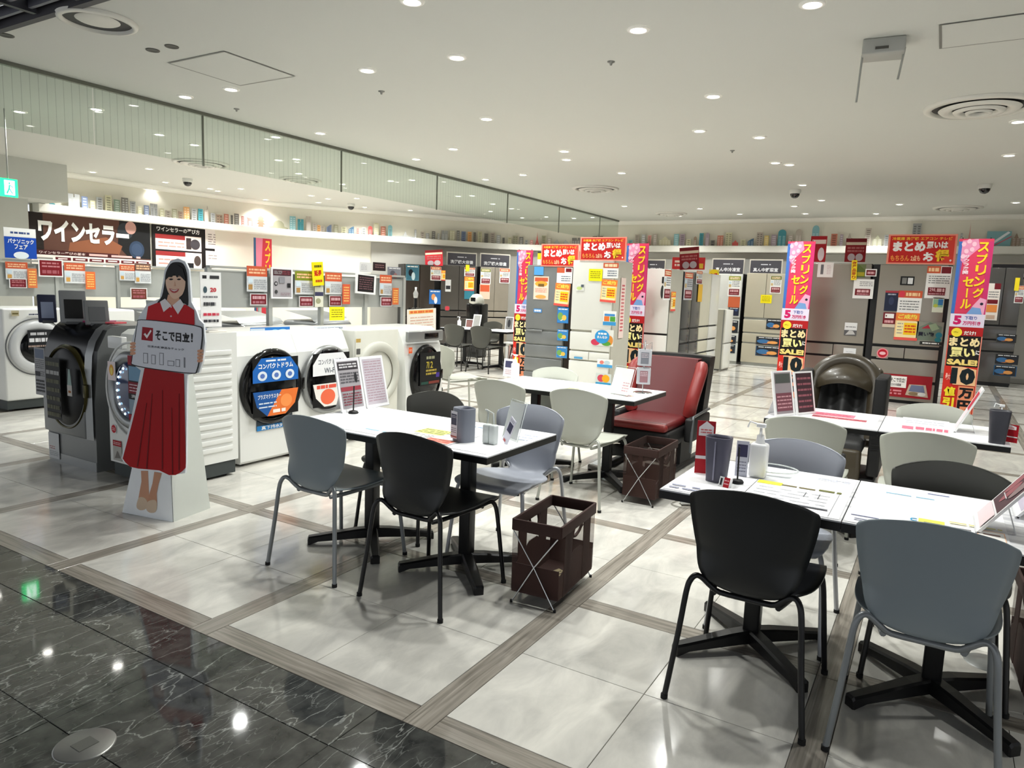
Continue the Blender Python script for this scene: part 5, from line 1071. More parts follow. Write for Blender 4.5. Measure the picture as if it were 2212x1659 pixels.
BD = [(118,10,5,'teal','roof'),(165,21,28,'grey','twin'),(188,11,25,'blue','block'),(205,9,18,'sand','block'),(220,11,27,'grey','block'),(239,12,33,'sand','block'),(257,11,26,'green','block'),(274,12,32,'charcoal','block'),(291,10,26,'grey','block'),(306,8,17,'sand','block'),(320,9,21,'blue','block'),(336,13,26,'grey','twin'),(353,8,18,'sand','block'),(366,8,15,'taupe','block'),(380,9,20,'olive','block'),(393,7,16,'brown','block'),(406,11,27,'orange','block'),(422,10,25,'grey','block'),(436,9,26,'teal','block'),(448,8,34,'taupe','spire'),(462,8,20,'grey','block'),(476,11,18,'brown','block'),(491,9,21,'rust','block'),(503,4,20,'charcoal','block'),(513,9,24,'charcoal','block'),(526,5,20,'pink','block'),(542,14,18,'pink','gate'),(565,18,26,'rust','pagoda'),(603,40,18,'olive','dome'),
 (633,12,29,'aqua','block'),(650,12,24,'teal','twin'),(667,10,31,'taupe','twin'),(680,8,17,'taupe','block'),(689,6,14,'orange','block'),(697,8,13,'taupe','block'),(711,10,17,'blue','slant'),(726,9,17,'olive','block'),(743,10,14,'sand','block'),(759,11,16,'navy','slant'),(773,6,14,'pink','block'),(786,8,15,'grey','block'),(800,9,19,'red','arch'),(813,10,26,'sand','block'),(828,10,20,'rust','block'),(843,9,24,'aqua','arch'),(876,42,14,'grey','peak'),(898,4,18,'grey','block'),(913,7,14,'taupe','block'),(924,7,12,'grey','block'),(937,7,17,'charcoal','block'),(948,4,13,'grey','block'),(961,13,20,'grey','twin'),(977,10,21,'sand','block'),(990,6,22,'charcoal','block'),(1002,9,21,'blue','block'),(1015,8,21,'orange','block'),(1026,5,21,'charcoal','block'),(1037,9,23,'sand','block'),(1051,8,20,'charcoal','block'),(1064,9,22,'taupe','block'),(1077,8,18,'grey','block'),(1088,5,13,'charcoal','block'),(1101,7,14,'sand','block'),
 (1113,10,18,'olive','block'),(1126,8,16,'charcoal','block'),(1137,6,10,'grey','block'),(1148,6,10,'pink','block'),(1160,8,27,'red','tower'),(1174,9,20,'olive','block'),(1186,8,15,'taupe','block'),(1212,36,12,'grey','bridge'),(1246,22,16,'charcoal','twin'),(1290,22,20,'charcoal','twin'),(1361,9,12,'aqua','block'),(1375,9,24,'taupe','block'),(1389,9,24,'grey','block'),(1402,7,22,'pink','block'),(1414,8,25,'taupe','block'),(1436,24,20,'sand','house'),(1460,10,25,'aqua','block'),(1473,10,25,'mauve','block'),(1487,9,14,'sand','block'),(1501,6,20,'brown','arch'),(1514,8,27,'teal','block'),(1527,8,28,'mauve','arch'),(1539,8,12,'charcoal','block'),(1555,12,22,'rust','block'),(1573,13,28,'sand','block'),(1588,12,12,'red','roof'),(1605,10,13,'sand','block'),(1621,12,16,'navy','slant'),(1640,12,29,'taupe','block'),(1655,9,22,'yellow','block'),(1671,11,24,'mauve','block'),(1688,16,35,'teal','arch'),
 (1707,9,24,'taupe','block'),(1724,12,36,'taupe','arch'),(1760,14,44,'aqua','arch'),(1801,12,26,'rust','block'),(1817,6,25,'mauve','block'),(1834,12,28,'taupe','house'),(1874,11,38,'taupe','block'),(1895,18,24,'olive','house'),(1915,9,24,'grey','block'),(1978,16,48,'grey','block'),(2076,4,28,'grey','block'),(2093,8,50,'pink','tower'),(2157,44,32,'aqua','flag'),(2195,14,28,'brown','house'),(2209,6,18,'taupe','block')]
seen = {}
def shape(kind, w, h):
    W = w/2
    if kind == 'spire': return [(-W, 0), (W, 0), (W, h*.7), (W*.6, h), (W*.4, h*.74), (-W, h*.7)]
    if kind == 'slant': return [(-W, 0), (W, 0), (W, h), (W*.2, h*.9), (-W, h*.6)]
    if kind == 'arch': return [(-W, 0), (W, 0), (W, h*.8)]+[(W*math.cos(PI*k/6), h*.8+h*.2*math.sin(PI*k/6)) for k in range(1, 6)]+[(-W, h*.8)]
    if kind in ('house', 'roof'): return [(-W, 0), (W, 0), (W, h*.6), (W*.6, h*.62), (0, h), (-W*.6, h*.62), (-W, h*.6)]
    if kind == 'tower': return [(-W, 0), (-W*.3, 0), (0, h*.2), (W*.3, 0), (W, 0), (W*.35, h*.4), (W*.1, h*.75), (0, h), (-W*.1, h*.75), (-W*.35, h*.4)]
    if kind == 'dome': return [(-W, 0), (W, 0), (W*.95, h*.2)]+[(W*.6*math.cos(PI*k/6), h*.3+h*.7*math.sin(PI*k/6)) for k in range(0, 7)]+[(-W*.95, h*.2)]
    if kind == 'peak': return [(-W, 0), (W, 0), (W, h*.15), (W*.2, h*.25), (0, h), (-W*.2, h*.25), (-W, h*.15)]
    if kind == 'gate': return [(-W*.7, 0), (-W*.45, 0), (-W*.45, h*.6), (W*.45, h*.6), (W*.45, 0), (W*.7, 0), (W*.7, h*.8), (W, h), (-W, h), (-W*.7, h*.8)]
    if kind == 'pagoda': return [(-W*.6, 0), (W*.6, 0), (W*.5, h*.22), (W, h*.25), (W*.5, h*.42), (W*.9, h*.48), (W*.45, h*.65), (W*.75, h*.7), (0, h), (-W*.75, h*.7), (-W*.45, h*.65), (-W*.9, h*.48), (-W*.5, h*.42), (-W, h*.25), (-W*.5, h*.22)]
    if kind == 'bridge': return [(-W, 0), (W, 0), (W, h*.2), (W*.5, h), (W*.2, h*.25), (-W*.2, h*.25), (-W*.5, h), (-W, h*.2)]
    if kind == 'twin': return [(-W, 0), (W, 0), (W, h), (W*.1, h), (W*.1, h*.75), (-W*.1, h*.75), (-W*.1, h), (-W, h)]
    return [(-W, 0), (W, 0), (W, h), (-W, h)]
KN = {'block': 'block', 'twin': 'twin tower', 'slant': 'slanted', 'arch': 'arch-topped', 'house': 'gabled', 'roof': 'low roofed', 'tower': 'lattice tower', 'dome': 'domed hall', 'peak': 'peaked skyline', 'gate': 'shrine gate', 'pagoda': 'pagoda', 'bridge': 'suspension bridge', 'spire': 'pointed', 'flag': 'blue and white flag'}
RW = random.Random(3)
for i, (px, pw, ph, cn, kd) in enumerate(BD):
    r = on_ledge(px)
    if r is None: continue
    pt, an = r; dist = (Vector((pt[0], pt[1], 2.6))-CAM0).dot(FWD); w = pw*dist/CF; h = ph*dist/CF
    nv = Vector((-math.sin(an), math.cos(an)))
    view = Vector((pt[0], pt[1])).normalized(); w /= max(.35, abs(view.dot(nv)))
    zone = 'left wall ledge' if px < 700 else 'curved part of the ledge' if px < 1150 else 'middle of the ledge' if px < 1500 else 'back wall ledge'
    left = BD[i-1]; 
    lab = '%s %s cutout on the %s, between %s and %s ones' % (cn, KN[kd], zone, BD[i-1][3] if i else 'no', BD[i+1][3] if i+1 < len(BD) else 'no')
    if lab in seen: seen[lab] += 1; lab = '%s %s cutout on the %s, %s such one counted rightward' % (cn, KN[kd], zone, ['', '', 'second', 'third', 'fourth', 'fifth'][seen[lab]])
    else: seen[lab] = 1
    t = thing('building_cutout', lab, 'wall ornament', (pt[0]+nv.x*.02, pt[1]+nv.y*.02, 2.6), an, 'city building cutouts on the white ledge')
    c = tuple(int(v*.8+38) for v in CN[cn]); b = MB(); po = shape(kd, w, h)
    b.prism([(x*1.0, z) for x, z in po], 0, .012, pm(c)); b.build('facade', t)
    # windows
    lt = tuple(min(255, int(v*.55+110)) for v in c); dk = tuple(int(v*.7) for v in c)
    if kd in ('block', 'twin', 'arch', 'slant', 'house', 'spire'):
        b = MB(); nr = max(2, int(h/.045)); nc = max(1, int(w/.06)); hh = h*(.92 if kd == 'block' else .62)
        col = pm(lt if RW.random() < .6 else dk)
        for r_ in range(nr):
            for q in range(nc):
                x0 = -w/2+w*(q+.2)/nc; x1 = -w/2+w*(q+.8)/nc; z0 = hh*(r_+.25)/nr; z1 = hh*(r_+.75)/nr
                b.add([(x0, -.001, z0), (x1, -.001, z0), (x1, -.001, z1), (x0, -.001, z1)], [(0, 1, 2, 3)], col)
        b.build('windows', t, kind='stuff')
    elif kd == 'flag':
        b = MB(); b.add([(-w*.4, -.001, h*.1), (-w*.3, -.001, h*.02), (w*.45, -.001, h*.9), (w*.35, -.001, h*.98)], [(0, 1, 2, 3)], pm((230, 236, 240))); b.add([(-w*.2, -.0016, h*.05), (-w*.15, -.0016, h*.02), (w*.5, -.0016, h*.6), (w*.5, -.0016, h*.68)], [(0, 1, 2, 3)], pm((206, 90, 100))); b.build('stripes', t)

# ================================================================ DISPLAY RACKS OVER THE WASHING MACHINES
RG = M('rack_grey', (176, 178, 174), .5, .2); RK = M('rack_shelf_black', (26, 26, 28), .5); RD = M('rack_panel', (166, 168, 164), .55)
def rack(name_lb, Y, x0, x1, ztop, zbot, n):
    t = thing('display_rack', name_lb, 'display rack', (x0, Y, 0)); L_ = x1-x0
    for k in range(n+1):
        b = MB(); b.box(L_*k/n-.02, -.015, 0, L_*k/n+.02, .025, ztop, RG); b.build('post', t)
    for k in range(n):
        b = MB(); b.box(L_*k/n+.022, .0, zbot, L_*(k+1)/n-.022, .014, ztop-.02, RD); b.build('panel', t)
    b = MB(); b.box(0, -.02, ztop, L_, .03, ztop+.02, RG); b.build('top_rail', t)
    b = MB(); b.box(0, .03, .92, L_, .22, .94, RK); b.build('shelf', t)
    return t
rack('long grey display rack with price cards behind the front washing machines', 5.22, 3.80, 6.30, 1.53, 1.20, 4)
rack('grey display rack with price cards behind the second washing machine row', 8.95, 3.75, 7.4, 1.55, 1.16, 5)
Y1 = 5.19; Y2 = 8.92
PG2 = 'price cards on the washing machine rack'
def frm(B_): B_.rect(.06, .05, .94, .95, (168, 164, 168)); B_.rect(.08, .74, .92, .93, (70, 36, 44)); B_.lines(.12, .78, .5, .9, 3, (190, 190, 190), 2); B_.lines(.5, .77, .88, .9, 2, (150, 70, 80), 4); B_.ell(.2, .48, .08, .07, (30, 30, 32)); B_.ell(.2, .48, .05, .04, (168, 164, 168)); B_.rect(.72, .36, .88, .5, (36, 36, 38)); B_.ell(.2, .22, .07, .06, (70, 70, 72)); B_.rect(.34, .5, .6, .7, (140, 140, 146)); B_.lines(.4, .1, .85, .2, 2, (150, 120, 130), 6)
for (bx, hd, lb, sd) in (((533, 575, 577, 630), ORG, 'price card with orange header left of the white framed notice', 1), ((637, 586, 678, 636), (130, 140, 40), 'price card with green header right of the white framed notice', 2), ((702, 589, 738, 636), ORG, 'price card with orange header above the yellow note', 3), ((820, 594, 846, 638), ORG, 'price card with orange header beside the dark framed menu', 4)):
    onY('price_card', Y1, bx, lb, 'price card', (lambda h_, s_: (lambda B_: (B_.rect(0, .6, 1, 1, h_), B_.lines(.1, .68, .9, .92, 2, (240, 190, 150), s_, .6), B_.rect(.05, .34, .28, .54, (206, 222, 232)), B_.rect(.07, .08, .26, .28, (176, 136, 80)), B_.lines(.34, .08, .95, .5, 5, (150, 154, 160), s_, .35))))(hd, sd), (214, 216, 218), PG2)
for (bx, lb) in (((540, 634, 577, 660), 'dark red price plate below the orange card left of the white frame'), ((646, 640, 677, 663), 'dark red price plate below the green header card'), ((711, 638, 738, 662), 'dark red price plate just above the yellow note'), ((822, 641, 847, 662), 'dark red price plate below the card beside the dark menu')):
    onY('price_plate', Y1, bx, lb, 'price card', lambda B_: (B_.rect(.06, .1, .94, .92, DR), B_.lines(.14, .5, .86, .82, 1, (206, 160, 166), 3, .8), B_.lines(.14, .16, .86, .4, 1, (170, 110, 120), 4, .8)), (206, 206, 206), PG2)
onY('framed_notice', Y1-.03, (586, 578, 632, 645), 'white framed grey notice on the front rack', 'notice', frm, (244, 244, 244), t=.012)
onY('framed_menu', Y1-.03, (768, 592, 811, 635), 'white framed dark menu on the front rack', 'notice', lambda B_: (B_.rect(.09, .1, .9, .93, (30, 26, 28)), B_.lines(.16, .2, .84, .86, 6, (120, 84, 90), 2, .4)), (244, 244, 244), t=.012, roll=.05)
onY('yellow_tag', Y1-.05, (676, 566, 700, 617), 'tall yellow tag with red characters on the front rack', 'sign', lambda B_: (B_.text('延長', .15, .4, .85, .66, (196, 40, 20), .05), B_.lines(.2, .76, .85, .88, 1, (90, 90, 20), 2, .8), B_.lines(.25, .14, .85, .26, 1, (190, 70, 20), 4, .8)), (244, 222, 20), roll=-.08)
onY('yellow_note', Y1-.05, (712, 663, 744, 692), 'square yellow note hanging below the price plate on the front rack', 'note', yellow, (246, 232, 30))
onY('orange_strip', Y1-.02, (740, 614, 756, 657), 'narrow orange strip card next to the price card above the yellow note', 'price card', lambda B_: B_.lines(.15, .1, .85, .9, 6, (240, 190, 110), 2, .5), (212, 92, 60)); onY('orange_strip', Y1-.02, (848, 622, 861, 658), 'narrow orange strip card at the right end of the front rack', 'price card', lambda B_: B_.lines(.15, .1, .85, .9, 6, (240, 200, 110), 2, .5), (214, 110, 60))
onY('spec_strip', Y1-.02, (680, 620, 698, 663), 'pale strip card below the tall yellow tag', 'price card', lambda B_: (B_.rect(0, .55, 1, .75, (60, 60, 90)), B_.ell(.4, .3, .3, .14, (160, 160, 130))), (222, 222, 206))
onY('dark_card', Y1+.05, (806, 567, 833, 585), 'small dark card standing on the front rack', 'price card', lambda B_: B_.lines(.15, .3, .85, .8, 2, (150, 110, 110), 2), (46, 30, 34)); onY('white_card', Y1+.05, (777, 567, 803, 588), 'small white card standing on the front rack', 'price card', lambda B_: B_.lines(.1, .2, .6, .8, 4, (180, 180, 184), 2), (226, 226, 226))
onY('orange_plate', Y1+.05, (846, 607, 863, 615), 'tiny orange plate at the right end of the front rack', 'price card', None, (190, 84, 40)); onY('grey_picture', Y1+.04, (837, 577, 866, 603), 'grey picture card at the right end of the front rack', 'poster', pic([(130, 132, 140), (90, 90, 100), (150, 110, 110)]), (150, 152, 160))
onY('info_stand', 4.70, (433, 588, 478, 706), 'tall white information sheet right of the cardboard woman', 'notice', lambda B_: (B_.rect(.1, .88, .3, .94, (40, 40, 44)), B_.rect(.45, .88, .9, .94, (60, 60, 64)), B_.ell(.22, .68, .09, .06, (70, 90, 100)), B_.text('20', .45, .64, .75, .72, (206, 60, 70), .04), B_.lines(.1, .52, .8, .58, 1, (120, 120, 124), 2, .5), B_.lines(.12, .38, .7, .46, 1, (70, 70, 74), 3, .8), B_.lines(.1, .2, .85, .26, 1, (206, 60, 80), 4, .8), B_.lines(.1, .08, .85, .14, 1, (60, 60, 64), 5, .8)), (246, 246, 246))
# rack 2 cards
for (bx, hd, lb, sd) in (((12, 566, 60, 604), ORG, 'price card with orange header at the far left of the second rack', 1), ((139, 568, 184, 612), ORG, 'price card with orange header right of the large dark red plate', 2), ((258, 572, 292, 606), ORG, 'price card with orange header left of the brown one, second rack', 3), ((291, 569, 326, 612), (120, 90, 80), 'price card with brown header beside the cutout head', 4)):
    onY('price_card', Y2, bx, lb, 'price card', (lambda h_, s_: (lambda B_: (B_.rect(0, .62, 1, 1, h_), B_.lines(.1, .68, .9, .92, 2, (240, 190, 150), s_, .6), B_.rect(.05, .34, .28, .54, (206, 222, 232)), B_.rect(.07, .08, .26, .28, (206, 156, 80)), B_.lines(.34, .08, .95, .5, 5, (150, 154, 160), s_, .35))))(hd, sd), (226, 228, 230), PG2)
for (bx, lb, g) in (((83, 560, 136, 598), 'large dark red price board on the second rack', (124, 18, 30)), ((20, 602, 58, 622), 'dark red price plate at the far left of the second rack', DR), ((282, 622, 318, 648), 'brown red plate left of the cutout on the second rack', (120, 60, 48))):
    onY('price_plate', Y2-.01, bx, lb, 'price card', (lambda g_: (lambda B_: (B_.rect(.05, .07, .95, .93, g_), B_.lines(.14, .5, .86, .86, 2, (190, 120, 126), 3, .5), B_.lines(.14, .16, .86, .4, 1, (170, 90, 100), 4, .8))))(g), (240, 240, 240), PG2)
onY('orange_strip', Y2-.02, (60, 580, 80, 622), 'orange strip card between the first price card and the dark red board', 'price card', lambda B_: B_.lines(.15, .1, .85, .9, 6, (250, 210, 120), 2, .5), (222, 120, 70)); onY('orange_strip', Y2-.03, (185, 587, 206, 625), 'orange strip card at the right of the second price card of the rear rack', 'price card', lambda B_: B_.lines(.15, .1, .85, .9, 6, (250, 200, 110), 2, .5), (232, 116, 60))
def fair(B_):
    B_.rect(0, .72, 1, 1, WH); B_.lines(.2, .8, .8, .88, 1, (60, 80, 130), 2, .8); B_.rect(0, 0, 1, .7, (20, 74, 176)); B_.text('パナソニック', .1, .48, .92, .64, WH, .03); B_.text('フェア', .3, .3, .72, .46, WH, .03); B_.ell(.5, .1, .24, .12, (232, 240, 246))
onY('fair_sign', Y2-.02, (9, 493, 78, 558), 'blue and white fair sign above the second rack at the left', 'sign', fair, WH, t=.006)
# pale handwritten poster near the exercise bike
onY('handwritten_poster', 5.10, (880, 667, 942, 717), 'pale poster with orange heading on the last washing machine', 'poster', lambda B_: (B_.rect(.06, .80, .9, .95, (246, 196, 110)), B_.lines(.1, .82, .88, .93, 1, (232, 110, 60), 2, .8), B_.lines(.1, .1, .9, .7, 5, (222, 170, 150), 4, .25)), (244, 238, 228), roll=-.03)
# things on top of the washing machines
def onT(box, z, name, lb, cat, fn=None, base=WH, tilt=-.5, depth=None):
    a = pZ((box[0]+box[2])/2, box[3], z); k = toscr((a.x, a.y, z))[2]; w = (box[2]-box[0])*k/CF; h = (box[3]-box[1])*k/CF/max(.3, math.cos(tilt))
    B_ = Board(w, h, base, .006); 
    if fn: fn(B_)
    return B_.build(name, (a.x, a.y, z+.002), math.atan2(-a.x, a.y)*.5, None, tilt=tilt, label=lb, cat=cat)
onY('promo_strip', 4.70, (541, 707, 626, 724), 'blue promotional strip standing on the washer with the black ring door', 'sign', lambda B_: (B_.rect(.0, .1, .35, .9, (200, 214, 228)), B_.lines(.04, .3, .32, .7, 2, (60, 70, 90), 2), B_.ell(.6, .4, .1, .35, (120, 200, 240)), B_.ell(.8, .4, .14, .35, (160, 220, 246))), (46, 124, 206))
onY('promo_strip', 4.70, (678, 704, 746, 720), 'white and blue promotional strip on the washer with the silver ring door', 'sign', lambda B_: (B_.rect(.05, .1, .6, .4, (90, 130, 210)), B_.lines(.1, .55, .9, .85, 1, (140, 150, 170), 3, .6)), (228, 234, 242))
for (bx, Y, z, nm, lb, c1, c2, tl) in (((86, 610, 120, 668), 5.78, 1.0705, 'tablet_display', 'dark blue tilted display board behind the grey washing machine', (48, 52, 74), (150, 160, 186), -.25), ((135, 606, 185, 674), 5.60, 1.0705, 'dryer_display', 'silver tilted panel with black window behind the grey washing machine', (134, 136, 138), (16, 17, 18), -.2), ((188, 626, 234, 678), 5.38, 1.0705, 'grey_lid_sample', 'grey tilted sample panel behind the grey washing machine', (120, 121, 122), (96, 98, 100), -.3)):
    p = pY((bx[0]+bx[2])/2, bx[3], Y); k = toscr((p.x, Y, z))[2]; w = (bx[2]-bx[0])*k/CF; h = (bx[3]-bx[1])*k/CF*1.05
    t = thing(nm, lb, 'display panel', (p.x, Y, z), -.35)
    b = MB(); T = Matrix.Rotation(tl, 4, 'X'); b.box(-w/2, 0, .0, w/2, .03, h, pm(c1), T, bev=.008); b.build('housing', t)
    b = MB(); b.box(-w*.34, -.003, h*.14, w*.34, 0, h*.72, pm(c2), T); b.build('screen', t)
    b = MB(); b.box(-w*.3, .0, -.01, w*.3, .16, .012, pm((90, 92, 94)), bev=.003); b.build('foot', t)
for i, (px, py, sz, c, lb) in enumerate(((116, 683, .12, (200, 206, 214), 'small white booklet on the grey washing machine'), (170, 690, .2, (150, 40, 90), 'magenta leaflet lying on the grey washing machine'), (215, 712, .12, (226, 90, 100), 'pink card at the edge between the first two washing machines'), (205, 718, .1, (240, 240, 244), 'white card fan on top of the white ribbed washer'), (498, 690, .16, (228, 224, 216), 'white booklet stack on the ribbed washer top'), (470, 684, .1, (70, 90, 150), 'blue booklet on the ribbed washer top'), (515, 703, .14, (190, 184, 180), 'tilted price frame on the ribbed washer top right corner'), (487, 668, .16, (236, 234, 228), 'open white brochure behind the ribbed washer'))):
    z = 1.0805 if i < 3 else 1.0605; p = Vector(((3.03, 5.72), (3.05, 5.50), (3.06, 5.30), (3.10, 4.93), (3.30, 4.50), (3.34, 4.72), (3.12, 4.47), (3.36, 4.88))[i]+(0,)); b = MB(); b.box(-sz/2, -sz*.35, 0, sz/2, sz*.35, .012, pm(c), bev=.002)
    b.box(-sz*.4, -sz*.25, .0121, sz*.1, sz*.2, .0128, pm(tuple(int(v*.7) for v in c)))
    b.build('booklet', loc=(p.x, p.y, z), rz=random.uniform(-1, 1), label=lb, cat='booklet')
# rotating leaflet rack behind second row (dark) is hidden; low racks between rows
# ================================================================ EXERCISE BIKE behind the last washer
p = pY(897, 690, 6.2); t = thing('exercise_bike', 'black exercise bike with loop handlebar behind the last washing machine', 'exercise bike', (p.x, 6.2, 0), 0)
zc = p.z; b = MB(); b.tube([(-.13, 0, zc+.16), (-.135, -.01, zc+.05), (-.12, -.02, zc-.0), (-.06, -.02, zc-.02), (.06, -.02, zc-.02), (.12, -.02, zc), (.135, -.01, zc+.05), (.13, 0, zc+.16)], .016, BLK, 8, sub=3); b.build('handlebar', t)
b = MB(); b.cyl((0, 0, .45), (0, 0, zc+.1), .03, BLK, n=12); b.build('post', t)
b = MB(); b.box(-.07, -.05, zc+.06, .07, .02, zc+.16, BLKG, bev=.012); b.build('console', t)
b = MB(); b.box(-.07, -.3, .12, .07, .3, .5, BLK, bev=.05); b.build('flywheel_housing', t)
b = MB(); b.box(-.22, -.34, 0, .22, -.29, .05, BLK, bev=.01); b.build('foot_bar', t); b = MB(); b.box(-.22, .29, 0, .22, .34, .05, BLK, bev=.01); b.build('foot_bar', t)
b = MB(); b.tube([(-.05, .25, .5), (-.05, .3, .8)], .025, BLK, 8); b.box(-.13, .22, .8, .08, .42, .86, BLK, bev=.02); b.build('saddle', t)
b = MB(); b.lathe([(0, zc+.28), (.03, zc+.3), (.035, zc+.36), (.014, zc+.4), (.014, zc+.44), (0, zc+.44)], M('bottle_silver', (200, 200, 198), .25, .5), 16); b.cyl((0, 0, zc+.1), (0, 0, zc+.29), .022, BLK, n=10); b.build('upright_grip', t)
# ================================================================ MASSAGE CHAIRS
RL = M('red_leather', (92, 10, 15), .42, var=.06, scale=12, bump=.15); RL2 = M('red_leather_light', (138, 44, 42), .4, var=.06, scale=12); BP = M('black_plastic_shell', (10, 10, 12), .4)
BPM = M('black_plastic_matte', (14, 14, 15), .6); BRL = M('brown_leather', (66, 58, 44), .35, var=.08, scale=10, coat=.15); GLT = M('charcoal_lining', (50, 50, 50), .55, var=.06, scale=14); GFR = M('grey_frame', (98, 102, 104), .4, .4)
def pad(b, rows, m):  b.grid(rows, m)
t = thing('massage_chair', 'red leather massage chair with black back shell beside the middle table', 'massage chair', (5.42, 2.02, 0), FX)
# local: x right (world -Y), y back (world +X)
w = .25
b = MB(); b.box(-w, -.02, .36, w, .62, .43, RL, bev=.03); b.box(-w, -.05, .36, w, .02, .425, RL2, bev=.03); b.build('seat', t)
b = MB(); rows = []
for k in range(9):
    s = k/8; z = .40+s*.50; y = .52+s*.22; rows.append([(x, y+.05*abs(x/w)**2*-1, z) for x in (-w, -w*.7, -w*.35, 0, w*.35, w*.7, w)])
b.grid(rows, RL); rows2 = [[(p[0], p[1]+.12, p[2]) for p in r] for r in rows]; b.grid(rows2, RL); b.grid([[r[0] for r in rows], [r[0] for r in rows2]], RL); b.grid([[r[-1] for r in rows], [r[-1] for r in rows2]], RL); b.grid([rows[-1], rows2[-1]], RL)
b.build('backrest', t)
for s in (-1, 1):
    b = MB(); b.tube([(s*(w+.01), .50, .44), (s*(w+.03), .48, .55), (s*(w+.045), .55, .70), (s*(w+.05), .62, .80), (s*(w+.03), .70, .84)], .055, RL2, 10, sub=3); b.build('side_bolster', t)
b = MB(); rows = []
for k in range(9):
    s = k/8; z = .22+s*.70; y = .66+s*.20; rows.append([(x, y+.06-.10*abs(x/(w+.07))**3, z) for x in (-(w+.07), -(w+.05), -w*.5, 0, w*.5, w+.05, w+.07)])
r2 = [[(p[0]*1.02, p[1]+.13, p[2]) for p in r] for r in rows]
b.grid(rows, BP); b.grid(r2, BP)
for q in (0, -1): b.grid([[r[q] for r in rows], [r[q] for r in r2]], BP); b.grid([rows[q], r2[q]], BP)
b.build('back_shell', t)
b = MB(); b.box(-w-.02, -.03, .22, w+.02, .66, .365, BPM, bev=.03); b.build('seat_base', t)
for s in (-1, 1):
    b = MB(); b.box(s*(w+.07)-.035, .30, .24, s*(w+.07)+.035, .82, .44, BPM, bev=.02); b.build('armrest', t)
    b = MB(); b.tube([(s*(w+.10), .30, .16), (s*(w+.10), .32, .42), (s*(w+.10), .38, .455), (s*(w+.10), .78, .47)], .012, GFR, 8, sub=2); b.build('side_frame', t)
b = MB(); b.tube([(-w, .05, .14), (-w*.5, -.02, .17), (0, .0, .14), (w*.5, -.02, .17), (w, .05, .14)], .05, BPM, 10, sub=3); b.build('foot_roller', t)
for s in (-1, 1):
    b = MB(); b.box(s*w-.03, .0, 0, s*w+.03, .9, .05, BPM, bev=.012); b.box(s*w-.02, .3, .04, s*w+.02, .6, .25, BPM); b.build('floor_rail', t)
b = MB(); b.box(-.05-w, .86, .50, -w+.25, .95, .60, BPM, bev=.015); b.build('rear_box', t)
t = thing('massage_chair', 'brown and charcoal massage chair with arched headrest behind the right middle table', 'massage chair', (6.12, .64, 0), FX)
w = .205
b = MB(); rows = []
for k in range(13):
    s = k/12; z = .34+s*.50; y = .34+s*.22
    rows.append([(x, y-.05*math.cos(x/w*PI*2)*(1 if abs(x) < w*.95 else 0)-.07*abs(x/w)**4-.06, z) for x in [w*(-1+2*i/16) for i in range(17)]])
b.grid(rows, GLT); b.build('backrest', t)
b = MB(); pts = [(-w-.03, .26, .34), (-w-.035, .34, .6), (-w-.02, .42, .80), (-w*.7, .47, .915), (0, .49, .955), (w*.7, .47, .915), (w+.02, .42, .80), (w+.035, .34, .6), (w+.03, .26, .34)]
b.tube(pts, .062, BRL, 12, sub=4); b.build('outer_rim', t)
b = MB(); rows = []
for k in range(7):
    a = k/6; rows.append([(x, .27+.20*a-.06*math.sin(a*PI)+.05*(x/w)**2, .78+.17*a-.06*(x/w)**2) for x in [w*1.02*(-1+2*i/10) for i in range(11)]])
b.grid(rows, BRL); b.build('head_pillow', t)
b = MB(); b.box(-w-.06, .62, .2, w+.06, .74, .90, BRL, bev=.05); b.build('back_cover', t)
for s in (-1, 1):
    b = MB(); b.box(s*(w+.085)-.045, .05, .08, s*(w+.085)+.045, .5, .87, BPM, bev=.02); b.build('side_wing', t)
    b = MB()
    for k in range(7): b.box(s*(w+.085)-.03, .044, .30+k*.035, s*(w+.085)+.03, .052, .315+k*.035, BP)
    b.build('vent_slots', t, kind='stuff')
b = MB(); b.box(-w, .0, .24, w, .42, .36, GLT, bev=.04); b.build('seat', t)
b = MB(); b.box(-w, -.02, .03, w, .10, .30, BRL, bev=.04); b.box(-w*.5, -.03, .08, -w*.1, 0, .26, GLT, bev=.02); b.box(w*.1, -.03, .08, w*.5, 0, .26, GLT, bev=.02); b.build('leg_rest', t)
b = MB(); b.box(-w-.10, .05, 0, w+.10, .62, .06, BPM, bev=.015); b.build('base', t)

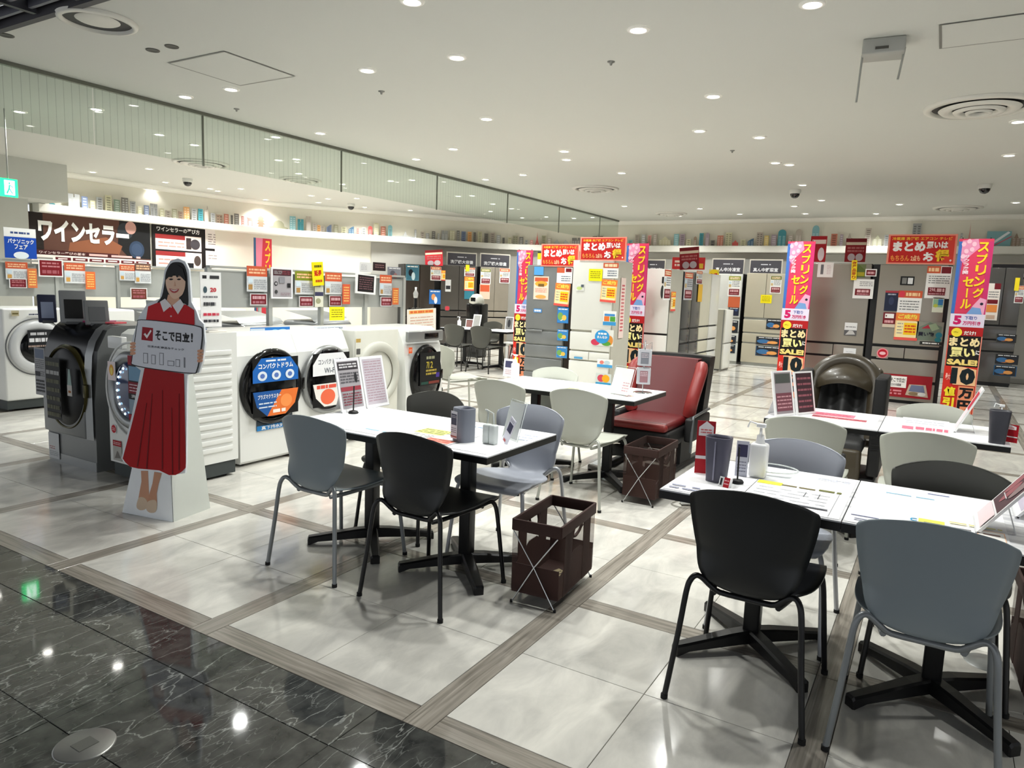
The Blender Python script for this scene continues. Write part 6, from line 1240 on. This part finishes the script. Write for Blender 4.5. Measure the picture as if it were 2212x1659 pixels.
# ================================================================ FOLDING MESH BASKETS
BF = M('basket_brown_fabric', (50, 26, 20), .8, var=.08, scale=30)
def mesh_mat():
    m = bpy.data.materials.new('basket_mesh'); m.use_nodes = True; nt = m.node_tree; N = nt.nodes; L = nt.links; b = N['Principled BSDF']
    b.inputs['Base Color'].default_value = (*lin((70, 44, 36)), 1); b.inputs['Roughness'].default_value = .8
    tc = N.new('ShaderNodeTexCoord'); n = N.new('ShaderNodeTexNoise'); n.inputs['Scale'].default_value = 60; L.new(tc.outputs['Object'], n.inputs['Vector'])
    mr = N.new('ShaderNodeMapRange'); mr.inputs['To Min'].default_value = .28; mr.inputs['To Max'].default_value = .46; L.new(n.outputs['Fac'], mr.inputs['Value']); L.new(mr.outputs['Result'], b.inputs['Alpha']); return m
BM_ = mesh_mat()
def basket(loc, rz, label, paper=True):
    t = thing('mesh_basket', label, 'basket', loc, rz, 'brown folding mesh baskets'); A, B, Hh = .225, .12, .40
    b = MB()
    for s in (-1, 1):
        b.box(-A, s*B-.006, Hh-.055, A, s*B+.006, Hh, BF, bev=.003); b.box(s*A-.006, -B, Hh-.055, s*A+.006, B, Hh, BF, bev=.003)
    b.build('rim', t)
    for s in (-1, 1):   # long sides
        b = MB()
        b.box(-A+.06, s*(B-.002)-.002, .05, -A+.15, s*(B-.002)+.002, Hh-.05, BF); b.box(A-.15, s*(B-.002)-.002, .05, A-.06, s*(B-.002)+.002, Hh-.05, BF)
        po = [(-A*.96, .05), (A*.96, .05), (A*.96, .16), (A*.5, .20), (A*.2, .235), (-A*.2, .235), (-A*.5, .20), (-A*.96, .16)]
        b.prism(po, s*(B-.004)-.0015, s*(B-.004)+.0015, BF); b.build('side_band', t)
        b = MB(); b.quad((-A, s*B, .06), (A, s*B, .06), (A, s*B, Hh-.05), (-A, s*B, Hh-.05), BM_); b.build('mesh_panel', t)
        b = MB(); b.quad((s*A, -B, .06), (s*A, B, .06), (s*A, B, Hh-.05), (s*A, -B, Hh-.05), BM_); b.build('mesh_panel', t)
        b = MB(); b.box(s*(A-.003)-.002, -B*.98, .05, s*(A-.003)+.002, B*.98, .19, BF); b.build('end_band', t)
    b = MB(); b.box(-A*.95, -B*.95, .05, A*.95, B*.95, .058, BF); b.build('bottom', t)
    for s in (-1, 1):
        for q in (-1, 1):
            b = MB(); b.tube([(s*(A+.010), -q*(B-.01), 0.0), (s*(A+.014), 0, .19), (s*(A+.010), q*(B-.01), Hh-.055)], .0035, CHR, 6); b.build('wire_leg', t)
            b = MB(); b.cyl((s*(A+.010), -q*(B-.01), 0), (s*(A+.010), -q*(B-.01), .012), .007, M('rubber_cap', (14, 14, 14)), n=8); b.build('foot', t)
    for q in (-1, 1):
        b = MB(); b.tube([(-.05, q*B*.97, Hh-.05), (-.045, q*B*.90, Hh-.09), (0, q*B*.86, Hh-.11), (.045, q*B*.90, Hh-.09), (.05, q*B*.97, Hh-.05)], .007, BF, 8, sub=3); b.build('handle', t)
    return t
basket((2.98, 1.50, 0), .08, 'brown folding mesh basket on the floor between the left and right tables')
basket((4.80, 1.68, 0), .02, 'brown folding mesh basket under the middle table, before the red massage chair')
basket((3.26, -.50, 0), .05, 'brown folding mesh basket cut by the lower right edge of the picture')
B_ = Board(.17, .11, (206, 192, 150), .002, step=.0006); B_.rect(0, 0, .18, 1, (190, 60, 60)).lines(.25, .2, .95, .85, 4, (90, 84, 60), 3, .5)
B_.build('floor_card', (2.96, 1.43, .060), -.25, None, tilt=-PI/2+.10, label='cream card with red edge lying in the nearest brown basket', cat='card')
B_ = Board(.17, .1, (196, 176, 120), .002); B_.lines(.1, .2, .9, .8, 2, (120, 100, 60)); B_.build('floor_card', (4.78, 1.62, .060), -.2, None, tilt=-PI/2+.10, label='tan card lying in the basket under the middle table', cat='card')

# ================================================================ THINGS ON THE TABLES
TZ = TH+.0005
SHEET = M('laminated_sheet', (244, 244, 246), .18, var=.004, coat=.5)
def mat_sheet(x0, y0, x1, y1, label, fn=None, name='desk_sheet', dz=0):
    """printed sheet; local x -> -Y (right in the picture), local 'up' -> +X (away)"""
    B_ = Board(y1-y0, x1-x0, (246, 246, 247), .0008, step=.0003)
    if fn: fn(B_)
    o = B_.build(name, (x0, (y0+y1)/2, TZ+dz+.0008), FX, None, tilt=-PI/2, label=label, cat='printed sheet'); return o
FN = (110, 116, 150)
mat_sheet(2.66, 2.34, 3.26, 2.93, 'white printed desk sheet on the left table under the framed notices', lambda B_: (B_.lines(.1, .2, .5, .5, 4, (220, 222, 228), 3, .2), B_.rect(.97, .03, .974, .95, (170, 172, 180)), B_.lines(.72, .1, .95, .16, 1, (150, 190, 210), 4, .5)))
mat_sheet(2.66, 2.02, 3.26, 2.32, 'white printed desk sheet in the middle of the left table', lambda B_: (B_.lines(.3, .55, .9, .7, 3, (200, 214, 224), 3, .2), B_.rect(.02, .03, .026, .97, (190, 192, 200)), B_.lines(.6, .8, .95, .86, 1, (120, 150, 180), 4, .5)))
mat_sheet(2.70, 1.95, 2.98, 2.28, 'colourful yellow and red leaflet beside the grey holder on the left table', lambda B_: (B_.rect(.02, .5, .55, .95, (236, 236, 130)), B_.rect(.5, .02, .97, .3, (240, 150, 130)), B_.lines(.05, .55, .6, .9, 3, (120, 130, 70), 3, .4), B_.lines(.5, .06, .95, .28, 2, (206, 90, 80), 3, .4), B_.lines(.1, .1, .5, .45, 4, (180, 180, 160), 5, .3)), 'leaflet', .0012)
mat_sheet(2.66, 1.70, 3.24, 1.93, 'pale printed strip at the near end of the left table', lambda B_: B_.lines(.6, .6, .97, .9, 3, (150, 160, 190), 3, .3))
def sheetA(B_):
    B_.rect(.44, .02, .96, .60, (248, 248, 249)); B_.rect(.44, .02, .444, .60, (60, 60, 64)); B_.rect(.94, .02, .944, .60, (150, 150, 156)); B_.rect(.45, .52, .60, .6, (244, 240, 70)); B_.lines(.60, .53, .80, .58, 1, (110, 100, 60), 3, .6); B_.lines(.82, .54, .95, .6, 1, (110, 112, 60), 3, .7)
    B_.lines(.48, .1, .9, .48, 5, (186, 188, 196), 3, .12); B_.rect(.76, .34, .764, .46, (80, 80, 84)); B_.rect(.84, .34, .844, .46, (80, 80, 84)); B_.lines(.74, .08, .93, .18, 1, (90, 92, 100), 5, .25); B_.lines(.76, .84, .97, .92, 2, (150, 160, 190), 5, .25); B_.lines(.02, .02, .2, .14, 2, FN, 6, .3)
mat_sheet(2.635, .235, 3.27, .865, 'large white printed desk sheet with yellow heading on the front right table', sheetA)
def sheetB(B_):
    B_.lines(.06, .62, .8, .94, 7, (206, 214, 226), 3, .12); B_.lines(.5, .92, .7, .96, 1, (90, 100, 150), 4, .5); B_.lines(.2, .78, .55, .82, 1, (130, 190, 220), 5, .4); B_.lines(.02, .13, .3, .17, 1, FN, 5, .4); B_.lines(.05, .04, .2, .1, 2, FN, 7, .3)
    B_.vtext('CDSO', .40, .02, .445, .30, (50, 160, 210), .03); B_.rect(.455, .02, .62, .31, (246, 236, 100)); B_.lines(.49, .22, .59, .25, 1, (70, 72, 60), 4, .8); B_.lines(.48, .04, .6, .08, 1, (60, 62, 90), 4, .9); B_.rect(.48, .13, .6, .17, (250, 244, 150))
    B_.lines(.68, .2, .78, .24, 1, (120, 120, 124), 4, .5); B_.lines(.7, .1, .76, .14, 1, (120, 120, 124), 5, .5); B_.rect(.815, .02, .98, .27, (250, 206, 170)); B_.rect(.822, .035, .973, .255, (250, 246, 240)); B_.lines(.85, .18, .95, .22, 1, (150, 120, 110), 5, .6); B_.lines(.85, .04, .94, .09, 1, (220, 80, 90), 5, .8); B_.lines(.65, .3, .97, .34, 1, (220, 214, 130), 6, .5)
mat_sheet(2.635, -.26, 3.27, .215, 'large white printed desk sheet with yellow and blue boxes on the front right table', sheetB)
mat_sheet(4.68, .28, 5.32, .86, 'white printed desk sheet on the table before the brown massage chair', lambda B_: (B_.lines(.1, .1, .9, .4, 3, (220, 214, 216), 3, .15),))
mat_sheet(4.68, -.36, 5.32, .25, 'white printed desk sheet on the table with the dark caddy', lambda B_: (B_.lines(.05, .1, .3, .2, 2, (210, 210, 220), 3, .2),))
mat_sheet(4.72, 2.45, 5.32, 3.05, 'white printed desk sheet on the middle table by the sanitizer', lambda B_: (B_.lines(.4, .5, .7, .56, 1, (140, 140, 146), 3, .5),))
mat_sheet(4.72, 1.82, 5.32, 2.42, 'white printed desk sheet on the middle table by the leaflet stand', None)
mat_sheet(4.80, 2.32, 4.98, 2.62, 'pink and yellow leaflets on the middle table', lambda B_: (B_.rect(0, .1, .5, .9, (226, 206, 204)), B_.rect(.62, .2, .95, .9, (242, 232, 120)), B_.lines(.05, .3, .45, .8, 3, (180, 150, 150), 3, .3)), 'leaflet', .0012)
# framed A4 notices
def a_frame(name, loc, w, h, rz, label, fn, lean=-.22, back=True):
    t = thing(name, label, 'framed notice', loc, rz); B_ = Board(w, h, (240, 240, 240), .008, step=.0006); fn(B_); B_.build('frame_panel', (0, 0, .004), 0, t, tilt=lean)
    if back:
        b = MB(); b.box(-w*.2, 0, 0, w*.2, .003, h*.40, M('frame_back', (206, 206, 208), .5), Matrix.Translation((0, h*.36, 0)) @ Matrix.Rotation(.32, 4, 'X')); b.build('prop', t)
    b = MB(); b.box(-w/2, -.004, 0, w/2, .012, .006, M('frame_foot', (226, 226, 228), .4)); b.build('foot', t)
    return t
a_frame('framed_notice', (3.075, 2.905, TZ+.002), .20, .31, 0, 'white framed dark price notice on the left table, left one', lambda B_: (B_.rect(.07, .05, .93, .95, (160, 156, 160)), B_.rect(.09, .78, .91, .93, (56, 52, 56)), B_.lines(.14, .81, .86, .91, 2, (200, 198, 200), 2, .6), B_.rect(.09, .38, .91, .46, (150, 60, 70)), B_.lines(.12, .52, .88, .74, 4, (90, 88, 92), 3, .5), B_.lines(.12, .1, .88, .35, 5, (130, 70, 80), 4, .5), B_.ell(.75, .62, .05, .1, (40, 40, 44))))
a_frame('framed_notice', (3.285, 2.905, TZ+.002), .20, .31, 0, 'white framed pale dotted sheet on the left table, right one', lambda B_: (B_.rect(.07, .05, .93, .95, (190, 182, 190)), B_.lines(.12, .1, .88, .92, 16, (170, 140, 150), 6, .3)))
# pen stand
t = thing('pen_stand', 'black round pen stand with upright pen in front of the framed notices', 'pen stand', (3.02, 2.86, TZ+.001))
b = MB(); b.lathe([(0, 0), (.028, 0), (.03, .006), (.024, .014), (.01, .018), (0, .018)], BPM, 20); b.build('base', t); b = MB(); b.cyl((0, 0, .015), (.004, 0, .16), .004, BPM, n=8); b.build('pen', t)
# grey brochure holder / caddy with label
def caddy(loc, rz, label, col, lab=True, h=.165, taper=0):
    t = thing('table_caddy', label, 'table bin', loc, rz); c = M('caddy_%d_%d_%d' % col, col, .4); D_ = M('caddy_inside', (30, 30, 32), .6)
    b = MB(); n = 28; rows = []
    for z, s in ((0, 1-taper), (.01, 1-taper), (h-.004, 1), (h, .98), (h, .93), (h-.03, .92)):
        rows.append([((.052*math.copysign(abs(math.cos(2*PI*i/n))**.6, math.cos(2*PI*i/n)))*s, (.045*math.copysign(abs(math.sin(2*PI*i/n))**.6, math.sin(2*PI*i/n)))*s, z) for i in range(n+1)])
    b.grid(rows, c); b.build('shell', t)
    b = MB(); b.add(rows[-1][:n], [list(range(n))], D_); b.build('lid', t)
    if lab: B_ = Board(.05, h*.82, (216, 218, 224), .001, step=.0004); B_.rect(.08, .5, .92, .9, (60, 62, 82)); B_.lines(.14, .75, .86, .86, 2, (200, 200, 210), 2); B_.lines(.1, .2, .9, .42, 3, (120, 124, 134), 3); B_.rect(.0, .06, 1, .1, (170, 80, 60)); B_.build('label_card', (-.02, -.047, h*.08), 0, t)
    return t
caddy((2.83, 1.95, TZ+.001), FX-.3, 'grey rounded holder with printed label at the near end of the left table', (126, 130, 142))
t0 = caddy((2.88, .725, TZ+.001), FX, 'purple-grey tapered caddy on the front right table', (78, 76, 92), False, .185, .22)
b = MB(); b.box(-.004, -.05, .012, .001, -.046, .17, M('caddy_seam', (140, 138, 156), .4)); b.build('seam', t0)
caddy((4.72, -.33, TZ+.001), FX, 'dark tapered caddy at the far right table, red card behind it', (50, 50, 58), False, .185, .25)
# red stand-up cards beside the caddies
def redcard(loc, rz, label, w=.075, h=.225):
    B_ = Board(w, h, (176, 18, 32), .004); B_.rect(0, .28, 1, .34, (246, 240, 240)); B_.poly([(.1, .72), (.9, .72), (.9, .9), (.5, 1.0), (.1, .88)], (250, 240, 240)); B_.lines(.2, .76, .8, .86, 2, (226, 120, 120), 3, .5)
    return B_.build('red_stand_card', loc, rz, None, label=label, cat='card', tilt=-.03)
redcard((2.955, .80, TZ+.003), FX+.3, 'red stand-up card left of the purple-grey caddy'); redcard((4.80, -.38, TZ+.003), FX-.4, 'red stand-up card behind the dark caddy at right', .1, .10)
B_ = Board(.045, .04, (190, 24, 40), .02, (244, 244, 244)); B_.rect(0, 0, .45, 1, WH).rect(.1, .15, .3, .85, (40, 40, 44)).lines(.52, .2, .95, .85, 2, (240, 180, 184)); B_.build('small_tent_card', (2.80, .675, TZ+.001), FX-.3, None, label='small red and white tent card at the foot of the purple-grey caddy', cat='card', tilt=-.3)
t = thing('pen_stand', 'black round pen stand beside the purple-grey caddy', 'pen stand', (2.90, .645, TZ+.001))
b = MB(); b.lathe([(0, 0), (.024, 0), (.026, .006), (.02, .014), (0, .016)], BPM, 20); b.build('base', t); b = MB(); b.cyl((0, 0, .012), (0, .002, .15), .0035, BPM, n=8); b.build('pen', t)
B_ = Board(.05, .15, (206, 208, 222), .002, step=.0005); B_.rect(.1, .55, .9, .9, (60, 60, 90)).lines(.15, .1, .85, .45, 4, (140, 142, 160)); B_.build('leaflet_card', (3.02, .66, TZ+.001), FX+.2, None, label='pale blue leaflet card standing behind the black pen stand', cat='card', tilt=-.1)
def bottle(loc, rz, label, h=.15, sc=1.0, name='sanitizer_bottle'):
    t = thing(name, label, 'sanitizer bottle', loc, rz); W_ = M('bottle_white', (240, 240, 240), .3, var=.005); 
    b = MB(); b.box(-.034*sc, -.028*sc, 0, .034*sc, .028*sc, h*.62, W_, bev=.012*sc); b.build('bottle', t)
    b = MB(); b.lathe([(.022*sc, h*.6), (.016*sc, h*.67), (.014*sc, h*.76), (.006*sc, h*.78), (.005*sc, h*.9), (0, h*.9)], W_, 16); b.build('collar', t)
    b = MB(); b.box(-.018*sc, -.009*sc, h*.9, .018*sc, .009*sc, h*.97, W_, bev=.003*sc); b.tube([(-.01*sc, 0, h*.95), (-.045*sc, 0, h*.985), (-.052*sc, 0, h*.88)], .004*sc, W_, 8); b.build('pump_head', t)
    return t
bottle((3.06, .60, TZ+.0012), FX, 'white pump sanitizer bottle on the front right table', .235, 1.05)
bottle((5.13, 3.03, TZ+.0012), FX, 'white pump sanitizer bottle at the left end of the middle table', .21, .9)
bottle((4.80, -.30-.06+.02, TZ+.0012), FX, 'white pump bottle behind the dark caddy at right', .215, .7)
bottle((10.95, 7.72, TZ+.001), FX, 'small white sanitizer bottle on the far back table', .2, .9)
# clear refill dispenser with two white bottles
t = thing('sanitizer_dispenser', 'pair of white sanitizer bottles with clear spray tops on the left table', 'sanitizer bottle', (2.86, 1.815, TZ+.001), FX)
for s in (-1, 1):
    b = MB(); b.box(s*.0185-.0175, -.02, 0, s*.0185+.0175, .02, .095, M('bottle_frost', (216, 222, 220), .35), bev=.008); b.build('bottle', t)
    b = MB(); b.cyl((s*.0185, 0, .095), (s*.012, 0, .15), .011, CLR, n=12); b.build('clear_top', t)
    b = MB(); b.tube([(s*.0185, 0, .10), (s*.014, 0, .15), (-.03+s*.004, 0, .165)], .003, M('bottle_frost', (216, 222, 220), .35), 6); b.build('nozzle', t)
# acrylic leaflet stands
def acrylic(loc, rz, w, h, label, fn=None, lean=-.25):
    t = thing('acrylic_stand', label, 'leaflet stand', loc, rz); ED = M('acrylic_edge', (226, 232, 230), .1, var=0, alpha=.55)
    T = Matrix.Rotation(lean, 4, 'X'); b = MB(); b.box(-w/2, 0, .002, w/2, .002, h, CLR, T); b.build('panel', t)
    b = MB(); b.tube([T @ Vector((-w/2, .001, .0)), T @ Vector((-w/2, .001, h)), T @ Vector((w/2, .001, h)), T @ Vector((w/2, .001, 0))], .0022, ED, 6); b.build('edge', t)
    b = MB(); b.box(-w/2, -.004, 0, w/2, .075, .003, CLR); b.build('foot', t)
    if fn: B_ = Board(w*.9, h*.9, (196, 198, 200), .001, step=.0005); fn(B_); B_.build('insert_sheet', (0, 0, .01), 0, t, tilt=lean)
    return t
acrylic((3.00, 1.79, TZ+.001), FX-.5, .15, .20, 'tilted clear acrylic stand behind the pair of white bottles', lambda B_: (B_.rect(0, 0, 1, 1, (190, 194, 192)),))
B_ = Board(.055, .14, (226, 224, 236), .002, step=.0005); B_.rect(.12, .45, .88, .8, (52, 50, 84)).lines(.15, .85, .85, .95, 2, (120, 120, 140)).rect(.2, .05, .6, .14, (190, 90, 90)); B_.build('leaflet_card', (2.91, 1.765, TZ+.004), FX-.5, None, roll=.42, label='slanted pale leaflet with dark blue block leaning by the white bottles', cat='card', tilt=-.12)
acrylic((4.86, 1.98, TZ+.001), FX-.35, .20, .22, 'large clear acrylic stand at the near end of the middle table', lambda B_: (B_.rect(0, 0, 1, 1, (202, 204, 202)), B_.lines(.6, .1, .95, .5, 4, (190, 150, 156), 4, .4)), -.3)
# rotating leaflet rack on the middle table
t = thing('leaflet_rack', 'small rotating leaflet rack with round chrome base on the middle table', 'leaflet rack', (5.14, 1.90, TZ+.001), .4)
b = MB(); b.lathe([(0, .004), (.07, .004), (.075, 0)], CHR, 28); b.build('base', t); b = MB(); b.cyl((0, 0, .004), (0, 0, .40), .004, CHR, n=8); b.build('pole', t)
for k in range(4):
    a = k*PI/2
    for j, z in enumerate((.07, .21)):
        B_ = Board(.085, .12, (184, 184, 190), .006, (210, 212, 214), step=.0008); B_.rect(.15, .12, .85, .85, (150, 110, 116) if (k+j) % 2 else (120, 122, 130)); B_.lines(.2, .5, .8, .8, 3, (216, 200, 204), k+j)
        B_.build('leaflet_pocket', (math.sin(a)*.05, -math.cos(a)*.05, z), a, t)
b = MB()
for k in range(4): b.tube([(0, 0, .36), (math.sin(k*PI/2)*.05, -math.cos(k*PI/2)*.05, .385), (math.sin(k*PI/2)*.05, -math.cos(k*PI/2)*.05, .33)], .003, CHR, 6)
b.build('hooks', t)
a_frame('small_notice', (5.18, 3.13, TZ+.002), .10, .15, FX, 'small white notice card left of the sanitizer on the middle table', lambda B_: (B_.rect(.15, .5, .85, .88, (70, 70, 100)), B_.lines(.2, .1, .8, .4, 3, (200, 150, 160), 3)), -.1, False)
# clear tray
t = thing('clear_tray', 'clear oval tray behind the white pump bottle on the front right table', 'tray', (3.13, .56, TZ+.0012))
b = MB(); b.tube([(.085*math.cos(2*PI*i/28), .11*math.sin(2*PI*i/28), .03) for i in range(28)], .003, M('acrylic_edge', (226, 232, 230), .1, var=0, alpha=.55), 6, closed=True); b.build('rim', t)
b = MB(); b.grid([[(r*math.cos(2*PI*i/28)*.085, r*math.sin(2*PI*i/28)*.11, z) for i in range(29)] for r, z in ((1, .03), (.8, .003), (0.01, .002))], CLR); b.build('bowl', t)
# frames at the right edge, seen on edge
a_frame('framed_notice', (2.87, -.17, TZ+.002), .22, .31, PI, 'white framed dark red picture notice at the right edge of the front right table', lambda B_: (B_.rect(.05, .28, .95, .95, (84, 60, 66)), B_.ell(.2, .6, .12, .18, (150, 90, 96)), B_.ell(.45, .5, .12, .16, (150, 90, 96)), B_.ell(.7, .65, .14, .2, (140, 120, 120)), B_.ell(.3, .82, .12, .1, (130, 120, 116)), B_.rect(.05, .06, .95, .26, (236, 214, 218))), -.62)
a_frame('framed_notice', (3.17, -.30, TZ+.002), .22, .31, PI, 'white framed lilac notice behind the dark red one at the right edge', lambda B_: (B_.rect(.05, .08, .95, .92, (196, 188, 204)), B_.lines(.1, .2, .9, .8, 4, (170, 150, 176), 3)), -.62)
# frames, leaflets on the far right tables
a_frame('framed_notice', (4.80, .80, TZ+.002), .20, .29, -.45, 'tall narrow framed notice at the left end of the far right table', lambda B_: (B_.rect(.08, .04, .92, .96, (150, 140, 144)), B_.rect(.12, .72, .88, .93, (80, 84, 80)), B_.rect(.1, .1, .9, .5, (120, 70, 80)), B_.lines(.14, .14, .86, .46, 4, (200, 150, 156), 2)), -.2)
a_frame('framed_notice', (4.98, .70, TZ+.002), .20, .28, -.45, 'second narrow framed dark notice beside it on the far right table', lambda B_: (B_.rect(.08, .04, .92, .96, (66, 44, 50)), B_.lines(.14, .1, .86, .9, 6, (150, 90, 100), 4)), -.2)
mat_sheet(5.02, .42, 5.16, .68, 'pink leaflet lying on the far right table', lambda B_: (B_.rect(0, 0, 1, 1, (240, 130, 150)), B_.lines(.1, .2, .9, .8, 3, (150, 50, 80), 3, .4)), 'leaflet', .0012)
mat_sheet(4.92, .34, 5.0, .66, 'dark red and white leaflet in front of the pink one', lambda B_: (B_.rect(0, 0, 1, 1, (206, 110, 120)), B_.lines(.0, .2, 1, .8, 2, (130, 40, 60), 4, .5)), 'leaflet', .0012)
B_ = Board(.24, .07, (244, 244, 246), .003, step=.0006); B_.lines(.05, .5, .9, .85, 2, (200, 200, 210), 3, .2); B_.rect(0, 0, .25, .25, (244, 130, 150)); B_.lines(.3, .04, 1, .28, 1, (240, 120, 140), 5, .9)
B_.build('price_stand', (4.86, .02, TZ+.002), FX, None, tilt=-.35, label='low white stand card with pink lower edge on the far right table', cat='card')
a_frame('tent_frame', (5.02, -.13, TZ+.002), .20, .29, PI, 'white A-shaped acrylic frame seen from its side beside the dark caddy', lambda B_: (B_.rect(.1, .05, .9, .95, (230, 214, 220)), B_.rect(.2, .5, .9, .9, (190, 50, 70))), -.42)
# far back tables
a_frame('framed_notice', (10.9, 7.45, TZ+.001), .20, .16, FX, 'framed brown notice on the far back table beside the bottle', lambda B_: (B_.rect(.08, .1, .92, .92, (110, 70, 66)), B_.lines(.14, .2, .86, .8, 4, (160, 120, 116), 3)), -.15)
a_frame('framed_notice', (10.75, 7.22, TZ+.001), .16, .27, FX+.1, 'tall grey framed notice between the dark chairs at the back', lambda B_: (B_.rect(.1, .06, .9, .94, (176, 176, 172)), B_.lines(.16, .1, .84, .9, 9, (130, 130, 130), 3)), -.3)
a_frame('framed_notice', (11.05, 6.62, TZ+.001), .32, .24, FX, 'white and grey framed notice on the far back table near the banner', lambda B_: (B_.rect(.04, .06, .48, .94, (120, 120, 118)), B_.rect(.54, .06, .96, .94, (160, 150, 140)), B_.ell(.25, .5, .1, .3, (50, 50, 54)), B_.ell(.75, .4, .1, .3, (80, 70, 70))), -.12)
# coffee machine / black device near the back
p = pX(1034, 740, 11.6)
t = thing('counter_display', 'black display machine with silver head between the far back refrigerators', 'appliance', (12.3, 8.35, 0), FX)
b = MB(); b.box(-.17, 0, 0, .17, .35, 1.12, BLKG, bev=.03); b.build('housing', t); b = MB(); b.lathe([(0, 1.32), (.09, 1.3), (.15, 1.22), (.16, 1.14), (.14, 1.10)], M('silver_pale', (206, 206, 196), .3, .3), 20, Matrix.Translation((0, .15, 0))); b.build('head', t)
b = MB(); b.box(-.05, -.01, 1.16, .06, .02, 1.24, BLKG, bev=.006); b.build('display', t)
# white books / files under the back tables
t = thing('file_shelf', 'low white shelf with files under the far back tables', 'shelf', (11.9, 6.9, 0), FX)
b = MB(); b.box(-.5, 0, 0, .5, .3, .03, WHT); b.box(-.5, 0, .38, .5, .3, .40, WHT); b.box(-.5, .28, 0, .5, .3, .4, WHT); b.build('carcass', t)
for k in range(11):
    b = MB(); b.box(-.47+k*.085, .02, .03, -.47+k*.085+.06, .26, .30+.03*(k % 3), pm(((226, 220, 206), (240, 240, 238), (196, 160, 150), (214, 214, 220))[k % 4])); b.build('file', t)
# power strip with cable under the right table
p = pZ(1490, 1090, 0); t = thing('power_strip', 'white power strip with loose cable on the floor under the right table', 'power strip', (p.x, p.y, 0), .6)
b = MB(); b.box(-.035, -.07, .008, .035, .07, .045, WHT, bev=.008); b.build('housing', t); b = MB(); b.tube([(-.02, -.06, .01), (-.09, .0, .008), (-.08, .1, .008), (0, .13, .008), (.08, .05, .008)], .004, M('cable_grey', (150, 148, 140), .5), 6, sub=4); b.build('cable', t)
